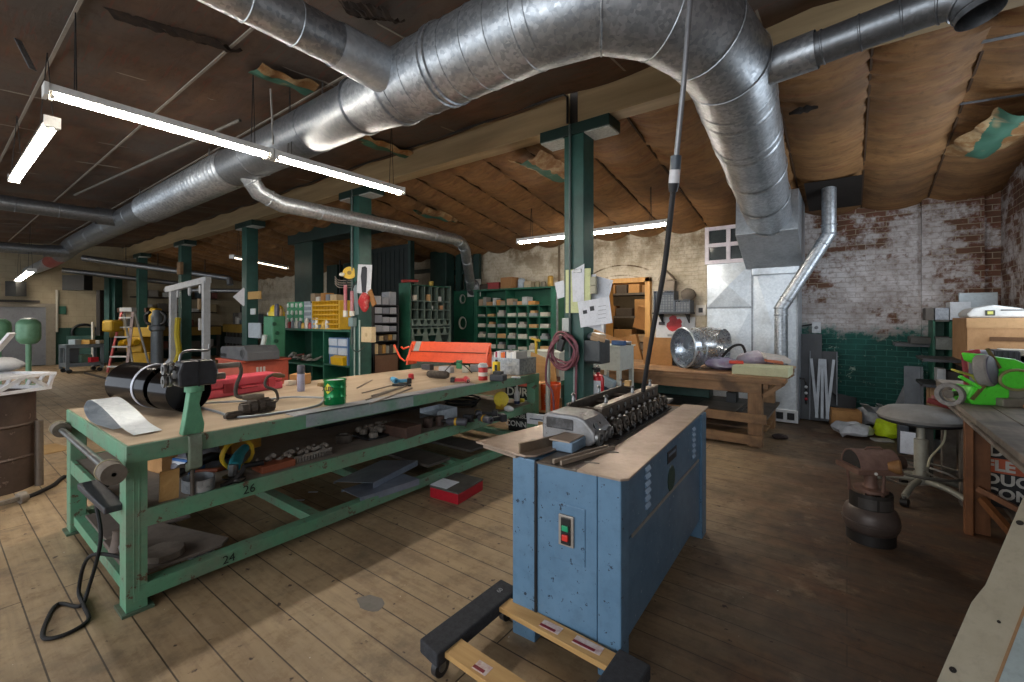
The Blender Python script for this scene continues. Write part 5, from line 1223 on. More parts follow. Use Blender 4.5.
for i in range(n):
    y = ry0+0.07+i*(ry1-ry0-0.13)/(n-1)
    r_ = 0.043 if i else 0.048
    # upper forming roll
    MB().lathe([(0.020, 0), (0.020, 0.012), (r_*0.95, 0.012), (r_, 0.018), (r_, 0.034), (r_*0.72, 0.040), (r_*0.72, 0.052), (r_*0.92, 0.056), (r_*0.92, 0.074), (r_*0.4, 0.078), (r_*0.38, 0.088), (0.001, 0.088)], (rx, y, g0+0.058), 24, (1, 0, 0)).build('forming_roll', P('#6a645d', 0.35, 0.75, '#48423c', 14), t, smooth=True)
    MB().lathe([(0.012, 0), (0.030, 0.0), (0.030, 0.03), (0.018, 0.034), (0.018, 0.05), (0.001, 0.05)], (rx+0.01, y+0.012, g0+0.014), 18, (1, 0, 0)).build('lower_roll', STEEL_WORN, t, smooth=True)
    MB().lathe([(0.001, 0), (0.016, 0), (0.016, 0.02), (0.001, 0.02)], (rx+0.062, y+0.012, g0+0.016), 12, (1, 0, 0)).build('shaft_end', STEEL, t, smooth=True)
    if i < n-1:
        MB().lathe([(0.001, 0), (0.018, 0), (0.018, 0.006), (0.001, 0.008)], (rx, y+0.055, g0+0.125), 6, (1, 0, 0)).build('bolt', STEEL, t)
MB().box(rx-0.002, rx+0.10, ry0, ry1, g0-0.004, g0+0.004).build('roll_bed', P('#2e2925', 0.5, 0.5), t)
guide((rx+0.05, ry1-0.06, g0+0.03), (rx+0.03, ry1+0.22, g0+0.03), 0.045, 0.016, 'exit_guide', STEEL)
MB().box(gx0+0.07, gx0+0.11, ry1-0.20, ry1-0.16, g0+0.165, g0+0.205).build('wood_wedge', TIMBER, t)
t.rotation_euler.z = math.radians(2.0); t.location.x -= 0.022   # the machine stands slightly askew to the boards
# ================================================================== carpeted mover's dolly
t = thing('mover_dolly', 'four-wheeled wooden dolly with dark carpeted end rails under the front of the blue machine', 'dolly', (-1.05, 1.55, 0))
DK = P('#34363b', 0.95, 0, '#27292d', 40, 0.5, 0.4)
dz0, dz1 = 0.105, 0.165
def q_(px, py): return zp(px, py, 0.17)
Lc = [(-1.475, 1.295), (-1.345, 1.275), (-1.345, 1.845), (-1.470, 1.855)]
Rc = [(-0.765, 1.25), (-0.635, 1.24), (-0.625, 1.755), (-0.765, 1.765)]
for c_ in (Lc, Rc): MB().prism(c_, dz0, dz1, 'xy').build('carpeted_rail', DK, t, bev=0.008)
for (y0, y1, yo) in ((1.655, 1.745, 0.03), (1.29, 1.39, 0.03)):
    bd = MB().prism([(-1.36, y0+yo), (-0.75, y0), (-0.75, y1), (-1.36, y1+yo)], dz0+0.022, dz0+0.046, 'xy').build('cross_board', TIMBER, t, bev=0.002)
    for (x, w) in ((-1.12, 0.10), (-0.95, 0.13)) if y0 > 1.5 else ((-1.2, 0.07),):
        MB().box(x, x+w, y0+0.035, y0+0.085, dz0+0.046, dz0+0.0475).build('sticker', P('#cfc3bd', 0.6, 0, '#b07a78', 30), bd)
        MB().box(x, x+w*0.8, y0+0.04, y0+0.055, dz0+0.0476, dz0+0.0484).build('sticker_print', P('#7e1f2c', 0.6), bd)
lettering('60', 0.035, P('#8b8d90', 0.8), t, (-1.41, 1.77, dz1+0.001), (0, 0, 1.57), 'painted_mark', 0.0005)
for (x, y) in ((-1.41, 1.345), (-1.40, 1.80), (-0.70, 1.30), (-0.69, 1.66)):
    c_ = MB().cyl((x-0.014, y+0.01, 0.042), (x+0.014, y+0.01, 0.042), 0.042, n=20).build('wheel', P('#2b2c2f', 0.45), t, smooth=True)
    MB().cyl((x-0.017, y+0.01, 0.042), (x+0.017, y+0.01, 0.042), 0.02, n=14).build('hub', STEEL, c_, smooth=True)
    MB()._add([], []).prism([(y-0.012, dz0), (y+0.03, dz0), (y+0.022, 0.045), (y-0.002, 0.045)], x-0.022, x-0.018, 'yz').prism([(y-0.012, dz0), (y+0.03, dz0), (y+0.022, 0.045), (y-0.002, 0.045)], x+0.018, x+0.022, 'yz').box(x-0.024, x+0.024, y-0.02, y+0.035, dz0-0.008, dz0).build('fork', STEEL, c_)
# ================================================================== things hung on the clipboard column (column at x -2.47, y 4.56)
CX, CY = -2.466, 4.56
CF = CY-0.125
t = thing('clipboard', 'pale yellow-green clipboard with a white note, hung on the tall green column', 'clipboard', (CX-0.1, CF-0.01, 1.7))
a = yp(566, 313, CF-0.02); b = yp(591, 270, CF-0.02)
MB().box(a.x, b.x, CF-0.030, CF-0.018, a.z, b.z+0.02).build('board', P('#c9cf9a', 0.6), t, bev=0.002)
n0, n1 = yp(573, 302, CF-0.035), yp(584, 270, CF-0.035)
MB()._add([(n0.x, CF-0.036, n0.z), (n1.x, CF-0.036, n0.z), (n1.x+0.005, CF-0.036, n1.z+0.07), (n0.x-0.02, CF-0.036, n1.z)], [(0,1,2,3)]).build('note', PAPER, t)
MB().box((a.x+b.x)/2-0.05, (a.x+b.x)/2+0.05, CF-0.045, CF-0.03, b.z-0.02, b.z+0.02).build('clip', STEEL, t, bev=0.004)
# paper sheets pinned on the side of the column
CR = CX+0.125
def sheet(px0, py0, px1, py1, Y, label, rot=0.0, mat=PAPER, name='paper_sheet', cat='paper'):
    a, b = yp(px0, py1, Y), yp(px1, py0, Y); c = (a+b)/2
    o = MB().obox(c, (abs(b.x-a.x), 0.003, abs(b.z-a.z)), (0, rot, 0)).build(name, mat)
    return tag(o, label, cat)
s1 = sheet(584, 276, 607, 328, 4.50, 'large white sheet folded out behind the drawing, on the column side', 0.28)
s2 = thing('drawing', 'white drawing sheet with two dark sketches, pinned low on the column side', 'paper', yp(594, 328, 4.39))
a, b = yp(579, 325, 4.39), yp(611, 299, 4.39); c = (a+b)/2
MB().obox(c, (b.x-a.x, 0.003, (b.z-a.z)*1.02), (0, -0.14, 0)).build('sheet', PAPER, s2)
for (px, py, w_, h_) in ((585, 312, 0.05, 0.04), (592, 308.5, 0.05, 0.05)):
    q = yp(px, py, 4.387); MB().obox(q, (w_, 0.003, h_), (0, -0.14, 0)).build('dark_sketch', P('#3f4247', 0.8), s2)
for i in range(4):
    q = yp(602, 306+i*4, 4.387); MB().obox(q, (0.09, 0.003, 0.004), (0, -0.14, 0)).build('print_line', P('#8b8f98', 0.8), s2)
sheet(577, 304, 586, 310, 4.46, 'small torn white slip between clipboard and drawing', 0.1)
sheet(556, 281, 565, 298, 4.62, 'white curled sheet sticking out behind the clipboard', -0.2)
sheet(592, 274, 596, 283, 4.44, 'small white tag above the electrical boxes on the column', 0.0)
for i, (py0, py1) in enumerate(((277, 286), (286, 294))):
    a, b = yp(591.5, py1, 4.44), yp(595.5, py0, 4.44)
    tag(MB().box(a.x, b.x+0.02, 4.40, 4.44, a.z, b.z).build('switch_box', P('#a9a48c', 0.5), None, bev=0.004), ('upper grey switch box on the column beside the clipboard', 'lower grey switch box on the column beside the clipboard')[i], 'switch')
tag(MB().box(CX-0.12, CX-0.03, CF-0.06, CF, yp(570, 332, CF).z, yp(570, 318, CF).z).build('outlet_box', P('#9a9c98', 0.4, 0.4), None, bev=0.005), 'steel outlet box on the column below the clipboard', 'outlet')
# coiled red air hose
h = yp(563, 352, CF-0.10)
t = thing('air_hose', 'dark red air hose coiled and hung on the front of the clipboard column', 'hose', (h.x, CF-0.1, h.z))
HOSE = P('#7c4650', 0.5, 0, '#6a3842', 6)
pts = []
for i in range(121):
    a = i/120*2*PI*5; r = 0.175+0.02*math.sin(a*0.37)+0.012*math.sin(i)
    pts.append(V(h.x+r*0.92*math.sin(a), CF-0.06-0.018*math.sin(a*0.2)**2-0.05*(i/120), h.z+0.02+r*math.cos(a)-0.03*math.sin(a*0.31)))
MB().tube(pts, 0.013, 8).build('coil', HOSE, t, smooth=True)
MB().tube(spline([pts[-1], yp(549, 352, CF-0.14), yp(546, 380, CF-0.12), yp(553, 395, CF-0.12), yp(554, 440, CF-0.12)], 6), 0.013, 8).build('tail', HOSE, t, smooth=True)
MB().tube(spline([pts[0], yp(575, 345, CF-0.05), yp(576, 380, CF-0.05), yp(574, 440, CF-0.05)], 6), 0.013, 8).build('tail', HOSE, t, smooth=True)
MB().cyl((h.x, CF, h.z+0.15), (h.x, CF-0.16, h.z+0.17), 0.02, n=12).build('hook', STEEL_DARK, t, smooth=True)
MB().obox((h.x-0.0, CF-0.14, h.z+0.08), (0.07, 0.05, 0.14), (0, 0.3, 0)).build('blow_gun', BLACK, t, bev=0.01)
tag(MB().cyl(yp(548, 358, 4.55), yp(548, 440, 4.55), 0.028, n=12).build('white_post', P('#c9c9bd', 0.5), None, smooth=True), 'thin off-white post standing beside the column under the hose', 'post')
tag(MB().cyl((CX+0.02, CF-0.02, yp(578, 340, CF).z), (CX+0.02, CF-0.02, 0.02), 0.014, n=10).build('conduit_pipe', P('#8e9a96', 0.4, 0.3), None, smooth=True), 'grey pipe running down the column to the floor', 'pipe')
# grey bin, fire extinguisher
a, b = yp(587, 362, 4.62), yp(603, 340, 4.62)
t = thing('wall_bin', 'dark grey metal bin hung on the side of the clipboard column', 'bin', (a.x, 4.6, a.z))
MB().prism([(4.45, a.z+0.03), (4.50, a.z), (4.72, a.z), (4.72, b.z), (4.45, b.z)], a.x+0.0, b.x+0.04, 'yz').build('body', P('#4a4e50', 0.5, 0.3), t, bev=0.006)
MB().obox((b.x, 4.50, b.z+0.03), (0.16, 0.12, 0.05), (0.3, 0.2, 0.4)).rough(0.01, 20).build('rag', P('#b99a78', 0.9), t, bev=0.01)
tag(MB().ball(yp(595, 336, 4.62), 0.13, 0.11, 0.045).rough(0.012, 16, 4).build('grey_tray', P('#8f9498', 0.4, 0.4), None, smooth=True), 'crumpled grey metal tray above the dark bin on the column', 'tray')
p = yp(598, 408, 4.75)
t = thing('fire_extinguisher', 'red fire extinguisher with white label beside the clipboard column', 'extinguisher', (p.x, p.y, 0.55))
zb0, zt0 = yp(598, 405, 4.75).z, yp(598, 374, 4.75).z
MB().lathe([(0.001, zb0), (0.066, zb0), (0.07, zb0+0.01), (0.07, zt0-0.05), (0.055, zt0-0.015), (0.022, zt0), (0.022, zt0+0.02), (0.001, zt0+0.02)], (p.x, p.y, 0), 24).build('cylinder', P('#c2202b', 0.3, 0.1), t, smooth=True)
MB().lathe([(0.071, zb0+0.09), (0.071, zt0-0.07)], (p.x, p.y, 0), 20, a0=3.6, a1=5.6).build('label', PAPER, t, smooth=True)
MB().obox((p.x, p.y-0.02, zt0+0.05), (0.035, 0.11, 0.05)).build('valve', BLACK, t, bev=0.006)
MB().obox((p.x, p.y-0.06, zt0+0.085), (0.025, 0.14, 0.014), (0.2, 0, 0)).build('lever', BLACK, t)
MB().tube(spline([(p.x-0.02, p.y-0.02, zt0+0.06), (p.x-0.085, p.y-0.03, zt0+0.02), (p.x-0.10, p.y-0.03, zt0-0.15), (p.x-0.095, p.y-0.03, zb0+0.05)], 6), 0.012, 8).build('hose', BLACK, t, smooth=True)
MB().box(p.x-0.09, p.x+0.09, p.y-0.08, p.y+0.10, zb0-0.035, zb0).build('bracket', P('#3a3a3c', 0.5), t)
MB().box(p.x-0.03, p.x+0.03, p.y+0.0, p.y+0.04, 0.0, zb0-0.03).build('stand_post', P('#3a3a3c', 0.5), t)
# white enamel work stands either side of the column
def stand(x0, x1, y0, y1, ztop, label, h=0.3, mat=P('#c6cbc4', 0.45, 0, '#aab0a9', 4)):
    t = thing('enamel_stand', label, 'stand', ((x0+x1)/2, (y0+y1)/2, 0))
    MB().box(x0, x1, y0, y1, ztop-h, ztop).build('box', mat, t, bev=0.006)
    MB().box(x0-0.02, x1+0.02, y0-0.02, y1+0.02, ztop, ztop+0.015).build('top', mat, t, bev=0.003)
    for x in (x0, x1-0.05):
        for y in (y0, y1-0.05): MB().box(x, x+0.05, y, y+0.05, 0, ztop-h).build('leg', mat, t)
    return t
a, b = yp(601, 350, 5.6), yp(638, 350, 5.9)
stand(a.x, b.x, 5.3, 5.75, 1.18, 'white enamel stand with a shallow box top behind the clipboard column')
p = yp(622, 343, 5.5)
t2 = thing('stand_tools', 'blue and chrome hand tools lying on the white enamel stand', 'tools', (p.x, p.y, 1.195))
MB().cyl((p.x-0.12, p.y-0.05, 1.225), (p.x+0.12, p.y+0.02, 1.225), 0.028, n=12).build('chrome_tool', STEEL, t2, smooth=True)
MB().obox((p.x, p.y-0.1, 1.23), (0.2, 0.06, 0.06), (0, 0, -0.3)).build('blue_tool', P('#365a8c', 0.5), t2, bev=0.01)
MB().obox((p.x-0.3, p.y, 1.23), (0.16, 0.2, 0.06), (0, 0, 0.3)).build('paper_stack', PAPER, t2, bev=0.004)
a, b = yp(534, 365, 5.9), yp(566, 365, 5.9)
stand(a.x, b.x, 5.7, 6.1, 1.03, 'white enamel stand behind the hose, with a rusty edge', 0.42)
tag(MB().box(a.x-0.02, b.x+0.02, 5.63, 5.70, 0.62, 0.68).build('rusty_bar', P('#7a5a50', 0.7), None), 'rusty bar in front of the white stand behind the hose', 'bar')
tag(MB().box(a.x-0.1, a.x+0.45, 5.95, 6.1, 0.0, 0.5).build('green_bin', P('#1d4a44', 0.5), None, bev=0.01), 'dark green bin under the white stand behind the hose', 'bin')
tag(MB().obox(yp(610, 396, 5.6), (0.5, 0.3, 0.35)).build('blue_bag', P('#2c4a66', 0.7), None, bev=0.05), 'dark blue bundle under the white enamel stand', 'bundle')
tag(MB().obox(yp(608, 382, 5.3), (0.22, 0.1, 0.12), (0, 0.4, 0)).rough(0.02, 12).build('pale_rag', P('#9fb6c6', 0.8), None, bev=0.02), 'pale blue rag hanging under the white enamel stand', 'rag')
tag(MB().obox(yp(604, 350, 6.5)+V(0, 0, 0), (0.5, 0.02, 0.5), (0, 0.35, 0.2)).build('cardboard_sheet', CARD, None), 'tan cardboard sheet leaning behind the white enamel stand', 'cardboard')
# spray can and yellow frame beyond the bench corner
p = yp(536, 362, 5.4)
t = thing('yellow_tool_stand', 'yellow clamp stand beyond the far bench corner', 'tool', (p.x, p.y, 0.6))
YB = P('#c9a92c', 0.5)
MB().cyl((p.x, p.y, 0), (p.x, p.y, 1.25), 0.02, n=10).build('post', YB, t, smooth=True)
MB().bar((p.x-0.08, p.y, 1.25), (p.x+0.07, p.y, 1.22), 0.03, 0.03).build('arm', YB, t)
MB().bar((p.x-0.12, p.y, 0.93), (p.x+0.14, p.y, 0.95), 0.03, 0.05).build('jaw', YB, t)
MB().bar((p.x-0.10, p.y, 0.80), (p.x+0.16, p.y, 0.82), 0.05, 0.05).build('base_jaw', GREYWOOD, t)
tag(MB().prism([(0, 0), (0.5, 0.0), (0.44, 0.5), (0.05, 0.62)], yp(535, 385, 5.2).y, yp(535, 385, 5.2).y+0.02, 'xz').build('plank', TIMBER, None), 'x', 'plank')
bpy.data.objects[-1] if False else None
o = [x for x in COL.objects if x.name.startswith('plank')][-1]; o.location.x += yp(528, 385, 5.2).x; o['label'] = 'pale curved board standing beyond the end of the bench'; o.location.z = 0.45
tag(MB().box(o.location.x-0.15, o.location.x+0.25, 5.15, 5.3, 0.0, 0.449).build('timber_block', OLDWOOD, None), 'brown timber block under the pale curved board', 'block')
# bricks-free clutter seen through the doorway: shelves of cartons in the store room
t = thing('store_shelf', 'wooden shelf rack full of cartons inside the store room doorway', 'shelf', (-3.6, 10.4, 0))
for z_ in (0.35, 0.95, 1.55, 2.1): MB().box(-5.2, -2.2, 10.2, 10.8, z_, z_+0.05).build('board', GREYWOOD, t)
for x in (-5.2, -3.75, -2.25): MB().box(x, x+0.07, 10.18, 10.26, 0, 2.7).build('upright', GREYWOOD, t)
sc = ['#b98a56', '#8f6a45', '#6a5a4a', '#c89a62', '#7a6a58', '#a4784a', '#544a42']
k_ = 0
rowname = ('bottom', 'second', 'third', 'top'); 
for zi, z_ in enumerate((0.40, 1.0, 1.60, 2.15)):
    x = -4.9
    while x < -2.5:
        w_ = 0.22+0.3*R.random(); h_ = 0.14+0.28*R.random()
        tag(MB().obox((x+w_/2, 10.42, z_+h_/2), (w_*0.94, 0.36, h_), (0, 0, 0.15*(R.random()-.5))).build('store_carton', P(sc[k_ % 7], 0.8), None, bev=0.006), 'carton on the %s board of the store room shelf' % rowname[zi], 'box', 'cartons in the store room'); k_ += 1
        x += w_+0.03
for i, (px, py, T_, sx, sz_, c_) in enumerate(((618, 352, 9.2, 0.5, 0.6, '#b98a56'), (637, 345, 9.4, 0.4, 0.25, '#5a5048'), (630, 318, 9.3, 0.3, 0.5, '#b8854f'))):
    q = tp(px, py, T_); q.y = 9.3+0.2*i
    tag(MB().obox(q, (sx, 0.3, sz_), (0, 0.25*(i-1), 0.1)).build('store_board', P(c_, 0.8), None, bev=0.004), ('tan board leaning just inside the store room doorway', 'dark box on the pile inside the doorway', 'bent brown cardboard hanging from the store shelf')[i], 'board')
for i in range(7):
    tag(MB().obox((-3.4+0.1*(i % 3), 9.5, 0.09+0.17*i), (0.9-0.06*(i % 4), 0.4, 0.15), (0, 0, 0.1*((i % 3)-1))).build('stacked_sheets', P(('#8a7a66', '#6f6254', '#a58a68', '#5d534a')[i % 4], 0.8), None, bev=0.01), 'flat bundle in the pile just inside the store room doorway', 'bundle', 'flat bundles inside the doorway')
tag(MB().box(-3.98, -3.88, 8.2, 8.3, 0, 2.2).build('white_post', P('#b9bec6', 0.4, 0.3), None), 'grey upright post at the hose side of the doorway', 'post')

# ------------------------------------------------------------------ wall shelf with wire baskets, sign, socket
a, b = yp(655, 312.5, 8.2), yp(692, 311, 8.2)
t = thing('wall_shelf', 'dark wall shelf carrying two grey mesh baskets', 'shelf', ((a.x+b.x)/2, 8.25, a.z))
MB().box(a.x, b.x, 8.05, 8.4, a.z-0.03, a.z).build('board', P('#33363c', 0.6), t)
for x in (a.x+0.08, b.x-0.1): MB().prism([(8.4, a.z-0.03), (8.12, a.z-0.03), (8.4, a.z-0.22)], x, x+0.02, 'yz').build('bracket', BLACK, t)
def basket(x0, x1, z0, z1, label):
    t = thing('mesh_basket', label, 'basket', ((x0+x1)/2, 8.2, z0)); BK = P('#59626e', 0.45, 0.2)
    m = MB(); n = int((x1-x0)/0.045); mz = int((z1-z0)/0.045)
    for i in range(n+1): m.box(x0+(x1-x0)*i/n-0.005, x0+(x1-x0)*i/n+0.005, 8.07, 8.08, z0, z1)
    for j in range(mz+1): m.box(x0-0.005, x1+0.005, 8.068, 8.078, z0+(z1-z0)*j/mz-0.005, z0+(z1-z0)*j/mz+0.005)
    m.build('front_mesh', BK, t)
    MB().box(x0, x1, 8.36, 8.37, z0, z1).box(x0, x0+0.01, 8.08, 8.36, z0, z1).box(x1-0.01, x1, 8.08, 8.36, z0, z1).box(x0, x1, 8.08, 8.36, z0, z0+0.01).build('sides', BK, t)
    MB().obox(((x0+x1)/2, 8.22, z0+(z1-z0)*0.42), ((x1-x0)*0.9, 0.22, (z1-z0)*0.8)).rough(0.03, 9, 1).build('contents', P('#8d9294', 0.7, 0, '#6a6e70', 12), t)
    return t
mx = yp(674, 300, 8.07).x
zt1, zt2 = yp(665, 291, 8.07).z, yp(683, 300, 8.07).z
basket(a.x+0.02, mx-0.01, a.z+0.001, zt1, 'taller grey mesh basket on the dark wall shelf')
basket(mx+0.01, b.x-0.01, a.z+0.001, zt2, 'lower grey mesh basket on the dark wall shelf')
p = yp(667, 284, 8.2)
tag(MB().obox((p.x, 8.22, zt1+0.10), (0.28, 0.2, 0.2), (0, 0.1, 0.1)).build('grey_carton', P('#877c6e', 0.8), None, bev=0.01), 'grey carton on top of the taller mesh basket', 'box')
tag(MB()._add([(p.x-0.14, 8.1, zt1+0.205), (p.x+0.15, 8.1, zt1+0.205), (p.x-0.03, 8.1, zt1+0.40), (p.x-0.14, 8.3, zt1+0.205), (p.x+0.15, 8.3, zt1+0.205), (p.x-0.03, 8.3, zt1+0.40)], [(0,1,2), (3,5,4), (0,3,4,1), (1,4,5,2), (2,5,3,0)]).build('wooden_wedge', P('#9a8d7c', 0.8), None), 'pointed grey offcut on top of the grey carton', 'offcut')
p = yp(688, 297, 8.2)
tag(MB().ball((p.x, 8.2, zt2+0.10), 0.13, 0.12, 0.11).rough(0.02, 9, 7).build('dusty_motor', P('#6b6258', 0.8), None, smooth=True), 'dusty round motor in the lower mesh basket', 'motor')
a, b = yp(696, 321, 8.38), yp(706, 305, 8.38)
t = thing('wall_socket', 'white double socket on the wall beside the furnace', 'socket', ((a.x+b.x)/2, 8.39, a.z+0.1))
MB().box(a.x, b.x, 8.36, 8.4, a.z+0.1, b.z).build('plate', P('#cfcbc4', 0.5), t, bev=0.004)
MB().box(a.x+0.05, a.x+0.12, 8.352, 8.361, a.z+0.15, b.z-0.05).build('switch', BLACK, t)
a, b = yp(656, 350, 8.36), yp(695, 317, 8.36)
t = thing('wall_sign', 'white wall board with a red emblem above the brown work table', 'sign', ((a.x+b.x)/2, 8.38, a.z))
MB().box(a.x, b.x, 8.365, 8.385, a.z, b.z).build('board', P('#cfd2d6', 0.5), t)
q = yp(674, 323.5, 8.36)
MB().lathe([(0.001, 0), (0.15, 0), (0.15, 0.004), (0.001, 0.004)], (q.x, 8.363, q.z), 14, (0, -1, 0)).rough(0.03, 8, 3).build('emblem', P('#b8343a', 0.5), t)
MB().box(q.x-0.28, q.x-0.17, 8.356, 8.362, q.z-0.03, q.z+0.03).build('dark_mark', P('#3c3f46', 0.6), t)
MB().box(q.x-0.12, q.x+0.1, 8.36, 8.365, q.z-0.24, q.z-0.20).build('text_line', P('#8d9096', 0.6), t)
MB().box(q.x-0.3, q.x+0.4, 8.36, 8.365, q.z-0.33, q.z-0.315).build('text_line', P('#a08a8a', 0.6), t)
# ================================================================== brown timber work table
X0, X1, TY0, TY1, TZ = -2.95, -0.56, 5.98, 7.35, 0.845
t = thing('work_table', 'heavy brown timber work table with two lower shelves in front of the furnace', 'table', (-1.7, 6.6, 0))
for i in range(7):
    y = TY0+i*(TY1-TY0)/7
    MB().box(X0+0.01*(i % 2), X1-0.012*((i*3) % 4), y, y+(TY1-TY0)/7-0.006, TZ-0.055, TZ).build('top_plank', OLDWOOD, t, bev=0.003)
MB().box(X0+0.05, X1-0.04, TY0-0.012, TY0+0.02, TZ-0.075, TZ-0.03).build('edge_rail', OLDWOOD, t, bev=0.003)
MB().box(X0+0.05, X1-0.25, TY0+0.02, TY0+0.07, TZ-0.20, TZ-0.06).build('apron', OLDWOOD, t, bev=0.004)
MB().box(X0+0.05, X1-0.25, TY1-0.08, TY1-0.03, TZ-0.20, TZ-0.06).build('apron', OLDWOOD, t, bev=0.004)
for x in (X0+0.12, X1-0.40):
    for y in (TY0+0.03, TY1-0.19): MB().box(x, x+0.15, y, y+0.15, 0, TZ-0.055).build('leg', OLDWOOD_V, t, bev=0.005)
MB().box(X1-0.24, X1-0.19, TY0+0.05, TY1-0.05, TZ-0.14, TZ-0.06).build('end_rail', OLDWOOD, t)
MB().bar((X1-0.24, TY0+0.10, TZ-0.23), (X1-0.03, TY0+0.10, TZ-0.06), 0.06, 0.05).build('brace', OLDWOOD, t)
MB().bar((X1-0.24, TY1-0.15, TZ-0.23), (X1-0.03, TY1-0.15, TZ-0.06), 0.06, 0.05).build('brace', OLDWOOD, t)
MB().box(X0+0.1, X1-0.2, TY0+0.02, TY1-0.03, 0.33, 0.36).build('shelf', P('#5c5249', 0.75, 0, '#463d36', 5), t)
MB().box(X0+0.1, X1-0.2, TY0+0.0, TY0+0.05, 0.29, 0.40).build('shelf_rail', OLDWOOD, t, bev=0.004)
MB().box(X0+0.1, X1-0.24, TY0-0.012, TY0+0.04, 0.03, 0.145).build('bottom_rail', OLDWOOD, t, bev=0.004)
for i in range(3): MB().box(X0+0.12, X1-0.26, TY0+0.06+0.42*i, TY0+0.40+0.42*i, 0.10, 0.125).build('bottom_board', OLDWOOD, t)
# sheets on the shelf of the table
for i, (x0, x1, y0, y1, z_, c_) in enumerate(((X0+0.3, X1-0.75, TY0+0.1, TY1-0.1, 0.361, '#6d6a66'), (X0+0.7, X1-0.50, TY0+0.15, TY1-0.2, 0.372, '#5a5854'), (X1-1.05, X1-0.55, TY0+0.08, TY0+0.7, 0.383, '#7d7870'))):
    tag(MB().box(x0, x1, y0, y1, z_, z_+0.010).build('metal_sheet', P(c_, 0.45, 0.4), None), ('largest dark metal sheet on the shelf of the brown table', 'dull metal sheet lying over the largest one on the table shelf', 'small metal sheet at the front of the table shelf')[i], 'sheet metal')
tag(MB().box(X1-0.78, X1-0.66, TY0+0.75, TY0+0.95, 0.383, 0.52).build('black_block', BLACK, None), 'black block at the back of the table shelf', 'block')
tag(MB().box(X0+0.05, X0+1.35, TY1-0.45, TY1-0.2, 0.384, 0.56).build('green_case', P('#2c5147', 0.5), None, bev=0.01), 'long green case at the back of the table shelf', 'case')
p = zp(780, 439, 0.0)
tag(MB().ball((p.x, p.y, 0.03), 0.09, 0.06, 0.03).rough(0.02, 18).build('rag_lump', P('#3f3330', 0.9), None, smooth=True), 'small dark rag lump on the floor beside the table leg', 'rag')
# big galvanised fitting on the table: a flared Y piece lying on its side
q = zp(700, 370, TZ)
c0 = tp(690, 349, 6.35)
t = thing('duct_fitting', 'big shiny galvanised duct elbow lying open end forward on the brown table', 'duct', (c0.x, c0.y, TZ))
rr = 0.275; zc = TZ+rr+0.012
a0 = V(c0.x-0.06, c0.y-0.16, zc); dirn = V(0.62, 0.78, 0.0).normalized()
cpts = [a0+dirn*0.0, a0+dirn*0.13, a0+dirn*0.24+V(0.02, 0, 0.02), a0+dirn*0.34+V(0.12, -0.05, 0.05), a0+dirn*0.40+V(0.26, -0.14, 0.05)]
m = MB().tube(cpts, rr, 36, caps=False, radii=[rr, rr, rr*0.97, rr*0.88, rr*0.8]); 
for v_ in list(m.bm.verts): pass
m.build('shell', galvanised('fitting_steel', '#c5cbd2', '#bcc3ca', 0.28, 0.75), t, smooth=True)
MB().tube([cpts[0]-dirn*0.004, cpts[0]+dirn*0.05], rr-0.012, 36, caps=False).build('inner_collar', GALV, t, smooth=True)
m = MB(); ring(m, cpts[0]+dirn*0.01, dirn, rr, 0.03, 0.012, 36); m.build('rolled_edge', GALV_BRIGHT, t, smooth=True)
m = MB(); ring(m, cpts[1]+dirn*0.06, dirn, rr, 0.02, 0.010, 36); m.build('bead', GALV_BRIGHT, t, smooth=True)
MB().lathe([(0.11, 0), (0.11, 0.16)], cpts[2]+V(-0.04, 0.0, 0.0), 24, (-0.25, -0.85, 0.35)).build('branch_stub', GALV_BRIGHT, t, smooth=True)
# cardboard behind, clutter on the table
a, b = yp(642, 368, 6.6), yp(671, 338, 6.6)
tag(MB().obox(((a.x+b.x)/2, 6.66, (TZ+b.z)/2), (b.x-a.x, 0.02, b.z-TZ), (0.0, 0, 0)).build('cardboard_sheet', CARD, None), 'square of tan cardboard standing on the brown table by the doorway', 'cardboard')
tag(MB().box(b.x-0.06, b.x+0.14, 6.7, 6.9, TZ, TZ+0.11).build('black_box', BLACK, None, bev=0.005), 'small black box between the cardboard and the duct elbow', 'box')
a, b = yp(732, 371, 6.12), yp(789, 360, 6.12)
tag(MB().obox(((a.x+b.x)/2, 6.34, TZ+0.055), (b.x-a.x, 0.42, 0.105), (0, 0, -0.03)).build('foam_slab', P('#c8c9a4', 0.7, 0, '#b9ba96', 6), None, bev=0.006), 'pale cream foam slab lying at the end of the brown table', 'foam')
p = yp(737, 361, 6.5)
tag(MB().obox((p.x, 6.45, TZ+0.125), (0.17, 0.14, 0.035), (0, 0, 0.2)).build('red_roll', P('#d4452f', 0.5), None, bev=0.008), 'bright red-orange packet lying on the foam slab', 'packet')
p = yp(727, 366, 6.4)
tag(MB().ball((p.x-0.1, 6.62, TZ+0.085), 0.25, 0.18, 0.085).rough(0.05, 8, 5).build('plastic_film', P('#a9a2b4', 0.15, 0, '#8a6f9a', 6), None, smooth=True), 'crumpled purple and clear plastic film beside the duct elbow', 'plastic')
p = yp(750, 352, 6.8)
tag(MB().ball((p.x, 6.95, TZ+0.12), 0.2, 0.16, 0.12).rough(0.06, 7, 9).build('plastic_film', P('#c9c2cc', 0.2, 0, '#a98fae', 6), None, smooth=True), 'crumpled pinkish plastic film behind the foam slab', 'plastic')
MBs = MB().tube(spline([tp(722, 357, 6.1), tp(732, 347, 6.1), tp(741, 345, 6.15), tp(745, 351, 6.2), tp(746, 358, 6.2)], 6), 0.018, 8)
tag(MBs.build('pry_bar', STEEL_DARK, None, smooth=True), 'curved dark bar sticking up beside the duct elbow', 'bar')
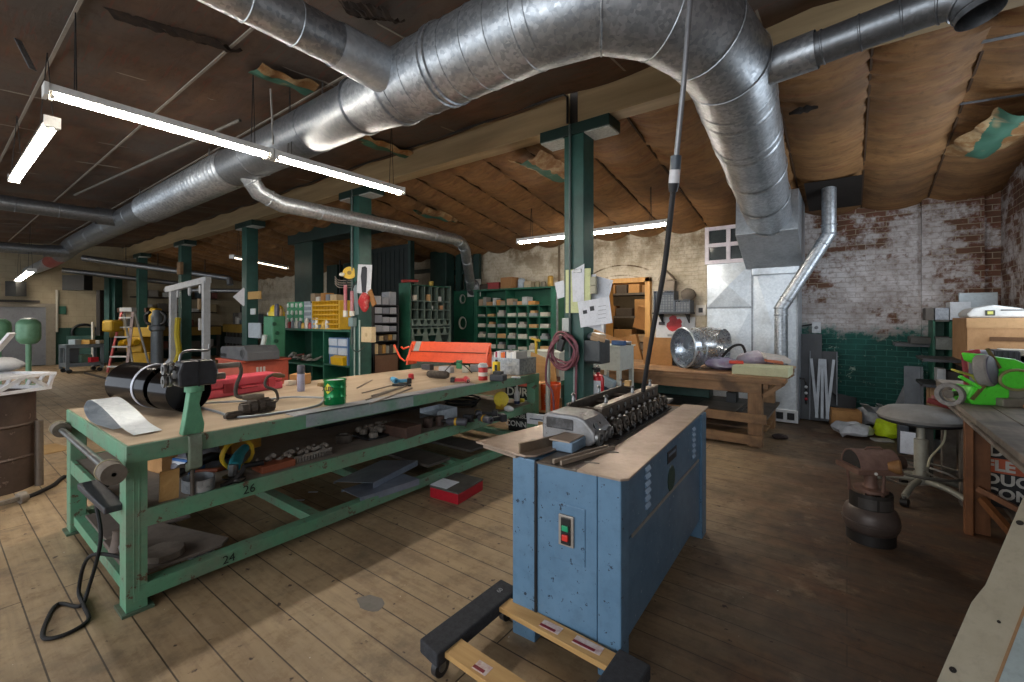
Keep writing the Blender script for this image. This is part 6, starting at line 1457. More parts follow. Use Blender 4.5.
for i, (px, py, sx, sy, sz_, rz_, c_, lab) in enumerate(((765, 354, 0.5, 0.3, 0.02, 0.2, '#d5d5d2', 'white papers lying behind the foam slab'), (786, 356, 0.42, 0.2, 0.03, -0.25, '#c2a684', 'tan cardboard flap overhanging the table end'), (758, 357, 0.32, 0.12, 0.04, 0.1, '#4f6b8f', 'blue packet among the papers on the brown table'), (775, 358, 0.2, 0.1, 0.03, 0.4, '#b5694a', 'red-brown packet among the papers on the brown table'), (779, 352, 0.3, 0.2, 0.05, 0.5, '#c7c3bd', 'crumpled pale paper nearest the flue pipe'))):
    p = yp(px, py, 6.85); tag(MB().obox((min(p.x, X1-0.2), 6.75+0.12*(i % 3), TZ+0.03+0.035*i), (sx, sy, sz_), (0.05*i, 0.04*i, rz_)).rough(0.01, 8, i).build('table_papers', P(c_, 0.7), None), lab, 'paper')
# ================================================================== drafting stool
p = V(0.512, 5.204, 0)
t = thing('stool', 'round grey padded stool on a five-star caster base', 'stool', p)
GREYV = P('#8b8986', 0.6, 0, '#767471', 5); BASEM = P('#a5a396', 0.45, 0.2)
MB().lathe([(0.001, 0.66), (0.22, 0.65), (0.285, 0.665), (0.30, 0.70), (0.285, 0.73), (0.23, 0.765), (0.12, 0.785), (0.001, 0.788)], p, 36).build('seat', GREYV, t, smooth=True)
MB().lathe([(0.001, 0.645), (0.26, 0.645), (0.292, 0.66), (0.292, 0.675), (0.001, 0.675)], p, 36).build('seat_pan', BLACK, t, smooth=True)
MB().lathe([(0.001, 0.12), (0.05, 0.12), (0.055, 0.2), (0.048, 0.22), (0.048, 0.50), (0.028, 0.51), (0.028, 0.645), (0.001, 0.645)], p, 20).build('column', BASEM, t, smooth=True)
for i in range(5):
    a = -1.95+i*2*PI/5; e = p+V(0.36*math.cos(a), 0.36*math.sin(a), 0.085)
    lg = MB().tube(spline([p+V(0.03*math.cos(a), 0.03*math.sin(a), 0.15), p+V(0.2*math.cos(a), 0.2*math.sin(a), 0.14), e], 5), 0.024, 10).build('leg', BASEM, t, smooth=True)
    s = V(-math.sin(a), math.cos(a), 0)
    MB().cyl(V(e.x, e.y, 0.033)-s*0.025, V(e.x, e.y, 0.033)+s*0.025, 0.033, n=16).build('caster', BLACK, lg, smooth=True)
    MB().cyl(V(e.x, e.y, 0.04), e, 0.014, n=8).build('stem', STEEL, lg)
MB().tube([p+V(0.27*math.cos(a), 0.27*math.sin(a), 0.24) for a in [i*2*PI/32 for i in range(32)]], 0.011, 8, closed=True).build('foot_ring', P('#5d5a54', 0.4, 0.3), t, smooth=True)
for i in range(4):
    a = i*PI/2+0.4; MB().cyl(p+V(0.05*math.cos(a), 0.05*math.sin(a), 0.24), p+V(0.27*math.cos(a), 0.27*math.sin(a), 0.24), 0.009, n=8).build('spoke', P('#5d5a54', 0.4, 0.3), t)
MB().tube(spline([p+V(0.16, 0.05, 0.64), p+V(0.14, 0.0, 0.5), p+V(0.05, -0.1, 0.38), p+V(0.03, -0.12, 0.3)], 6), 0.008, 8).build('cable', P('#bdb89c', 0.5), t, smooth=True)
# ================================================================== propane heater
p = V(0.132, 4.0, 0)
t = thing('propane_heater', 'rusty radiant heater head mounted on a dark squat gas cylinder on the floor', 'heater', p)
TK = P('#5a4e48', 0.45, 0.2, '#40342e', 4); RB = P('#7d5f52', 0.6, 0.3, '#5c4338', 8)
MB().lathe([(r_*0.9, h_) for r_, h_ in ((0.001, 0.045), (0.10, 0.045), (0.16, 0.075), (0.178, 0.11), (0.18, 0.135), (0.184, 0.138), (0.184, 0.146), (0.18, 0.149), (0.178, 0.18), (0.16, 0.225), (0.11, 0.255), (0.04, 0.265), (0.001, 0.265))], p, 36).build('cylinder', TK, t, smooth=True)
MB().lathe([(0.135, 0.0), (0.14, 0.0), (0.14, 0.07), (0.135, 0.07)], p, 32).build('foot_ring', P('#2c2826', 0.5, 0.2), t, smooth=True)
MB().lathe([(0.12, 0.215), (0.125, 0.215), (0.125, 0.34), (0.12, 0.34)], p, 32, a0=-2.9, a1=1.8).build('collar', P('#2a2724', 0.55, 0.2, '#3f3833', 9), t, smooth=True)
for (a_, txt, s_) in ((-1.75, 'CAUTION', 0.03), (-0.8, 'GAS', 0.035)):
    d = V(math.cos(a_), math.sin(a_), 0)
    MB().lathe([(0.127, 0.245), (0.127, 0.315)], p, 12, a0=a_-0.42-0, a1=a_+0.42).build('plate', P('#4a4541', 0.5, 0.2), t, smooth=True)
MB().lathe([(0.02, 0.26), (0.025, 0.30), (0.018, 0.32), (0.03, 0.335), (0.03, 0.36), (0.045, 0.37), (0.038, 0.40), (0.038, 0.47), (0.055, 0.49), (0.001, 0.49)], p, 18).build('valve_riser', RB, t, smooth=True)
MB().lathe([(0.07, 0.335), (0.10, 0.345), (0.10, 0.365), (0.04, 0.37)], p, 20).build('guard_plate', RB, t, smooth=True)
for (dx, dy) in ((-0.13, -0.03), (0.07, -0.06), (0.02, 0.1)): MB().cyl(p+V(dx*0.9, dy, 0.33), p+V(dx, dy, 0.49), 0.010, n=8).build('support_rod', RB, t, smooth=True)
# burner tray and arched hood
hx = V(0.72, 0.45, 0).normalized()
hy = V(-hx.y, hx.x, 0)
def hp(u, v, z): q = p+hx*u+hy*v; return V(q.x, q.y, z)
m = MB()
m._add([hp(u, v, z) for z in (0.485, 0.52) for u, v in ((-0.16, -0.12), (0.13, -0.12), (0.13, 0.12), (-0.16, 0.12))], [(0,1,2,3), (4,7,6,5), (0,4,5,1), (1,5,6,2), (2,6,7,3), (3,7,4,0)]); m.build('tray', RB, t, bev=0.004)
hood = MB().sheet(lambda u, v: hp(-0.13+0.26*u, 0.10*math.cos(PI*v), 0.52+0.105*math.sin(PI*v)), 6, 18, 0.006).build('hood', P('#8a6d62', 0.6, 0.3, '#6a5047', 9), t, smooth=True)
MB().sheet(lambda u, v: hp(-0.125, (0.092*math.cos(PI*v))*(0.05+0.95*u), 0.523+0.097*math.sin(PI*v)*(0.05+0.95*u)), 3, 16, 0.004).build('grille', P('#23201f', 0.7), t)
MB().lathe([(0.03, 0), (0.045, 0.01), (0.045, 0.075), (0.001, 0.08)], hp(0.12, -0.02, 0.545), 18, (hx.x, hx.y, 0.1)).build('burner_end', P('#4a3a30', 0.7, 0.3), t, smooth=True)
MB().lathe([(0.001, 0), (0.03, 0.0), (0.05, 0.06), (0.045, 0.07)], hp(0.05, -0.09, 0.54), 14, (hx.x*0.8-hy.x*0.5, hx.y*0.8-hy.y*0.5, 0.1)).build('nozzle', P('#8a6238', 0.6, 0.3, '#5f4226', 12), t, smooth=True)
MB().tube([hp(-0.05, -0.01, 0.625), hp(-0.02, 0.0, 0.645), hp(0.06, 0.0, 0.645), hp(0.09, 0.0, 0.62)], 0.006, 8).build('handle', RB, t, smooth=True)
# pale hose and flat cord on the floor
tag(MB().tube(spline([zp(876, 474, 0.50), zp(890, 480, 0.30), zp(905, 484, 0.12), zp(940, 484, 0.02), zp(962, 480, 0.012), zp(975, 470, 0.012)], 8), 0.010, 8).build('gas_hose', P('#b3aea4', 0.5), None, smooth=True), 'pale grey hose curving over the floor behind the heater', 'hose')
tag(MB().tube(spline([zp(930, 468, 0.30), zp(950, 475, 0.25), zp(965, 485, 0.1), zp(975, 500, 0.012), zp(985, 485, 0.012)], 8), 0.008, 8).build('trailing_flex', P('#c5c2b8', 0.5), None, smooth=True), 'white cord trailing from the stool to the grinding bench', 'cord')
# ================================================================== grinding bench along the side wall
gx0, gx1, gy0, gy1, gz = 0.63, 1.55, 1.75, 5.0, 0.93
GW = wood('dark_bench_timber', '#857b70', '#60574e', 1, 1.0, 0.7, '#4a423a')
t = thing('grinding_bench', 'dark timber bench along the side wall carrying the bright green grinder', 'bench', (1.1, 4.0, 0))
for i in range(5):
    x = gx0+i*(gx1-gx0)/5; MB().box(x, x+(gx1-gx0)/5-0.006, gy0, gy1-0.02*(i % 2), gz-0.035, gz).build('top_plank', GW, t, bev=0.003)
MB().box(gx0-0.015, gx0+0.03, gy0, gy1, gz-0.06, gz-0.036).build('front_rail', GW, t, bev=0.004)
ORW = wood('orange_varnished_plank', '#93603a', '#6b4022', 2, 0.8, 0.5, '#54321a')
MB().box(0.675, 0.72, 4.50, 4.56, 0, gz-0.05).build('leg', ORW, t, bev=0.004)
MB().box(0.69, 0.815, 4.56, 4.61, 0.0, gz-0.05).build('leg_board', ORW, t, bev=0.003)
MB().box(0.70, 0.80, 2.3, 2.42, 0, gz-0.05).build('leg', ORW, t, bev=0.004)
MB().box(0.92, 1.5, 4.60, 4.64, gz-0.15, gz-0.09).build('back_rail', GREYWOOD, t)
MB().bar((0.74, 4.52, 0.34), (1.05, 4.40, 0.20), 0.03, 0.035).build('diagonal_brace', ORW, t)
MB().bar((0.76, 4.52, 0.27), (0.95, 4.25, 0.02), 0.04, 0.04).build('diagonal_brace', ORW, t)
MB().bar((0.80, 4.45, gz-0.2), (1.5, 4.45, gz-0.2), 0.04, 0.08).build('cross_rail', GW, t)
MB().box(0.92, 1.5, 2.4, 5.0, 0.14, 0.17).build('lower_shelf', GREYWOOD, t)
# printed carton under the bench
q = tp(1005, 462, 3.25)
W_ = P('#c9c6bf', 0.6)
bxp = V(1.08, 4.70, 0.17)
t = thing('printed_carton', 'black and orange printed carton reading FLE DUC under the grinding bench', 'box', bxp, -0.12)
MB().box(-0.28, 0.28, 0.0, 0.30, 0, 0.56).build('body', P('#1c1c1e', 0.6), t, bev=0.003, local=True)
MB().box(-0.279, 0.279, -0.002, 0.001, 0.25, 0.355).build('orange_band', P('#c0603f', 0.6), t, local=True)
WMt = WM[t.name]
for (txt, s_, x_, z_) in (('BY', 0.105, -0.25, 0.50), ('DY', 0.105, -0.25, 0.405), ('FLE', 0.105, -0.27, 0.30), ('DUC', 0.105, -0.27, 0.20), ('CONN', 0.10, -0.27, 0.10)):
    lettering(txt, s_, W_, t, WMt @ V(x_, -0.004, z_), (PI/2, 0, -0.12), 'lettering', 0.001, 0.004, 'LEFT')
# ================================================================== bright green grinder on the bench
p = V(0.775, 4.62, gz)
LG = P('#58d93c', 0.4, 0, '#48c22f', 5, 0.55, 0.1, '#6a6a3a', 22, 0.64)
t = thing('grinder', 'bright green abrasive grinder with a grey wheel and oval belt cover on the dark bench', 'grinder', p)
ux = V(0.90, 0.43, 0).normalized(); uy = V(-ux.y, ux.x, 0)   # ux along the machine, uy away from the viewer
UM = Matrix((ux, uy, V(0, 0, 1))).transposed()
def gp(u, w, z): q = p+ux*u+uy*w; return V(q.x, q.y, gz+z)
def plate(pts, w0, w1):
    n = len(pts); v = [gp(u, w0, z) for u, z in pts]+[gp(u, w1, z) for u, z in pts]
    return MB()._add(v, [(i, (i+1) % n, n+(i+1) % n, n+i) for i in range(n)]+[tuple(range(n-1, -1, -1)), tuple(range(n, 2*n))])
plate([(-0.13, 0.05), (-0.096, 0.13), (-0.01, 0.12), (0.04, 0.15), (0.126, 0.15), (0.126, 0.06), (0.06, 0.0), (-0.09, 0.0)], -0.07, 0.10).build('base_casting', LG, t, bev=0.012)
plate([(-0.05, 0.364), (0.04, 0.355), (0.096, 0.342), (0.215, 0.325), (0.31, 0.276), (0.38, 0.21), (0.40, 0.10), (0.12, 0.10), (0.12, 0.20), (0.085, 0.26), (-0.03, 0.30)], 0.0, 0.12).build('wheel_guard', LG, t, bev=0.014)
el_ = lambda rx_, rz_, n=36: [(0.165+rx_*math.cos(2*PI*i/n), 0.185+rz_*math.sin(2*PI*i/n)) for i in range(n)]
plate(el_(0.098, 0.066), -0.075, 0.0).build('belt_cover', LG, t, bev=0.012)
MB().tube([gp(u, -0.072, z) for u, z in el_(0.104, 0.070)], 0.010, 8, closed=True).build('cover_rim', P('#8d8a5a', 0.5, 0.2), t, smooth=True)
wa = (ux*0.62-uy*0.75+V(0, 0, 0.15)).normalized()
MB().lathe([(0.03, -0.035), (0.105, -0.035), (0.113, -0.025), (0.113, 0.025), (0.105, 0.035), (0.03, 0.035)], gp(-0.01, -0.05, 0.245), 36, tuple(wa)).build('grinding_wheel', P('#8d8984', 0.8, 0, '#6f6b67', 8), t, smooth=True)
MB().lathe([(0.001, 0.034), (0.102, 0.034), (0.098, 0.042), (0.001, 0.046)], gp(-0.01, -0.05, 0.245), 32, tuple(wa)).build('wheel_face', P('#55535f', 0.6), t, smooth=True)
ba = (uy*-0.6+ux*-0.8).normalized()
MB().lathe([(0.055, -0.02), (0.082, -0.024), (0.088, 0.0), (0.082, 0.024), (0.055, 0.02)], gp(-0.19, 0.0, 0.06), 36, tuple(ba)).build('buffing_wheel', P('#8a8682', 0.95, 0, '#6f6c69', 30, 0.5, 0.5), t, smooth=True)
MB().lathe([(0.001, -0.01), (0.03, -0.01), (0.03, 0.01), (0.001, 0.01)], gp(-0.19, 0.01, 0.06), 24, tuple(ba)).build('hub', IRON, t, smooth=True)
MB().cyl(gp(-0.19, 0.01, 0.06), gp(-0.05, 0.06, 0.07), 0.018, n=12).build('shaft', IRON, t, smooth=True)
YG = P('#b5b84a', 0.5, 0.1, '#8f9038', 12)
MB().obox(gp(-0.10, -0.05, 0.212), (0.21, 0.07, 0.014), M=UM @ Euler((0.2, 0.28, 0.1)).to_matrix()).build('tool_rest', YG, t, bev=0.003)
MB().bar(gp(-0.08, -0.05, 0.20), gp(-0.03, -0.065, 0.12), 0.03, 0.02).build('rest_arm', YG, t)
MB().bar(gp(-0.03, -0.078, 0.15), gp(-0.11, -0.078, 0.04), 0.024, 0.016).build('link_bar', P('#6a5f3a', 0.5, 0.2), t)
MB().bar(gp(-0.17, -0.06, 0.20), gp(-0.04, -0.075, 0.11), 0.03, 0.02).build('rest_arm', LG, t)
MB().bar(gp(0.105, -0.012, 0.26), gp(0.03, -0.012, 0.40), 0.02, 0.016).build('guard_strap', P('#6f5f3c', 0.5, 0.2), t)
MB().lathe([(0.001, 0), (0.014, 0), (0.014, 0.012), (0.001, 0.012)], gp(-0.05, -0.08, 0.17), 6, tuple(-uy)).build('bolt', STEEL_DARK, t)
MB().obox(gp(0.30, 0.03, 0.082), (0.34, 0.16, 0.065), M=UM).build('motor_base', P('#8d897c', 0.5, 0.2), t, bev=0.008)
MB().obox(gp(0.20, -0.05, 0.03), (0.32, 0.16, 0.055), M=UM).build('slide_base', P('#7d786c', 0.5, 0.2), t, bev=0.006)
MB().lathe([(0.001, 0), (0.02, 0), (0.02, 0.01), (0.001, 0.01)], gp(0.33, -0.055, 0.09), 16, tuple(-uy)).build('knob', BLACK, t, smooth=True)
t = thing('grinding_disc', 'dark loose grinding wheel lying tilted on the bench before the green grinder', 'wheel', gp(0.26, -0.30, 0.0))
MB().lathe([(0.02, -0.015), (0.085, -0.015), (0.09, 0.0), (0.085, 0.015), (0.02, 0.015)], gp(0.26, -0.30, 0.055), 28, (-0.4, -0.7, 0.6)).build('disc', P('#4b4a52', 0.6), t, smooth=True)
tag(MB().obox(gp(0.20, -0.16, 0.012), (0.10, 0.05, 0.02), (0, 0, 0.4)).build('orange_block', P('#c98a5a', 0.7), None, bev=0.003), 'small orange-tan block on the bench before the grinder', 'block')
# ------------------------------------------------------------------ shelving in the corner behind
def block(px0, py0, px1, py1, Y, d, mat, label, name, cat, rot=0.0, bev=0.004):
    a, b = yp(px0, py1, Y), yp(px1, py0, Y)
    o = MB().obox(((a.x+b.x)/2, Y+d/2, (a.z+b.z)/2), (b.x-a.x, d, b.z-a.z), (0, 0, rot)).build(name, mat, None, bev=bev)
    return tag(o, label, cat)
a, b = yp(934, 372, 7.6), yp(968, 320, 7.6)
t = thing('pigeonhole_shelf', 'dark green pigeonhole shelf standing in the brick corner', 'shelf', ((a.x+b.x)/2, 7.8, 0))
for i in range(3):
    x = a.x+(b.x-a.x)*i/2; MB().box(x-0.012, x+0.012, 7.6, 7.98, 0.0, b.z).build('upright', GREEN_CAB, t)
for z_ in (b.z, yp(950, 337, 7.6).z, yp(950, 372, 7.6).z, 0.3): MB().box(a.x, b.x, 7.6, 7.98, z_-0.02, z_).build('board', P('#5a5a54', 0.6), t)
MB().box(a.x, b.x, 7.97, 7.985, 0.0, b.z).build('back', GREEN_CAB, t)
sx = b.z+0.002
def on_shelf(px0, py0, px1, Y, d, z0, mat, label, name, cat):
    a_, b_ = yp(px0, py0, Y), yp(px1, py0, Y)
    o = MB().box(a_.x, b_.x, Y, Y+d, z0, a_.z).build(name, mat, None, bev=0.004); return tag(o, label, cat)
on_shelf(925.5, 308, 934, 7.62, 0.3, 1.52, P('#5d564f', 0.6), 'dark brown box at the end of the green shelf top', 'dark_box', 'box')
on_shelf(935, 308, 949, 7.62, 0.3, sx, P('#a5a9b0', 0.5, 0.3, '#6f747c', 30), 'speckled grey box on the green shelf top', 'speckled_box', 'box')
on_shelf(950, 302, 971, 7.62, 0.3, sx, P('#c9ccd0', 0.5), 'white appliance on the green shelf top', 'white_appliance', 'appliance')
on_shelf(959, 293, 998, 7.9, 0.07, sx, P('#aab2b6', 0.4, 0.3), 'large pale grey metal sheet standing behind the white appliance', 'grey_sheet', 'sheet metal')
q = yp(960, 350, 7.5)
on_shelf(936, 338, 966, 7.55, 0.04, yp(950, 350, 7.55).z, P('#6f726c', 0.6, 0.2, '#8a8d88', 14), 'grey crumpled metal guard below the green pigeonholes', 'metal_guard', 'guard')
a, b = yp(895, 346, 7.9), yp(938, 340, 7.9)
t = thing('ledge', 'dark ledge shelf fixed on the brick wall left of the green pigeonholes'.replace('left of', 'beside'), 'shelf', ((a.x+b.x)/2, 8.1, a.z))
MB().box(a.x, b.x, 7.85, 8.31, a.z, a.z+0.04).build('board', P('#57585a', 0.6), t)
MB().box(b.x-0.28, b.x, 7.75, 8.1, a.z+0.04, a.z+0.13).build('dark_case', P('#4b4a46', 0.6), t, bev=0.01)
# big carton on the bench, white machine on top
a, b = yp(967, 356, 6.5), yp(1040, 318, 6.5)
t = thing('large_carton', 'large tan carton with a torn slit, in the brick corner', 'box', ((a.x+b.x)/2, 6.7, 0.93))
MB().box(a.x, 1.56, 6.5, 7.3, 1.02, b.z).build('sides', P('#a98158', 0.8, 0, '#916a44', 5), t, bev=0.004)
MB().box(a.x-0.004, 1.56, 6.494, 6.5, b.z-0.10, b.z+0.002).build('flap', P('#b08a60', 0.8), t)
MB().box(a.x+0.16, 1.54, 6.488, 6.494, b.z-0.23, b.z-0.19).build('slit', P('#5e4026', 0.9), t)
MB().box(a.x+0.02, 1.56, 6.55, 7.25, 0.0, 1.02).build('stand', P('#4c443c', 0.8), t)
c_ = yp(990, 312, 6.75)
t = thing('white_machine', 'low white rounded machine cover on top of the large carton', 'machine', (1.2, 6.85, b.z))
ax, bx_ = yp(964, 310, 6.7).x, 1.50
MB().prism([(ax, b.z+0.04), (ax+0.05, b.z+0.10), (ax+0.2, b.z+0.135), (bx_-0.12, b.z+0.10), (bx_, b.z+0.05), (bx_, b.z+0.003), (ax+0.02, b.z+0.003)], 6.6, 7.1, 'xz').build('cover', P('#cfd0ce', 0.4), t, bev=0.02)
MB().box(ax+0.14, ax+0.21, 6.592, 6.6, b.z+0.025, b.z+0.08).build('badge', P('#3d3f33', 0.5), t); MB().box(ax+0.155, ax+0.195, 6.588, 6.593, b.z+0.038, b.z+0.068).build('badge_mark', P('#c9c96a', 0.5), t)
MB().box(ax+0.25, bx_-0.08, 6.594, 6.6, b.z+0.075, b.z+0.085).build('slot', BLACK, t)
# vice-like grey tool, red gun and little box behind the grinder
q = V(1.13, 5.35, 0.93)
tag(MB().box(0.72, 1.56, 5.1, 6.2, 0.86, 0.93).box(0.75, 0.85, 5.15, 5.25, 0, 0.86).box(1.4, 1.5, 5.15, 5.25, 0, 0.86).box(0.75, 0.85, 6.05, 6.15, 0, 0.86).box(1.4, 1.5, 6.05, 6.15, 0, 0.86).build('side_table', GW, None, bev=0.004), 'dark side table between the grinding bench and the brick corner', 'table')
def tbl(px, py, Y): return yp(px, py, Y)
p = tbl(998, 358, 5.5)
t = thing('grey_motor', 'grey and black tool motor standing behind the green grinder', 'motor', (p.x, 5.5, 0.93))
MB().box(p.x-0.16, p.x-0.02, 5.42, 5.62, 0.932, p.z+0.06).build('body', P('#8b8f9c', 0.45, 0.2), t, bev=0.015)
MB().box(p.x-0.04, p.x+0.11, 5.40, 5.64, 0.932, p.z+0.07).build('black_housing', P('#2b2d33', 0.5), t, bev=0.012)
m = MB()
for i in range(4): m.box(p.x-0.02+0.033*i, p.x-0.005+0.033*i, 5.39, 5.41, 1.05, p.z+0.06)
m.build('cooling_ribs', P('#3b3d45', 0.5), t)
MB().box(p.x+0.10, p.x+0.17, 5.45, 5.6, 0.932, p.z+0.04).build('end_bell', P('#9aa0a8', 0.4, 0.3), t, bev=0.012)
p = tbl(1012, 352, 5.45)
tag(MB().box(p.x-0.06, p.x+0.12, 5.45, 5.6, 0.932, p.z+0.02).build('small_carton', P('#bdb6a8', 0.7), None, bev=0.003), 'small pale carton beside the grey tool motor', 'box')
p = tbl(972, 352, 5.4)
t = thing('red_spray_gun', 'dull red spray gun lying behind the green guard', 'tool', (p.x, 5.4, 0.93))
MB().bar((p.x-0.07, 5.4, p.z-0.02), (p.x+0.05, 5.4, p.z+0.01), 0.035, 0.035).build('barrel', P('#a02f3c', 0.5), t, bev=0.01)
MB().bar((p.x-0.05, 5.4, p.z-0.02), (p.x-0.03, 5.4, 0.935), 0.035, 0.035).build('grip', P('#8a2632', 0.5), t, bev=0.01)
# shelves and boxes beneath, dark
for i, (z_, w_) in enumerate(((0.95, 0.9), (0.55, 0.9))):
    a, b = yp(932, 358+i*25, 6.9), yp(962, 358+i*25, 6.9)
    tag(MB().box(a.x-0.1, 1.0, 6.7, 7.3, a.z-0.03, a.z).build('steel_shelf', P('#3b3b3d', 0.5, 0.3), None), ('upper dark steel shelf behind the stool', 'lower dark steel shelf behind the stool')[i], 'shelf')
block(937, 369, 946, 382, 6.72, 0.2, P('#9a9c9e', 0.5), 'pale grey carton on the lower dark shelf behind the stool', 'grey_carton', 'box')
block(946, 372, 960, 383, 6.8, 0.25, P('#4a4440', 0.7), 'dark brown box beside the pale grey carton on the dark shelf', 'brown_box', 'box')
block(930, 388, 944, 412, 6.75, 0.3, P('#8a6a48', 0.8), 'brown carton on the floor side of the dark shelves', 'brown_carton', 'box')
p = yp(955, 408, 5.9)
tag(MB().obox((p.x, 5.9, p.z), (0.40, 0.05, 0.05), (0, 0.28, 0)).build('red_bar', P('#8e3a38', 0.6), None, bev=0.006), 'dull red bar resting behind the stool seat', 'bar')
p = yp(952, 402, 6.1)
tag(MB().obox((p.x, 6.1, p.z), (0.30, 0.05, 0.06), (0, 0.15, 0)).build('pink_bar', P('#b0716c', 0.6), None, bev=0.006), 'pinkish bar resting behind the dull red bar', 'bar')
# ------------------------------------------------------------------ pile against the green dado
PGm = P('#6f747a', 0.5, 0.3, '#5b6066', 5)
a, b = yp(905, 408, 7.7), yp(922, 371, 7.75)
t = thing('grey_sheet', 'upright grey folded metal panel leaning on the wall behind the stool', 'sheet metal', (a.x, 7.8, 0.1))
MB().obox(((a.x+b.x)/2, 7.8, (a.z+b.z)/2-0.1), (b.x-a.x, 0.03, b.z-a.z+0.3), (-0.12, 0, 0)).build('face', PGm, t); MB().obox((b.x, 7.75, (a.z+b.z)/2-0.1), (0.02, 0.1, b.z-a.z+0.3), (-0.12, 0, 0)).build('edge', PGm, t)
p = yp(897, 408, 7.8)
tag(MB().bar(V(p.x-0.1, 7.7, 0.02), V(p.x+0.22, 8.0, 0.85), 0.16, 0.01).build('metal_strip', PGm), 'wide grey strip leaning diagonally beside the upright grey panel', 'sheet metal')
for i, (p0, p1) in enumerate((((864, 404), (884, 424)), ((879, 404), (905, 430)))):
    q0, q1 = yp(*p0, 7.9), zp(*p1, 0.02)
    tag(MB().bar(q0, q1, 0.10, 0.01).build('metal_offcut', P('#9aa0a2', 0.45, 0.4)), ('pale metal strip sticking out of the rubbish pile, nearer the black sheet', 'pale metal strip sticking out of the rubbish pile, nearer the stool')[i], 'sheet metal')
# leaning black sheet and grey channels by the furnace
BKS = P('#3f4145', 0.5, 0.1, '#34363a', 4)
a, b = yp(800, 422, 8.0), yp(816, 356, 8.3)
tag(MB().obox(((a.x+b.x)/2+0.02, 8.16, 0.66), (0.30, 0.02, 1.30), (-0.14, 0, 0)).build('black_sheet', BKS), 'tall dark sheet leaning on the wall next to the furnace', 'sheet metal')
c0 = yp(823, 400, 8.05)
t = thing('channel_bundle', 'dark tray with grey metal strips leaning on the green dado', 'sheet metal', (c0.x, 8.05, 0))
MB().obox((c0.x, 8.17, 0.53), (0.34, 0.02, 1.04), (-0.14, 0, 0)).build('back_sheet', BKS, t)
for s_ in (-1, 1): MB().obox((c0.x+s_*0.165, 8.14, 0.53), (0.015, 0.07, 1.04), (-0.14, 0, 0)).build('edge', PGm, t)
for i in range(5): MB().obox((c0.x-0.11+0.05*i, 8.09-0.008*i, 0.50), (0.035, 0.012, 0.88), (-0.14, 0.045*(i-2)*(-1)**i, 0)).build('strip', P('#8e9399', 0.4, 0.4), t)
q = yp(806, 400, 7.9)
t = thing('wall_valve', 'small pipe with red and white handles on the dark sheet beside the furnace', 'pipe', (q.x, 7.95, 0.6))
MB().tube([yp(799, 378, 7.95), yp(804, 379, 7.95), yp(806, 383, 7.95), yp(806, 404, 7.95)], 0.012, 8).build('pipe', STEEL_DARK, t, smooth=True)
for (py, c_) in ((387, '#d8d8d8'), (399, '#b52f3a'), (393, '#c9c9c9')): MB().ball(yp(806, py, 7.93), 0.022).build('handle', P(c_, 0.4), t, smooth=True)
# switch on the wall with its conduit
a, b = yp(812, 333, 8.36), yp(821, 322, 8.36)
t = thing('wall_switch', 'white switch box on the brick wall beside the furnace with a pipe below', 'switch', ((a.x+b.x)/2, 8.38, a.z))
MB().box(a.x, b.x, 8.33, 8.4, a.z, b.z).build('box', P('#cfd1d4', 0.5), t, bev=0.006); MB().ball(((a.x+b.x)/2, 8.325, (a.z+b.z)/2), 0.025).build('knob', P('#8d8f92', 0.4), t, smooth=True)
MB().cyl(((a.x+b.x)/2-0.02, 8.37, a.z), ((a.x+b.x)/2-0.02, 8.37, 0.9), 0.016, n=10).build('conduit', P('#8e9a98', 0.4, 0.3), t, smooth=True)
MB().tube(spline([(a.x, 8.37, b.z-0.04), (a.x-0.15, 8.38, b.z-0.07), (a.x-0.3, 8.38, b.z-0.12)], 5), 0.012, 8).build('feed', BLACK, t, smooth=True)
# rubbish: carton, bags, vest, papers
p = zp(845, 428, 0)
carton('torn_carton', (p.x, p.y+0.12, 0), (0.34, 0.3, 0.24), 0.15, CARD, 'torn brown carton at the foot of the green dado', 'box')
tag(MB().obox((p.x-0.04, p.y+0.30, 0.32), (0.34, 0.03, 0.22), (-0.5, 0.2, 0.2)).build('board_offcut', BLACK), 'black panel stuck in the torn brown carton', 'panel')
def bag(px, py, r, h, c1, c2, label, seed, cat='bag', rough=0.2, dy=0.0):
    q = zp(px, py, 0); q.y += dy
    o = MB().lathe([(0.001, 0), (r*0.9, 0), (r*1.05, h*0.3), (r*0.8, h*0.75), (r*0.35, h), (0.001, h*0.96)], q, 22).rough(r*0.33, 1.6/r, seed).build('plastic_bag', P(c1, rough, 0, c2, 9), None, smooth=True)
    o.location.z = 0.0; return tag(o, label, cat)
bag(853, 436, 0.21, 0.12, '#d0d2d6', '#a6a9ae', 'white flat plastic bag at the front of the rubbish pile', 1)
bag(874, 428, 0.20, 0.24, '#bcbfc4', '#8d9096', 'clear crumpled plastic bag in the middle of the rubbish pile', 2, dy=0.15)
bag(858, 420, 0.17, 0.36, '#8a8784', '#6f6c69', 'grey bundle standing behind the flat white bag', 3, dy=0.15)
bag(889, 437, 0.155, 0.22, '#c3e01a', '#a5c010', 'fluorescent yellow-green safety vest crumpled on the pile', 4, 'vest', 0.6)
bag(893, 428, 0.15, 0.26, '#c9ccd0', '#9a9da2', 'clear plastic bag behind the safety vest on the pile', 8, dy=0.2)
bag(864, 424, 0.13, 0.30, '#a6875e', '#866a48', 'crumpled brown paper bag behind the torn carton', 9, dy=0.25)
q = zp(882, 441, 0.0); tag(MB().obox((q.x, q.y, 0.012), (0.22, 0.1, 0.02), (0.05, 0.04, 0.5)).build('card_scrap', P('#b9b5ac', 0.7), None), 'flat pale card scrap before the safety vest on the floor', 'scrap')
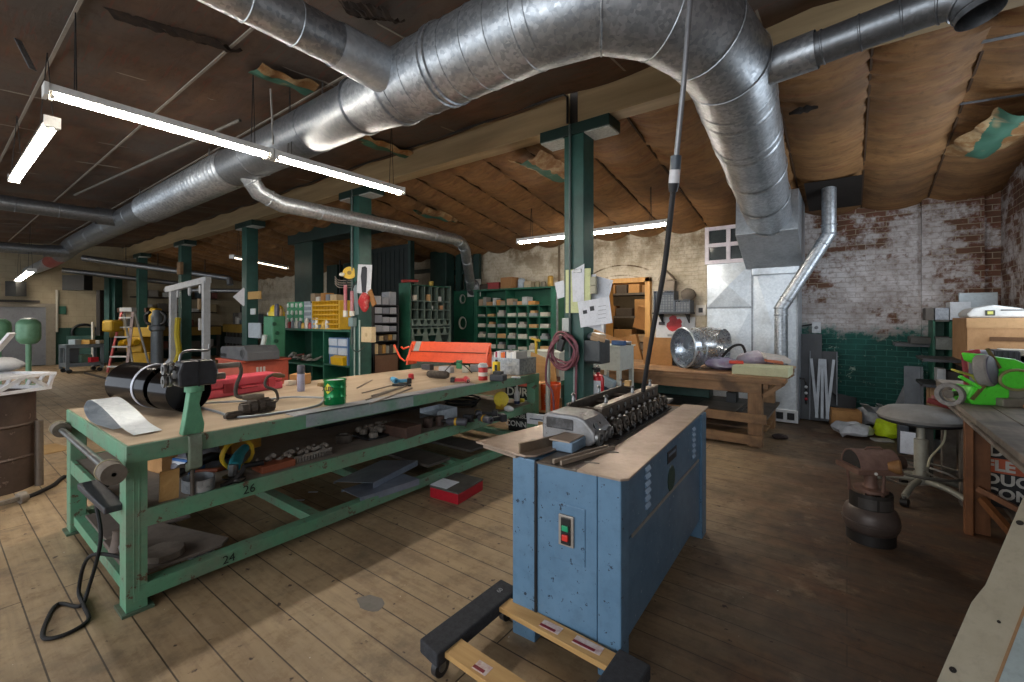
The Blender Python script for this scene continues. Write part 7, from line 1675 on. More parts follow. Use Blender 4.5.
q = zp(872, 434, 0.0); tag(MB().obox((q.x, q.y, 0.05), (0.14, 0.08, 0.06), (0, 0.2, 0.3)).build('orange_scrap', P('#b0562e', 0.6), None, bev=0.01), 'small orange-brown scrap between white bag and safety vest', 'scrap')
q = yp(912, 428, 6.6); tag(MB().obox((q.x, 6.6, 0.16), (0.2, 0.012, 0.24), (-0.2, 0.05, 0.1)).build('white_card', PAPER), 'white printed card standing on the floor behind the stool column', 'card')
q = yp(903, 428, 6.75); tag(MB().obox((q.x, 6.75, 0.17), (0.10, 0.1, 0.34)).build('dark_canister', P('#44484e', 0.5), None, bev=0.02), 'dark upright canister behind the white card', 'canister')
q = zp(940, 452, 0.0); tag(MB().lathe([(0.001, 0), (0.07, 0), (0.07, 0.13), (0.001, 0.13)], q, 18).build('tin', P('#5d6064', 0.4, 0.5), None, smooth=True), 'small grey tin on the floor behind the stool', 'tin')
bag(925, 436, 0.16, 0.2, '#4a4642', '#2f2c2a', 'dark heap of scrap behind the stool', 6, 'scrap', 0.7)
tag(MB().obox((0.60, 5.85, 0.35), (0.12, 0.06, 0.70)).build('dark_post', P('#3f3e3a', 0.6)), 'dark square post standing behind the stool near the grinding bench', 'post')
# ================================================================== cream panel leaning on the bench in the foreground
bl, tl = V(0.10, 1.87, 0.0), V(0.655, 2.93, 0.94)
al = (tl-bl); wd = V(0.98, -0.62, 0.06).normalized()
nrm = wd.cross(al).normalized()
if nrm.z < 0: nrm = -nrm
t = thing('leaning_panel', 'cream-painted panel with bolt holes leaning on the dark bench in the near corner', 'panel', (0.5, 1.6, 0.0))
W = 0.9
def pn(u, v, h): return bl+al*u+wd*(v*W)+nrm*h
edge = [(-0.0, 0.0), (0.30, 0.0), (0.50, 0.0), (0.56, 0.018), (0.95, 0.018), (1.12, 0.018)]
v = [pn(u, w_, 0.0) for u, w_ in edge]+[pn(1.12, 1, 0), pn(0, 1, 0)]
n = len(v); v2 = [q-nrm*0.022 for q in v]
MB()._add(v+v2, [tuple(range(n)), tuple(range(2*n-1, n-1, -1))]+[(i, (i+1) % n, n+(i+1) % n, n+i) for i in range(n)]).build('panel', P('#9a9382', 0.55, 0, '#8a8371', 4), t)
def on_panel(px, py): d = ray(px, py); return EYEV+d*((bl-EYEV).dot(nrm)/d.dot(nrm))
S0_ = 0.145
MB()._add([pn(u, w_, h) for h in (0.001, 0.004) for u, w_ in ((0, S0_), (1.12, S0_), (1.12, 1), (0, 1))], [(0,1,2,3), (4,7,6,5), (0,4,5,1), (1,5,6,2), (2,6,7,3), (3,7,4,0)]).build('grey_area', P('#8e9a9c', 0.5), t)
MB().bar(pn(0, S0_, 0.003), pn(1.12, S0_, 0.003), 0.008, 0.004, nrm).build('seam_strip', P('#8a6a4a', 0.6), t)
for (px, py, r_) in ((1020, 523, 0.011), (953, 670, 0.010), (999, 622, 0.005)):
    MB().lathe([(0.001, 0), (r_, 0), (r_, 0.003), (0.001, 0.003)], on_panel(px, py), 14, tuple(nrm)).build('bolt_hole', P('#1b1714', 0.9), t)
# ================================================================== goods lift shaft behind the columns
LY = 5.6
t = thing('lift_shaft', 'dark green timber goods lift shaft with a deep lintel, standing behind the columns', 'lift', (-9.0, 6.5, 0))
a, b = yp(294.5, 300, LY), yp(312, 300, LY)
MB().box(a.x, b.x, LY, LY+0.3, 0, 3.45).build('front_post', GREEN_DARK, t, bev=0.01)
l0, l1 = yp(288, 225, LY-0.05), yp(288, 245, LY-0.05); r1 = yp(378, 240, LY-0.05)
MB().box(l0.x, r1.x, LY-0.06, LY+0.36, l1.z, l0.z).build('lintel', P('#122a26', 0.5, 0, '#0d1f1c', 3), t, bev=0.01)
a2, b2 = yp(326.5, 300, 7.7), yp(337, 300, 7.7); MB().box(a2.x, b2.x, 7.7, 7.95, 0, 3.2).build('rear_post', GREEN_DARK, t, bev=0.01)
a2, b2 = yp(343, 300, 7.7), yp(350, 300, 7.7); MB().box(a2.x, b2.x, 7.7, 7.95, 0, 3.2).build('rear_post', GREEN_DARK, t, bev=0.01)
for px in (315, 320.5, 340):
    q = yp(px, 270, 7.2); MB().cyl((q.x, 7.2, 0.2), (q.x, 7.2, 3.2), 0.022, n=8).build('cable', BLACK, t)
c0, c1 = yp(371, 300, 6.9), yp(411, 300, 6.9)
MB().box(c0.x, c1.x, 6.9, 6.96, 0, 3.3).build('dark_gate', P('#101a19', 0.6), t)
for i in range(9): x = c0.x+(c1.x-c0.x)*(i+0.5)/9; MB().box(x-0.006, x+0.006, 6.885, 6.9, 0.3, 3.2).build('gate_batten', P('#172422', 0.6), t)
MB().box(c1.x-0.04, c1.x+0.05, 6.84, 6.96, 0, 3.35).build('stile', GREEN_DARK, t)
d0, d1 = yp(430, 300, 7.9), yp(446, 300, 7.9)
MB().box(d0.x, d1.x, 7.9, 8.2, 0, 3.25).build('rear_post', GREEN_DARK, t, bev=0.01)
e0 = yp(411, 300, 7.9)
for py in (249, 271, 297): z_ = yp(420, py, 7.9).z; MB().box(e0.x, d0.x, 7.95, 8.05, z_-0.05, z_+0.05).build('cross_rail', GREEN_DARK, t)
for px in (449, 458, 467, 476):
    q = yp(px, 270, 8.2); MB().box(q.x-0.09, q.x+0.09, 8.2, 8.3, 0.0, yp(px, 254, 8.2).z).build('lattice_post', GREEN_DARK, t)
f0, f1 = yp(446, 270, 8.25), yp(478, 270, 8.25)
for py in (272, 292): z_ = yp(460, py, 8.25).z; MB().box(f0.x, f1.x, 8.25, 8.32, z_-0.06, z_+0.06).build('cross_rail', GREEN_DARK, t)
MB().box(f0.x, yp(474, 300, 8.2).x, 8.18, 8.22, 0.1, yp(460, 291, 8.2).z).build('tool_panel', P('#1a5a44', 0.5), t)
for i, (px, py, r_, c_) in enumerate(((463, 299, 0.09, '#8a9088'), (463, 323, 0.13, '#b5b8b0'))):
    q = yp(px, py, 8.12)
    m = MB()
    for j in range(3): m.tube([q+V((r_+0.012*j)*0.8*math.cos(a_), -0.01*j, (r_+0.012*j)*math.sin(a_)) for a_ in [k_*2*PI/24 for k_ in range(24)]], 0.008, 6, closed=True)
    tag(m.build('wire_coil', P(c_, 0.5), None, smooth=True), ('small grey coil hung on the green panel under the wall plate', 'larger pale coil hung on the green panel beside the bin rack')[i], 'coil')
q = yp(464, 343, 8.12); tag(MB().lathe([(0.001, 0), (0.2, 0), (0.2, 0.012), (0.001, 0.012)], (q.x, 8.1, q.z-0.1), 28, (0, 1, 0)).build('saw_blade', P('#5a5d5c', 0.4, 0.6), None, smooth=True), 'round grey saw blade hung low on the green panel', 'blade')

# ================================================================== grey-green bin rack with scooped fronts (faces the bench)
def xbox(X0, Y0, u0, u1, d0, d1, z0, z1): return MB().box(X0-d1, X0-d0, Y0+u0, Y0+u1, z0, z1)
RX = -6.9; RY0 = xp(411, 300, RX).y; RW = xp(450, 300, RX).y-RY0; zt = xp(411, 284, RX).z
t = thing('bin_rack', 'tall green and grey bin rack with scooped bin fronts beside the orange brake', 'rack', (RX-0.2, RY0+RW/2, 0))
GR = P('#67776f', 0.5, 0, '#54645d', 4); DK_ = P('#14463a', 0.6)
xbox(RX, RY0, -0.03, 0, 0, 0.34, 0, zt+0.03).build('side', GREEN_CAB, t, bev=0.004)
xbox(RX, RY0, RW, RW+0.03, 0, 0.34, 0, zt+0.02).build('side', GR, t)
xbox(RX, RY0, 0, RW, 0.31, 0.34, 0, zt).build('back', DK_, t)
zs = [xp(411, y_, RX).z for y_ in (284, 300, 309, 319, 328, 341)]
for z_ in zs[:5]: xbox(RX, RY0, 0, RW, 0, 0.31, z_-0.02, z_).build('shelf', GR if z_ != zs[0] else GREEN_CAB, t)
for i in range(7): u = RW*i/6; xbox(RX, RY0, u-0.01, u+0.01, 0, 0.31, zs[4], zs[0]).build('divider', GR, t)
def scoop(n, z0, z1, depth):
    for i in range(n):
        u0, u1 = RY0+RW*i/n, RY0+RW*(i+1)/n; r_ = (u1-u0)*0.33; c_ = (u0+u1)/2
        cut = [(c_-r_*math.cos(-PI*k_/10), z1-depth*math.sin(PI*k_/10)) for k_ in range(11)][::-1]
        cut = [(c_+r_*math.cos(-PI*k_/10), z1-depth*math.sin(PI*k_/10)) for k_ in range(11)]
        MB().prism([(u0, z1), (u0, z0), (u1, z0), (u1, z1)]+cut, RX+0.012, RX+0.026, 'yz').build('bin_front', GR, t)
scoop(6, zs[3]-0.14, zs[3]-0.01, 0.10); scoop(6, zs[4]-0.16, zs[4]-0.01, 0.12); scoop(3, zs[5]-0.10, zs[5]+0.10, 0.16)
xbox(RX, RY0, 0, RW, 0, 0.31, 0, zs[5]-0.10).build('base', GR, t)
for i, (u, r_, s_) in enumerate(((0.08, 0, 0.10), (0.42, 0, 0.12), (0.70, 0, 0.09), (0.50, 1, 0.07), (0.75, 1, 0.08))):
    zz = zs[1+r_]
    tag(xbox(RX, RY0, RW*u, RW*u+s_, 0.02, 0.2, zz+0.002, zz+s_*1.1).build('bin_packet', P(('#d5cdbd', '#c9a070', '#c9cbc9', '#b5bdbc', '#b98a66')[i], 0.7), None, bev=0.004), ('pale packet at the end compartment of the bin rack', 'tan and white packet in the top compartments of the bin rack', 'small white packet in the top compartments of the bin rack', 'grey packet in the second row of the bin rack', 'brown packet in the second row of the bin rack')[i], 'packet')
tag(MB().bar((RX-0.15, RY0-0.1, zt+0.06), (RX-0.1, RY0+0.25, zt+0.08), 0.08, 0.05).build('red_tool', P('#b03a34', 0.5), None, bev=0.01), 'red handled tool lying on top of the bin rack', 'tool')
tag(MB().lathe([(0.001, 0), (0.05, 0), (0.05, 0.1), (0.001, 0.1)], (RX-0.15, RY0+RW*0.62, zt+0.002), 14).build('yellow_tin', P('#b89a3a', 0.5), None, smooth=True), 'dull yellow tin on top of the bin rack', 'tin')

# ================================================================== green pigeonholes on the back wall
GY = 8.02
a, b = yp(474, 300, GY), yp(556, 300, GY); zt = yp(515, 289.5, GY).z
t = thing('pigeonholes', 'wide dark green pigeonhole cabinet full of small cartons on the brick wall', 'cabinet', ((a.x+b.x)/2, 8.2, 0))
MB().box(a.x, a.x+0.10, GY, 8.38, 0, zt).build('side', GREEN_CAB, t); MB().box(b.x-0.13, b.x, GY, 8.38, 0, zt).build('side', GREEN_CAB, t)
MB().box(a.x, b.x, 8.36, 8.39, 0, zt).build('back', P('#1b5740', 0.5), t)
MB().box(a.x-0.02, b.x+0.02, GY-0.03, 8.38, zt, zt+0.035).build('top', GREEN_CAB, t)
zr = [yp(515, y_, GY).z for y_ in (305.5, 317, 328, 339, 350, 361)]
x0, x1 = a.x+0.10, b.x-0.13; W_ = x1-x0
for z_ in zr: MB().box(x0, x1, GY, 8.36, z_-0.012, z_+0.012).build('shelf', GREEN_CAB, t)
for i in range(1, 7): x = x0+W_*i/7; MB().box(x-0.010, x+0.010, GY, 8.36, 0.3, zr[0]).build('divider', GREEN_CAB, t)
MB().box(x0+W_*0.42-0.012, x0+W_*0.42+0.012, GY, 8.36, zr[0], zt).build('divider', GREEN_CAB, t)
MB().box(x0, x1, GY, 8.36, 0.0, 0.3).build('base', GREEN_CAB, t)
ordn = ('first', 'second', 'third', 'fourth', 'fifth', 'sixth', 'seventh'); 
pc = ['#b9b0a4', '#8b9094', '#c9c3b5', '#a8a49c', '#c29a6a', '#b7b3ab', '#d3cec2']
for r_ in range(1, 6):
    for c_ in range(7):
        w_ = W_/7; n_ = 1 if (r_+c_) % 3 else 2
        h_ = 0.05+0.05*R.random(); xx = x0+w_*c_+0.02
        ww = (w_-0.05)*(0.75+0.25*R.random())
        tag(MB().box(xx, xx+ww, GY+0.01, GY+0.22, zr[r_]+0.014, zr[r_]+0.014+h_).build('small_carton', P(pc[(r_*3+c_) % 7], 0.7), None, bev=0.003), 'small carton in the %s hole of the %s square row, green pigeonholes' % (ordn[c_], ordn[r_-1]), 'box', 'cartons in the green pigeonholes')
        if n_ == 2: tag(MB().box(xx+0.02, xx+ww*0.6, GY+0.04, GY+0.2, zr[r_]+0.016+h_, zr[r_]+0.016+h_+0.05).build('small_packet', P(pc[(r_+c_*2) % 7], 0.7), None, bev=0.003), 'packet lying on the carton in the %s hole of the %s square row' % (ordn[c_], ordn[r_-1]), 'packet', 'packets in the green pigeonholes')
xx = x0+0.03
for i in range(11):
    w_ = 0.09+0.10*R.random(); h_ = 0.07+0.13*R.random()
    if xx+w_ > x1-0.02: break
    tag(MB().obox((xx+w_/2, GY+0.12, zr[0]+0.014+h_/2), (w_*0.94, 0.2, h_), (0, 0, 0.2*(R.random()-.5))).build('mixed_box', P(['#a8937c', '#8d8b86', '#c09060', '#b7b9ba', '#c68a4a', '#9a8a78'][i % 6], 0.7), None, bev=0.004), '%s box from the lift side along the wide top row of the green pigeonholes' % (ordn+('eighth', 'ninth', 'tenth', 'eleventh'))[i], 'box', 'boxes in the wide top row'); xx += w_+0.01
tops = [(487, 0.30, 0.13, '#4a4038', 'dark box'), (495, 0.35, 0.16, '#8a2e30', 'dull red case'), (509, 0.34, 0.26, '#9a7048', 'open brown carton'), (521, 0.22, 0.22, '#a9b4c0', 'pale blue plastic bag'), (530, 0.18, 0.14, '#a89a80', 'tan roll'), (537, 0.12, 0.14, '#8d8266', 'tin'), (543, 0.14, 0.12, '#6f6858', 'dark jar'), (550, 0.14, 0.24, '#b08a3c', 'tall gold tin')]
for i, (px, w_, h_, c_, n_) in enumerate(tops):
    q = yp(px, 290, GY+0.15)
    o = MB().obox((q.x, GY+0.17, zt+0.036+h_/2), (w_, 0.25, h_), (0, 0, 0.1*((i*3) % 5-2))) if n_ not in ('tall gold tin', 'tin', 'dark jar', 'pale blue plastic bag') else MB().lathe([(0.001, 0), (w_*0.45, 0), (w_*0.45, h_*0.9), (w_*0.3, h_), (0.001, h_)], (q.x, GY+0.17, zt+0.036), 16)
    if 'bag' in n_: o.rough(0.05, 9, 3)
    tag(o.build(n_.replace('pale blue ', '').replace(' ', '_'), P(c_, 0.6), None, bev=0.004), n_+' on top of the green pigeonhole cabinet', n_.split()[-1])
tag(MB().cyl((b.x+0.06, GY-0.05, 0), (b.x+0.06, GY-0.05, zt-0.15), 0.025, n=10).build('steel_post', STEEL), 'steel post standing at the column side of the green pigeonholes', 'post')
tag(MB().cyl(yp(559, 245, 8.36), yp(559, 330, 8.36), 0.025, n=10).build('wall_pipe', P('#6f5f4a', 0.6)), 'thin brown pipe running down the brick wall beside the clipboard column', 'pipe')

# ================================================================== black drawer shelf and its boxes (faces the bench)
SX = -7.0; SY0 = xp(373.5, 300, SX).y; SW = xp(399, 300, SX).y-SY0
z_t = xp(385, 305, SX).z
t = thing('drawer_shelf', 'black steel shelf stacked with clear drawers of small parts', 'shelf', (SX-0.2, SY0+SW/2, 0))
BS = P('#2b2b2e', 0.5)
for u in (0, SW-0.03): xbox(SX, SY0, u, u+0.03, 0, 0.35, 0, z_t).build('upright', BS, t)
zz = [xp(385, y_, SX).z for y_ in (305, 314, 323, 332, 341, 354)]
for z_ in zz: xbox(SX, SY0, 0, SW, 0, 0.35, z_-0.012, z_+0.006).build('board', BS, t)
xbox(SX, SY0, 0, SW, 0.34, 0.36, 0, z_t).build('back', P('#232325', 0.6), t)
xbox(SX, SY0, 0, SW, 0, 0.33, 0.2, zz[5]-0.02).build('brown_base', P('#6a4c38', 0.6), t, bev=0.005)
ord_ = ('first', 'second', 'third', 'fourth', 'fifth', 'sixth', 'seventh')
for r_ in range(5):
    n_ = (3, 3, 3, 5, 6)[r_]
    for i in range(n_):
        w_ = (SW-0.08)/n_; u = 0.04+w_*i; h_ = (zz[r_]-zz[r_+1])*(0.55+0.3*R.random())
        c_ = (['#b9bcc4', '#8f939e', '#a5a8b0'] if r_ < 3 else ['#6a5a48', '#b58a4a', '#8f8f8a', '#4a4540', '#c9b48a'])[(i+r_) % (3 if r_ < 3 else 5)]
        tag(xbox(SX, SY0, u+0.005, u+w_-0.005, 0.02, 0.3, zz[r_+1]+0.008, zz[r_+1]+0.008+h_).build('parts_tub', P(c_, 0.4, 0.1), None, bev=0.004), '%s tub from the column on the %s tier of the black drawer shelf' % (ord_[i], ord_[r_]), 'tub', 'tubs on the black shelf')
for i, (u, w_, h_, c_) in enumerate(((0.05, 0.16, 0.17, '#c3c6cc'), (0.23, 0.15, 0.15, '#b2b5bd'), (0.40, 0.16, 0.26, '#a3a8b0'))):
    tag(xbox(SX, SY0, u, u+w_, 0.05, 0.3, z_t+0.007, z_t+h_).build('clear_tub', P(c_, 0.3), None, bev=0.01), ('first pale tub on top of the black drawer shelf', 'middle pale tub on top of the black drawer shelf', 'stacked pale tubs at the rack end of the black drawer shelf')[i], 'tub')

# ================================================================== things on the glove-poster column (x -6.69)
KX, KF = -6.688, 4.43
a, b = yp(359, 294, KF), yp(373, 264, KF)
t = thing('glove_poster', 'white poster with a large dark glove shape on the green column', 'poster', ((a.x+b.x)/2, KF-0.02, a.z))
MB().obox(((a.x+b.x)/2, KF-0.03, (a.z+b.z)/2), (b.x-a.x, 0.004, b.z-a.z), (0, 0.10, 0)).build('sheet', P('#d2d3d6', 0.7), t)
cx_, cz_ = (a.x+b.x)/2, (a.z+b.z)/2
MB().prism([(cx_-0.055, cz_-0.22), (cx_+0.05, cz_-0.22), (cx_+0.075, cz_+0.0), (cx_+0.08, cz_+0.18), (cx_+0.03, cz_+0.21), (cx_-0.06, cz_+0.2), (cx_-0.085, cz_+0.05)], KF-0.038, KF-0.033, 'xz').build('dark_shape', P('#33353a', 0.7), t)
q = yp(349.5, 273, KF-0.05)
t = thing('tape_reel', 'yellow tape reel hung high on the green column', 'reel', q)
MB().lathe([(0.02, -0.02), (0.105, -0.02), (0.11, 0.0), (0.105, 0.02), (0.02, 0.02)], q, 28, (0.75, -0.6, 0.1)).build('rim', P('#d9b01e', 0.45), t, smooth=True)
MB().lathe([(0.001, -0.024), (0.035, -0.024), (0.035, 0.024), (0.001, 0.024)], q, 16, (0.75, -0.6, 0.1)).build('hub', P('#8a6f1a', 0.5), t, smooth=True)
for i, (px, y0, y1, c_, lab) in enumerate(((345.5, 285, 317, '#b9626a', 'pink hanging rod with a white foot, nearest the yellow cabinet, on the column'), (352, 291, 316, '#a86a72', 'shorter pink hanging rod on the column under the yellow reel'))):
    q0, q1 = yp(px, y0, KF-0.12), yp(px, y1, KF-0.12)
    t = thing('hanging_rod', lab, 'rod', q1)
    MB().cyl(q0, q0.lerp(q1, 0.8), 0.028, n=12).build('rod', P(c_, 0.5, 0, '#c9a0a0', 16), t, smooth=True)
    MB().cyl(q0.lerp(q1, 0.8), q1, 0.04, n=12).build('foot', P('#dcd8cc', 0.5), t, smooth=True)
    MB().tube([q0, q0+V(0, 0.05, 0.12), q0+V(0, 0.1, 0.18)], 0.01, 6).build('cord', BLACK, t)
q = yp(345, 284, KF-0.1)
t = thing('hook_bar', 'rack of steel hooks sticking out of the column above the pink rods', 'hooks', q)
for i in range(4): MB().tube(spline([q+V(0.1, 0.05, 0.04*i-0.06), q+V(-0.15, -0.02, 0.04*i-0.05), q+V(-0.24, -0.04, 0.04*i+0.02)], 4), 0.008, 6).build('hook', STEEL_WORN, t, smooth=True)
MB().ball(q+V(-0.02, -0.04, 0.16), 0.05, 0.05, 0.035).build('white_lamp', P('#e5e0d0', 0.3), t, smooth=True)
q = yp(364, 301, KF-0.06)
tag(MB().ball(q, 0.13, 0.06, 0.15).rough(0.05, 9, 2).build('red_glove', P('#b92a2c', 0.7, 0, '#d9c9b8', 7, 0.6), None, smooth=True), 'red and white rag glove pinned under the glove poster', 'glove')
q = yp(372, 298, KF-0.02); tag(MB().obox(q, (0.10, 0.03, 0.28), (0, -0.5, 0)).build('brown_flap', P('#96683a', 0.8), None, bev=0.004), 'brown cardboard flap behind the red glove', 'cardboard')
q = yp(356, 300, KF-0.03); tag(MB().obox(q, (0.10, 0.004, 0.5), (0, -0.12, 0)).build('grey_paper', P('#8fa0a2', 0.7)), 'long grey-blue paper strip on the column beside the red glove', 'paper')
a, b = yp(362.5, 342, KF-0.06), yp(373, 327, KF-0.06)
t = thing('wall_phone_box', 'beige electrical box low on the glove-poster column', 'box', ((a.x+b.x)/2, KF-0.04, a.z))
MB().box(a.x, b.x, KF-0.09, KF, a.z, b.z).build('box', P('#cdb68e', 0.5), t, bev=0.01); MB().lathe([(0.001, 0), (0.035, 0), (0.03, 0.006), (0.001, 0.006)], ((a.x+b.x)/2, KF-0.09, (a.z+b.z)/2), 18, (0, -1, 0)).build('dial', P('#b9a27a', 0.5), t, smooth=True)
for i, px in enumerate((354.5, 359.5)):
    q0, q1 = yp(px, 320, KF-0.02), yp(px, 386, KF-0.02)
    tag(MB().cyl(q0, q1, 0.013, n=8).build('white_cable', P('#9fb0a6', 0.5)), ('pale cable down the column nearest the yellow cabinet', 'pale cable down the column beneath the beige box')[i], 'cable')
q = yp(352.5, 322, KF-0.05); tag(MB().obox(q, (0.13, 0.08, 0.15)).build('junction_box', P('#7f9290', 0.4, 0.2), None, bev=0.006), 'grey-green junction box on the column beneath the pink rods', 'box')
tag(MB().tube(spline([yp(352, 330, KF-0.05), yp(351, 345, KF-0.1), yp(357, 352, KF-0.1), yp(365, 346, KF-0.08)], 6), 0.01, 8).build('looped_cable', P('#39443f', 0.5), None, smooth=True), 'dark cable looping from the junction box to the beige box', 'cable')

# ================================================================== green cabinet with the yellow bin unit
QY = 4.62
a, b = yp(282, 350, QY), yp(351, 350, QY); zt = yp(316, 331, QY).z
t = thing('green_cabinet', 'open dark green cabinet behind the bench, next to the glove-poster column', 'cabinet', ((a.x+b.x)/2, QY+0.25, 0))
xm = yp(323.5, 350, QY).x; xm1 = yp(302, 350, QY).x
for x in (a.x, xm-0.02, b.x-0.04): MB().box(x, x+0.04, QY, QY+0.5, 0, zt).build('upright', GREEN_CAB, t)
MB().box(xm1, xm1+0.03, QY+0.2, QY+0.5, 0, zt).build('inner_post', GREEN_CAB, t)
MB().box(a.x-0.03, b.x+0.02, QY-0.04, QY+0.52, zt, zt+0.04).build('top', GREEN_CAB, t)
MB().box(a.x, b.x, QY+0.48, QY+0.5, 0, zt).build('back', P('#12402f', 0.6), t)
zsh = yp(300, 363, QY).z
MB().box(a.x, xm, QY, QY+0.48, zsh-0.03, zsh).build('shelf', GREEN_CAB, t)
MB().box(xm, b.x, QY, QY+0.48, yp(340, 365, QY).z-0.03, yp(340, 365, QY).z).build('shelf', GREEN_CAB, t)
MB().box(a.x, b.x, QY, QY+0.48, 0.1, 0.14).build('shelf', GREEN_CAB, t)
for i in range(22):
    px = 288+33*R.random(); q = yp(px, 360, QY+0.08+0.2*R.random()); s_ = 0.06+0.07*R.random()
    tag(MB().bar(q+V(-s_, 0, 0)+V(0, 0, zsh-q.z+0.03+0.10*R.random()), q+V(s_, 0.05*(R.random()-.5), zsh-q.z+0.04+0.14*R.random()), 0.05, 0.035).build('metal_part', P(['#a9a7a0', '#8a8780', '#7a4038', '#c4c1b8', '#5d5a55'][i % 5], 0.5, 0.3), None, bev=0.004), 'loose metal part in the heap on the green cabinet shelf', 'part', 'loose parts heaped on the green cabinet shelf')
# clear drawer box with yellow bin
zo = yp(340, 365, QY).z
c0, c1 = yp(329, 350, QY+0.02), yp(348, 350, QY+0.02)
t = thing('clear_drawer_box', 'blue and clear small drawer box standing in the green cabinet', 'box', ((c0.x+c1.x)/2, QY+0.15, zo))
ztb = yp(340, 338, QY).z
MB().box(c0.x, c1.x, QY+0.02, QY+0.28, zo, ztb).build('case', P('#5d7ba3', 0.5), t, bev=0.005)
hh = (ztb-zo)/3
for r_ in (1, 2):
    for i in range(2): w_ = (c1.x-c0.x)/2; MB().box(c0.x+w_*i+0.02, c0.x+w_*(i+1)-0.02, QY+0.0, QY+0.04, zo+hh*r_+0.02, zo+hh*(r_+1)-0.02).build('drawer', P('#c5cdd8', 0.3), t, bev=0.004)
tag(MB().prism([(QY-0.06, zo+0.002), (QY+0.018, zo+0.002), (QY+0.018, zo+hh*1.05), (QY-0.08, zo+hh*0.85)], yp(334, 350, QY).x, yp(346, 350, QY).x, 'yz').build('yellow_bin', P('#e2b51c', 0.4), None, bev=0.006), 'yellow plastic bin in front of the clear drawer box', 'bin')
# yellow pigeonhole unit on top
y0_, y1_ = yp(312, 310, QY), yp(339, 310, QY); zy0, zy1 = zt+0.042, yp(325, 301, QY).z
t = thing('yellow_bin_unit', 'yellow steel pigeonhole unit standing on top of the green cabinet', 'cabinet', ((y0_.x+y1_.x)/2, QY+0.2, zy0))
YEL = P('#d6a51c', 0.4, 0, '#c29416', 4)
x0, x1 = y0_.x, y1_.x
MB().box(x0, x1, QY+0.33, QY+0.36, zy0, zy1).build('back', P('#8a6a12', 0.6), t)
MB().box(x1-0.02, x1+0.02, QY-0.0, QY+0.36, zy0, zy1).build('side', YEL, t); MB().box(x0, x0+0.02, QY, QY+0.36, zy0, zy1).build('side', YEL, t)
for i in range(7): z_ = zy0+(zy1-zy0)*i/6; MB().box(x0, x1, QY, QY+0.33, z_-0.006, z_+(0.02 if i < 6 else 0.006)).build('shelf', YEL, t)
for i in range(1, 9): x = x0+(x1-x0)*i/9; MB().box(x-0.008, x+0.008, QY+0.01, QY+0.33, zy0, zy1).build('divider', YEL, t)
# green parts board, white organiser, bottles on top
g0_, g1_ = yp(287, 316, QY+0.1), yp(303, 316, QY+0.1)
t = thing('parts_board', 'bright green board with white fittings on top of the green cabinet', 'board', ((g0_.x+g1_.x)/2, QY+0.12, zt+0.04))
zz1 = yp(295, 302, QY+0.1).z
MB().box(g0_.x, g1_.x, QY+0.1, QY+0.13, zt+0.04, zz1).build('board', P('#1f8a5a', 0.4), t, bev=0.004)
for i in range(12):
    x = g0_.x+(g1_.x-g0_.x)*(0.1+0.8*((i % 4)/3)); z_ = zz1-(zz1-zt)*(0.12+0.26*(i//4))
    MB().obox((x, QY+0.09, z_), (0.05+0.03*(i % 2), 0.03, 0.08), (0, 0.3*(i % 3-1), 0)).build('fitting', P('#d6ddd6', 0.5), t)
w0_, w1_ = yp(304, 316, QY+0.12), yp(311.5, 316, QY+0.12)
t = thing('white_organiser', 'narrow white parts organiser between the green board and yellow unit', 'organiser', ((w0_.x+w1_.x)/2, QY+0.15, zt+0.04))
MB().box(w0_.x, w1_.x, QY+0.12, QY+0.28, zt+0.04, yp(308, 303, QY).z).build('body', P('#c3ccd2', 0.5), t, bev=0.004)
for i in range(5): z_ = zt+0.08+i*0.11; MB().box(w0_.x+0.02, w1_.x-0.02, QY+0.105, QY+0.125, z_, z_+0.07).build('pocket', P('#8d97a0', 0.4), t)
for i in range(13):
    q = yp(285+3.4*i, 330, QY-0.0); c_ = ['#c9c4ba', '#a83c3a', '#8f9aa6', '#d9d5cc', '#5d6a72', '#c9a24a'][i % 6]; h_ = 0.10+0.12*R.random()
    tag(MB().lathe([(0.001, 0), (0.04, 0), (0.042, h_*0.7), (0.02, h_), (0.001, h_)], (q.x, QY+0.03, zt+0.042), 12).build('small_bottle', P(c_, 0.4), None, smooth=True), '%s small bottle or jar from the lift end along the green cabinet top' % (ordn+('eighth', 'ninth', 'tenth', 'eleventh', 'twelfth', 'thirteenth'))[i], 'bottle', 'bottles along the green cabinet top')
for i in range(5):
    q = yp(315+5*i, 300, QY+0.1); h_ = 0.06+0.1*R.random()
    tag(MB().obox((q.x, QY+0.15, zy1+0.008+h_/2), (0.16, 0.2, h_), (0, 0, 0.4*(R.random()-.5))).build('top_box', P(['#8d7a62', '#c9c5bd', '#a0703c', '#7d8288', '#b9a27e', '#6a5a4a'][i], 0.7), None, bev=0.006), '%s small box from the board side on top of the yellow unit' % ordn[i], 'box', 'boxes on top of the yellow unit')
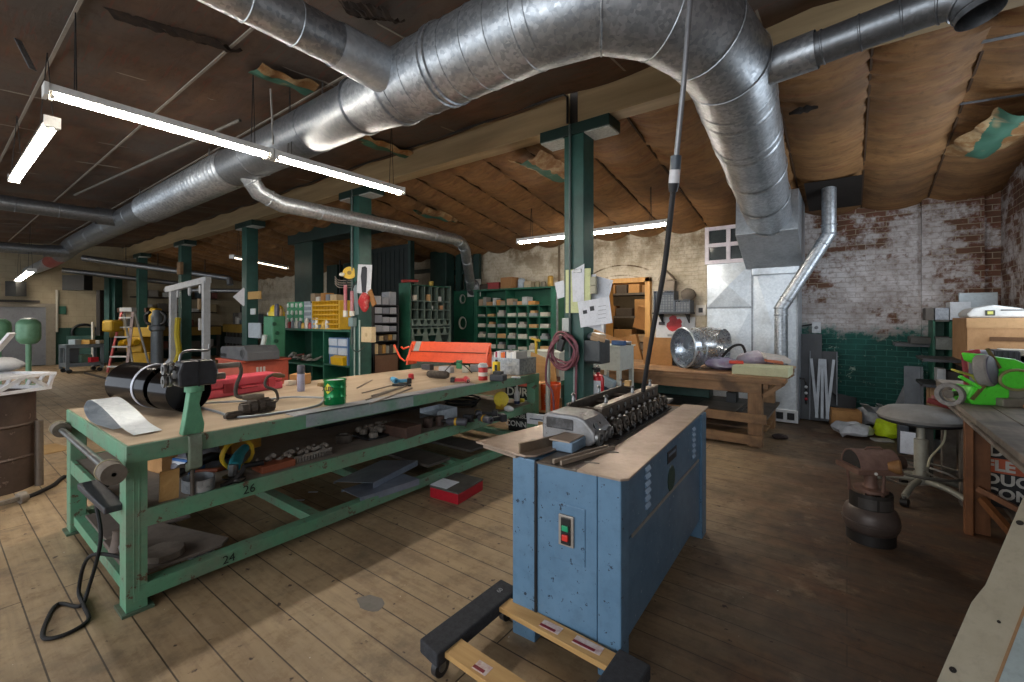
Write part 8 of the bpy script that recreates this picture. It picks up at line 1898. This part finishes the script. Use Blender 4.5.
# ================================================================== green gas cabinet, red chest, hard hat
GYY = 4.05
a, b = yp(263, 350, GYY), yp(272, 350, GYY); zt = yp(272, 316, GYY).z; GD = xp(286, 350, b.x).y-GYY
t = thing('gas_cabinet', 'tall mid-green steel cabinet with a rounded front beside the open green cabinet', 'cabinet', ((a.x+b.x)/2, GYY+0.3, 0))
MB().box(a.x, b.x, GYY, GYY+GD, 0, zt).build('body', P('#4a8a6a', 0.45, 0, '#3a7256', 3), t, bev=0.03)
for (px, py) in ((274, 324), (277, 333), (276, 341)): q = xp(px, py, b.x); MB().lathe([(0.001, 0), (0.04, 0), (0.035, 0.03), (0.001, 0.03)], q, 12, (1, 0, 0)).build('knob', P('#23503c', 0.5), t, smooth=True)
q = V((a.x+b.x)/2-0.05, GYY+0.2, zt)
t = thing('hard_hat', 'yellow hard hat resting on the mid-green cabinet', 'hat', (q.x, GYY+0.2, zt))
MB().lathe([(0.15, -0.078), (0.15, 0), (0.13, 0.01), (0.12, 0.08), (0.08, 0.13), (0.001, 0.145)], (q.x, GYY+0.2, zt+0.08), 20).build('shell', P('#dfc21e', 0.35), t, smooth=True)
MB().box(q.x-0.18, q.x+0.1, GYY+0.08, GYY+0.35, zt+0.002, zt+0.08).build('white_cloth', P('#cfd2d4', 0.7), t, bev=0.03)
for i, (px, h_, c_, lab) in enumerate(((277.5, 0.24, '#4b4a5a', 'dark aerosol can beside the hard hat'), (283, 0.16, '#9a7a4a', 'brown jar beside the dark aerosol can'))):
    q = V(b.x-0.08, GYY+(0.48, 0.75)[i]*GD, zt); tag(MB().lathe([(0.001, 0), (0.045, 0), (0.045, h_*0.8), (0.03, h_), (0.001, h_)], (q.x, q.y, zt+0.002), 14).build('aerosol_can' if i == 0 else 'jar', P(c_, 0.4), None, smooth=True), lab, 'can' if i == 0 else 'jar')
q0, q1 = yp(256, 372, 3.9), yp(265, 335, 3.95)
tag(MB().cyl(V(q0.x, 3.85, 0.0), q1, 0.045, n=12).build('white_tube', P('#c6cfcb', 0.4), None, smooth=True), 'white tube leaning against the mid-green cabinet', 'tube')
RY = 2.9
c1 = yp(242, 363, RY); T_ = 6.6
t = thing('red_chest', 'faded red-orange wooden chest behind the long red tool case', 'chest', (c1.x, RY+0.3, 0), 0)
RC = P('#b0513c', 0.55, 0, '#96412f', 4)
x0 = yp(218, 363, RY).x
MB().box(x0, c1.x, RY, RY+0.7, 0, c1.z).build('body', RC, t, bev=0.01)
MB().box(x0-0.03, c1.x+0.03, RY-0.03, RY+0.73, c1.z, c1.z+0.03).build('lid', RC, t, bev=0.008)
for i in range(3): MB().box(c1.x+0.004, c1.x+0.012, RY+0.2+0.05*i, RY+0.23+0.05*i, c1.z-0.25, c1.z-0.08).build('label', P('#b9b4ae', 0.6), t)
q = yp(233, 358, RY+0.3)
t = thing('slotted_block', 'dark grey cast block with a round hole on top of the red chest', 'casting', (q.x, RY+0.3, c1.z+0.03))
DG = P('#5a5c60', 0.55, 0.2, '#47494d', 6)
bx0, bx1 = x0+0.04, c1.x+0.12
MB().prism([(bx0, 0.031+c1.z), (bx1, 0.031+c1.z), (bx1, c1.z+0.16), (bx1-0.12, c1.z+0.25), (bx0+0.05, c1.z+0.22), (bx0, c1.z+0.19)], RY+0.02, RY+0.5, 'xz').build('body', DG, t, bev=0.01)
MB().lathe([(0.055, 0), (0.075, 0), (0.075, 0.012), (0.055, 0.012)], (bx1-0.16, RY+0.02, c1.z+0.14), 24, (0, -1, 0)).build('ring', DG, t, smooth=True)
MB().lathe([(0.001, 0), (0.056, 0), (0.056, 0.004), (0.001, 0.004)], (bx1-0.16, RY+0.018, c1.z+0.14), 24, (0, -1, 0)).build('dark_hole', BLACK, t)
for i in range(4): MB().box(bx0+0.03+0.055*i, bx0+0.065+0.055*i, RY+0.012, RY+0.022, c1.z+0.06, c1.z+0.11).build('slot', BLACK, t)
# notices on the third column
CX3 = -10.986
q = yp(243.5, 297, 4.42)
t = thing('diamond_sign', 'white diamond sign with a red corner on the column behind the hoist frame', 'sign', q)
MB().obox(q, (0.30, 0.01, 0.30), (0, PI/4, 0.9)).build('plate', P('#d3d0d2', 0.5), t); MB().obox(q+V(-0.02, -0.02, -0.06), (0.12, 0.012, 0.12), (0, PI/4, 0.9)).build('red_field', P('#c2484a', 0.5), t)
for i, (px0, py0, px1, py1, c_, lab) in enumerate(((248.5, 291, 261, 299.5, '#c09a5c', 'tan strip of wood nailed across the column above the notices'), (251, 308.5, 255.5, 314.5, '#cfd6d8', 'small white notice on the third column'), (249, 323, 261, 337.5, '#b9c4cc', 'pale letter-size notice low on the third column'))):
    a, b = yp(px0, py1, 4.42), yp(px1, py0, 4.42); tag(MB().box(a.x, b.x, 4.405, 4.43, a.z, b.z).build(('wood_strip', 'notice', 'notice')[i], P(c_, 0.7)), lab, ('wood', 'notice', 'notice')[i])

# ================================================================== white hoist frame
t = thing('hoist_frame', 'white steel portal hoist frame on splayed feet behind the glossy black drum', 'frame', tp(190, 372, 11.8)[:2]+(0,))
HW = P('#c3c6ca', 0.45, 0.1)
pl, pr_ = zp(173, 374, 0), zp(206, 379, 0)
zl = tp(173, 291, (pl-EYEV).length)
def top_at(pp, px, py): T_ = (pp.x*-_s+pp.y*_c); return EYE+(HORIZON-py)/FOC*T_
zl, zr_ = top_at(pl, 173, 288), top_at(pr_, 206, 281)
for pp, z_ in ((pl, zl), (pr_, zr_)):
    MB().bar(pp+V(0, 0, 0.35), V(pp.x, pp.y, z_), 0.15, 0.15, (0, 1, 0)).build('post', HW, t, bev=0.006)
    for s_ in (-0.42, 0.42): MB().bar(pp+V(0, 0, 0.45), pp+V(s_*0.8, s_*0.6, 0.05), 0.10, 0.08).build('splayed_foot', HW, t)
    MB().bar(pp+V(0, 0, 0.4), pp+V(0.12, -0.35, 0.03), 0.10, 0.08).build('splayed_foot', HW, t)
MB().bar(V(pl.x-0.25, pl.y-0.05, zl-0.04), V(pr_.x+0.1, pr_.y+0.02, zr_+0.03), 0.14, 0.16).build('top_beam', HW, t, bev=0.006)
for f in (0.16, 0.52, 0.84):
    q = pl.lerp(pr_, f); z_ = zl+(zr_-zl)*f
    MB().prism([(q.x-0.06, z_-0.08), (q.x+0.06, z_-0.08), (q.x+0.06, z_-0.24), (q.x, z_-0.3), (q.x-0.06, z_-0.24)], q.y-0.02, q.y+0.02, 'xz').build('hanger_plate', HW, t)
q = V(pr_.x, pr_.y, zr_)
MB().box(q.x-0.22, q.x-0.08, q.y-0.12, q.y-0.04, zr_-0.72, zr_-0.45).build('brown_tag', P('#8d7350', 0.6), t)
MB().box(q.x-0.15, q.x-0.05, q.y-0.12, q.y-0.04, zr_-1.25, zr_-0.95).build('white_tag', P('#c9c7c2', 0.6), t)
tag(MB().tube(spline([tp(178, 318, 12.3), tp(177, 335, 12.2), tp(179, 352, 12.2), tp(176, 362, 12.2)], 5), 0.07, 8).build('yellow_chain', P('#c9b21e', 0.5), None, smooth=True), 'yellow chain sling hanging beside the hoist frame post', 'chain')

# ================================================================== the far end: machines, ladder, cart
def far_box(px0, py0, px1, py1, T_, d, mat, label, name, cat, z0=None, bev=0.006):
    a, b = tp(px0, py1, T_), tp(px1, py0, T_); w = (b-a); c = (a+b)/2
    z_0 = a.z if z0 is None else z0
    L = math.hypot(w.x, w.y)
    o = MB().obox((c.x-_s*d/2, c.y+_c*d/2, (z_0+b.z)/2), (L, d, b.z-z_0), (0, 0, YAW)).build(name, mat, None, bev=bev); return tag(o, label, cat)
# grey service cart
ca, cb = zp(66, 374), zp(104, 371)
t = thing('service_cart', 'grey two-tier steel service cart near the far end', 'cart', tuple(((ca+cb)/2)[:2])+(0,), math.atan2((cb-ca).y, (cb-ca).x))
L = (cb-ca).length; zc_ = 0.80; CG = P('#6f7a82', 0.45, 0.2, '#5d676e', 4)
for z_ in (0.28, zc_): MB().box(-L/2, L/2, 0, 0.6, z_-0.10, z_).build('tray', CG, t, bev=0.006, local=True)
for x in (-L/2, L/2-0.07):
    for y in (0, 0.53): MB().box(x, x+0.07, y, y+0.07, 0.10, zc_).build('post', CG, t, local=True); 
for x in (-L/2+0.08, L/2-0.08):
    for y in (0.06, 0.54): MB().cyl((x, y-0.02, 0.06), (x, y+0.02, 0.06), 0.06, n=14).build('caster', BLACK, t, smooth=True, local=True)
WM_ = WM[t.name]
for i, (x, y, z_, s3, c_, lab) in enumerate(((-0.28*L, 0.3, 0.30, (0.22, 0.3, 0.38), '#4a4f55', 'dark canister on the lower tier of the grey cart'), (0.02, 0.2, 0.28, (0.34, 0.25, 0.22), '#4f6a5c', 'green-grey part on the lower tier of the grey cart'), (0.16*L, 0.15, 0.28, (0.42, 0.2, 0.14), '#c2202f', 'bright red block on the lower tier of the grey cart'), (-0.2*L, 0.2, 0.80, (0.2, 0.2, 0.14), '#aab6bd', 'pale box on top of the grey cart'), (0.08*L, 0.2, 0.80, (0.36, 0.25, 0.12), '#c99a4a', 'orange-tan part on top of the grey cart'), (0.35*L, 0.25, 0.80, (0.3, 0.25, 0.1), '#c4c4be', 'white part at the ladder end of the grey cart'))):
    q = WM_ @ V(x, y, z_+s3[2]/2+0.001); tag(MB().obox(q, s3, (0, 0, 0.2*i)).build('cart_part', P(c_, 0.5), None, bev=0.01), lab, 'part')
# stepladder
la, lb = zp(107, 372), zp(127, 373)
t = thing('stepladder', 'white stepladder with red side rails beside the yellow machinery', 'ladder', tuple(((la+lb)/2)[:2])+(0,), YAW)
Tz = 12.3; Hh = EYE+(HORIZON-311)/FOC*13.0
for s_ in (-1, 1): MB().bar((s_*0.27, 0.0, 0), (s_*0.16, 0.35, Hh), 0.07, 0.03).build('side_rail', P('#b5524e', 0.5) if s_ < 0 else P('#b9a29c', 0.5), t, local=True)
for i in range(6):
    f = (i+0.6)/6.3; w_ = 0.27-0.11*f; MB().box(-w_, w_, 0.35*f-0.06, 0.35*f+0.06, Hh*f-0.02, Hh*f+0.02).build('step', P('#c9c9c6', 0.5), t, local=True)
MB().box(-0.18, 0.18, 0.28, 0.45, Hh-0.02, Hh+0.1).build('top_cap', P('#c3c3c0', 0.5), t, local=True, bev=0.01)
for s_ in (-1, 1): MB().bar((s_*0.25, 0.85, 0), (s_*0.16, 0.40, Hh), 0.05, 0.03).build('rear_rail', P('#a8a8a4', 0.5), t, local=True)
YM = P('#c99f18', 0.45, 0, '#b58c12', 5)
# yellow machinery, grouped as one presslike machine
c = tp(140, 345, 14.2)
t = thing('yellow_machine', 'yellow power hacksaw machine with a sloping head at the far end', 'machine', (c.x, c.y, 0), YAW)
MB().box(-0.45, 0.05, 0, 0.5, 0.45, 0.95).build('body', YM, t, bev=0.03, local=True)
MB().box(-0.30, 0.25, 0.05, 0.45, 0.0, 0.45).build('base', YM, t, bev=0.02, local=True)
MB().box(-0.5, 0.35, 0.0, 0.5, 0.95, 1.25).build('bed', YM, t, bev=0.02, local=True)
MB().obox((0.30, 0.2, 1.45), (0.22, 0.3, 0.85), (0, 0.12, 0)).build('head', P('#d9ae1e', 0.4), t, bev=0.05, local=True)
for i in range(4): MB().cyl((-0.55+0.15*i, -0.05, 0.7+0.1*(i % 2)), (-0.45+0.15*i, -0.12, 0.78), 0.09, n=12).build('guard', YM, t, smooth=True, local=True)
far_box(101, 320, 112, 332, 12.6, 0.4, YM, 'yellow motor cover leaning at the stepladder', 'motor_cover', 'cover', None, 0.06)
# grey hydrant-shaped post
c = zp(157, 369)
t = thing('grey_standpipe', 'grey standpipe with two curved arms between the far columns', 'standpipe', (c.x, c.y, 0), YAW)
SP = P('#6d747a', 0.45, 0.3)
MB().lathe([(0.001, 0), (0.22, 0), (0.22, 0.1), (0.16, 0.14), (0.15, 1.15), (0.2, 1.2), (0.2, 1.3), (0.14, 1.34), (0.15, 1.6), (0.12, 1.66), (0.11, 1.78), (0.001, 1.8)], (0, 0, 0), 20).build('body', SP, t, smooth=True, local=True)
for s_ in (-1, 1): MB().tube(spline([(s_*0.12, -0.05, 1.35), (s_*0.27, -0.05, 1.42), (s_*0.3, -0.05, 1.62), (s_*0.17, -0.05, 1.74)], 6), 0.05, 10).build('arm', BLACK, t, smooth=True, local=True)
# long wall bench with yellow-brown beam and clutter above and below
c0, c1 = yp(108, 330, 7.4), yp(252, 333, 7.4)
t = thing('wall_bench', 'long dark bench with an ochre front beam along the far brick wall', 'bench', ((c0.x+c1.x)/2, 7.7, 0))
xL, xR = -20.2, c1.x
MB().box(xL, xR, 7.35, 7.43, 0.98, 1.30).build('front_beam', P('#8f7430', 0.55, 0, '#6f5a28', 2), t, bev=0.01)
MB().box(xL, xR, 7.4, 8.35, 1.26, 1.31).build('top', P('#4d4236', 0.7), t)
MB().box(xL, xR, 7.45, 8.3, 0.40, 0.46).build('shelf', P('#4d4740', 0.7), t)
MB().box(xL, xR, 7.42, 7.46, 0.55, 0.80).build('grey_rail', P('#5f6366', 0.5, 0.2), t)
for i in range(8): x = xL+0.1+(xR-xL-0.3)*i/7; MB().box(x, x+0.12, 7.43, 7.55, 0, 1.26).build('leg', P('#3b3a38', 0.6), t)
wc = ['#8a8680', '#5a5650', '#a9a7a2', '#6d4038', '#4c5a62', '#9a8a68', '#c2c2be']
for i in range(26):
    x = xL+0.5+(xR-xL-0.9)*(i+0.3*R.random())/26; h_ = 0.14+0.34*R.random(); w_ = 0.14+0.22*R.random()
    tag(MB().obox((x, 7.62+0.3*R.random(), 1.312+h_/2), (w_, 0.2, h_), (0, 0, 0.5*(R.random()-.5))).build('bench_object', P(wc[i % 7], 0.6), None, bev=0.02), 'dusty box or part standing on the long wall bench', 'part', 'clutter on the wall bench')
for i in range(22):
    x = xL+0.4+(xR-xL-0.9)*(i+0.3*R.random())/22; h_ = 0.12+0.2*R.random(); w_ = 0.2+0.25*R.random()
    tag(MB().obox((x, 7.62+0.1*R.random(), 0.462+h_/2), (w_, 0.25, h_), (0, 0, 0.3*(R.random()-.5))).build('shelf_object', P(wc[(i*3) % 7], 0.6), None, bev=0.02), 'dusty box or part on the lower shelf of the long wall bench', 'part', 'clutter under the wall bench')
t = thing('far_bench', 'ochre-fronted bench with shelves along the far end wall behind the yellow machinery', 'bench', (-20.6, 5.6, 0))
MB().box(-20.28, -20.2, 3.9, 7.3, 0.88, 1.2).build('front_beam', P('#8f7430', 0.55, 0, '#6f5a28', 2), t, bev=0.01)
MB().box(-21.0, -20.2, 3.9, 7.3, 1.2, 1.25).build('top', P('#4d4236', 0.7), t)
MB().box(-21.0, -20.3, 3.9, 7.3, 0.35, 0.41).build('shelf', P('#4d4740', 0.7), t)
for i in range(4): MB().box(-20.4, -20.3, 3.95+1.08*i, 4.05+1.08*i, 0, 1.2).build('leg', P('#3b3a38', 0.6), t)
for z_ in (1.75, 2.3): MB().box(-21.0, -20.6, 4.6, 7.3, z_, z_+0.04).build('upper_shelf', P('#3d332a', 0.7), t)
for i in range(24):
    y = 4.0+0.135*i; lv = (1.251, 0.411, 1.791, 2.341)[i % 4]; h_ = 0.15+0.25*R.random(); w_ = 0.2+0.2*R.random()
    if lv > 1.5: y = max(y, 4.8); h_ *= 0.8
    tag(MB().box(-20.9+0.1*(i % 3), -20.62+0.12*(i % 2) if lv > 1.5 else -20.4, y, min(y+w_, 7.28), lv, lv+h_).build('dusty_object', P(wc[(i*5) % 7], 0.6), None, bev=0.02), 'dusty box or part stored on the far end bench and its shelves', 'part', 'clutter on the far bench')
# tool board of long handled things over the bench
for i in range(12):
    q = yp(237+1.2*i, 320, 8.3); z_ = 2.45-0.1*(i % 3)
    tag(MB().cyl((q.x, 8.36, z_-0.9), (q.x+0.05*(i % 3-1), 8.36, z_), 0.04, n=8).build('long_tool', P(['#3a3835', '#5a4a3a', '#2f3436'][i % 3], 0.6), None, smooth=True), 'dark long-handled tool hanging on the wall over the long bench', 'tool', 'long tools on the wall')
q = yp(247, 342, 8.0)
# big dark tank and shelf behind the far columns
c = yp(122, 283, 6.6)
t = thing('ceiling_tank', 'dark round tank slung under the ceiling behind the far columns', 'tank', (c.x, 6.9, c.z))
MB().lathe([(0.001, 0), (0.6, 0.02), (0.65, 0.1), (0.65, 1.3), (0.6, 1.38), (0.001, 1.4)], (c.x-0.7, 6.9, c.z-0.3), 24, (1, 0, 0)).build('shell', P('#3d3d3b', 0.5, 0.2), t, smooth=True)
for dx in (-0.4, 0.4): MB().cyl((c.x+dx, 6.9, c.z+0.3), (c.x+dx, 6.9, zb(6.9)-0.1), 0.03, n=8).build('hanger', BLACK, t)
far_box(117, 308, 146, 312.5, 15.2, 0.5, P('#5d4030', 0.6), 'brown plank shelf high behind the far columns', 'plank_shelf', 'shelf')
far_box(119, 312.6, 143, 330, 15.4, 0.2, P('#8c7d64', 0.7), 'cream panel between the far columns under the plank shelf', 'cream_panel', 'panel')
far_box(127, 317, 131, 328, 15.25, 0.1, P('#2c2c2a', 0.6), 'dark oval slot cover on the cream panel', 'slot_cover', 'cover')
far_box(62, 275, 84, 290, 14.4, 0.3, P('#151514', 0.7), 'black heater box hung under the ceiling near the far wall', 'heater_box', 'heater')
far_box(5, 281, 16, 296, 13.6, 0.3, P('#1d1d1b', 0.7), 'black box hung high beside the far wall above the grey door', 'high_box', 'box')
q0, q1 = xp(50, 314, -20.95), xp(66, 307, -20.95)
tag(MB().box(-20.97, -20.93, q0.y, q1.y, q0.z, q1.z+0.02).build('green_plate', P('#1a5443', 0.5)), 'dark green plate on the cream far wall beside the grey door', 'plate')
tag(MB().cyl(xp(57, 290, -20.9), xp(57, 332, -20.9), 0.035, n=8).build('wall_conduit', P('#a8a294', 0.5)), 'pale conduit running down the cream far wall', 'conduit')
tag(MB().box(-20.97, -20.9, xp(-30, 306, -20.9).y, xp(40, 306, -20.9).y, 2.05, 2.12).build('door_track', P('#2b2520', 0.6)), 'dark sliding track above the grey door', 'track')
far_box(96, 290, 100, 336, 14.6, 0.15, P('#1f1a17', 0.8), 'dark hanging cable bundle before the far wall', 'cable_bundle', 'cable')
far_box(91, 322, 93, 346, 14.0, 0.05, P('#b9b6ac', 0.6), 'thin pale post beside the stepladder', 'pale_post', 'post', 0.0)
c = xp(84, 332, -20.94)
tag(MB().tube([c+V(0.0, 0.30*math.cos(a_), 0.26*math.sin(a_)) for a_ in [k_*2*PI/20 for k_ in range(20)]], 0.04, 8, closed=True).build('hose_ring', BLACK, None, smooth=True), 'black hose ring hung on the far wall over the grey cart', 'hose')
far_box(104, 276, 109, 316, 15.4, 0.3, GREEN_COL, 'pair of green pipes nearest the cream wall at the far end', 'green_pipe', 'pipe', 0.0)
far_box(110, 276, 115, 316, 15.5, 0.3, GREEN_COL, 'second green pipe at the far end, behind the stepladder', 'green_pipe', 'pipe', 0.0)
far_box(66, 336, 95, 368, 14.3, 0.3, P('#123a30', 0.6), 'dark green low cabinet against the far wall behind the cart', 'low_cabinet', 'cabinet', 0.0)

# ================================================================== rusty drum and its neighbours
p = V(-6.16, 0.37, 0)
t = thing('steel_drum', 'rusty open-topped steel drum standing on the floor at the bench end', 'drum', p)
DR = P('#564840', 0.55, 0.3, '#3a2d27', 3.5, 0.5, 0.15, '#75685f', 7, 0.60)
prof = [(0.001, 0.02), (0.285, 0.02), (0.29, 0.0), (0.292, 0.02), (0.29, 0.28), (0.302, 0.295), (0.29, 0.31), (0.29, 0.57), (0.302, 0.585), (0.29, 0.60), (0.29, 0.86), (0.30, 0.87), (0.30, 0.885), (0.28, 0.885), (0.28, 0.03), (0.001, 0.03)]
MB().lathe(prof, p, 40).build('shell', DR, t, smooth=True)
t = thing('louvre_frame', 'white slatted metal frame lying across the top of the rusty drum', 'frame', p+V(0.02, 0, 0.886), 0.55)
WF = P('#d9dade', 0.45)
for y in (-0.22, 0.22): MB().box(-0.5, 0.33, y-0.015, y+0.015, 0.0, 0.03).box(-0.5, 0.38, y-0.015, y+0.015, 0.13, 0.16).build('rail', WF, t, local=True)
MB().box(-0.5, -0.47, -0.22, 0.22, 0.0, 0.03).box(-0.5, -0.47, -0.22, 0.22, 0.13, 0.16).box(-0.5, -0.47, -0.235, -0.205, 0, 0.16).box(-0.5, -0.47, 0.205, 0.235, 0, 0.16).build('end', WF, t, local=True); MB().box(0.31, 0.34, -0.22, 0.22, 0.0, 0.025).box(0.36, 0.39, -0.22, 0.22, 0.135, 0.16).bar((0.325, -0.21, 0.01), (0.375, -0.21, 0.15), 0.025, 0.025).bar((0.325, 0.21, 0.01), (0.375, 0.21, 0.15), 0.025, 0.025).bar((0.325, -0.2, 0.02), (0.375, 0.0, 0.15), 0.02, 0.03).bar((0.325, 0.2, 0.02), (0.375, 0.0, 0.15), 0.02, 0.03).build('end', WF, t, local=True)
for i in range(8): MB().bar((-0.46+0.11*i, -0.21, 0.015), (-0.38+0.11*i, -0.21, 0.145), 0.012, 0.03).bar((-0.46+0.11*i, 0.21, 0.015), (-0.38+0.11*i, 0.21, 0.145), 0.012, 0.03).bar((-0.39+0.11*i, -0.21, 0.14), (-0.39+0.11*i, 0.21, 0.14), 0.012, 0.012).build('slat', WF, t, local=True)
tag(MB().bar(tp(-8, 356, 4.0), tp(12, 333, 4.05), 0.09, 0.02).build('white_bar', WF), 'white flat bar sticking up from the slatted frame on the drum', 'bar')
tag(MB().ball(tp(1, 365, 4.2), 0.16, 0.16, 0.07).rough(0.02, 8).build('grey_lump', P('#9fa2a6', 0.5), None, smooth=True), 'grey rounded casting on the slatted frame', 'casting')
tag(MB().cyl(V(-5.98, 0.66, 0.0), V(-6.0, 0.66, 0.6), 0.03, n=12).build('upright_pipe', P('#6f655b', 0.5, 0.4), None, smooth=True), 'upright grey pipe standing close behind the rusty drum', 'pipe')
c = zp(28.5, 386, 0.0)
T_ = (-_s*c.x+_c*c.y)
t = thing('green_tank', 'small round-ended green tank on a green pole behind the rusty drum', 'tank', (c.x, c.y, 0))
sc_ = T_/FOC
TG = P('#7fb08c', 0.35, 0.1, '#6b9a78', 3)
zc = EYE+(HORIZON-331.5)*sc_; rr = 9*sc_; hh = 13*sc_
MB().lathe([(0.001, -hh), (rr*0.6, -hh*0.94), (rr*0.95, -hh*0.65), (rr, -hh*0.45), (rr, hh*0.5), (rr*0.93, hh*0.72), (rr*0.6, hh*0.95), (0.001, hh)], (c.x, c.y, zc), 28).build('shell', TG, t, smooth=True)
MB().lathe([(rr*0.62, hh*0.90), (rr*0.66, hh*0.96), (rr*0.3, hh*1.06), (0.001, hh*1.06)], (c.x, c.y, zc), 24).build('top_cap', P('#c5ccc8', 0.4), t, smooth=True)
MB().cyl((c.x, c.y, 0), (c.x, c.y, zc-hh*0.9), rr*0.24, n=14).build('pole', TG, t, smooth=True)
MB().lathe([(0.001, 0), (rr*0.9, 0), (rr*0.9, 0.03), (0.001, 0.05)], (c.x, c.y, 0), 20).build('foot', TG, t, smooth=True)
MB().ball((c.x-rr*0.9*_c, c.y-rr*0.9*_s, zc), 0.035).build('tap', BLACK, t, smooth=True)
c2 = c+V(-_c, -_s, 0)*(30*sc_)
t = thing('green_tank', 'second green round-ended tank at the very edge beside the grey door', 'tank', (c2.x, c2.y, 0))
MB().lathe([(0.001, -hh), (rr*0.6, -hh*0.94), (rr*0.95, -hh*0.65), (rr, -hh*0.45), (rr, hh*0.5), (rr*0.93, hh*0.72), (rr*0.6, hh*0.95), (0.001, hh)], (c2.x, c2.y, zc), 28).build('shell', TG, t, smooth=True)
MB().cyl((c2.x, c2.y, 0), (c2.x, c2.y, zc-hh*0.9), rr*0.24, n=14).build('pole', TG, t, smooth=True)
# cables and a caster on the floor by the drum
tag(MB().tube(spline([zp(0, 504, 0.015), zp(30, 496, 0.015), zp(52, 486, 0.015), zp(72, 477, 0.015), V(-4.3, 0.9, 0.02)], 6), 0.018, 8).build('floor_cable', RUBBER, None, smooth=True), 'black cable on the floor from the drum to the bench', 'cable')
tag(MB().tube(spline([zp(85, 373, 0.02), zp(105, 378, 0.02), zp(118, 381, 0.02)], 6), 0.03, 8).build('floor_cable', P('#2f2620', 0.7), None, smooth=True), 'dark cable on the floor by the grey cart', 'cable')
p = zp(6, 508, 0.0)
t = thing('caster_bar', 'grey steel bar with a small wheel on the floor in front of the drum', 'bar', (p.x, p.y, 0))
d = (zp(16, 505, 0)-p).normalized()
MB().bar(p+V(0, 0, 0.05)-d*0.3, p+V(0, 0, 0.05)+d*0.08, 0.04, 0.03).build('bar', STEEL_WORN, t); MB().lathe([(0.001, -0.025), (0.045, -0.025), (0.05, 0), (0.045, 0.025), (0.001, 0.025)], p+V(0, 0, 0.05)+d*0.10, 18, (d.x, d.y, 0.2)).build('wheel', STEEL_WORN, t, smooth=True)
p = zp(50, 449, 0.0); tag(MB().obox((p.x, p.y, 0.004), (0.5, 0.25, 0.006), (0, 0, 0.2)).build('floor_card', P('#a08052', 0.8)), 'tan card lying on the floor past the drum', 'card')
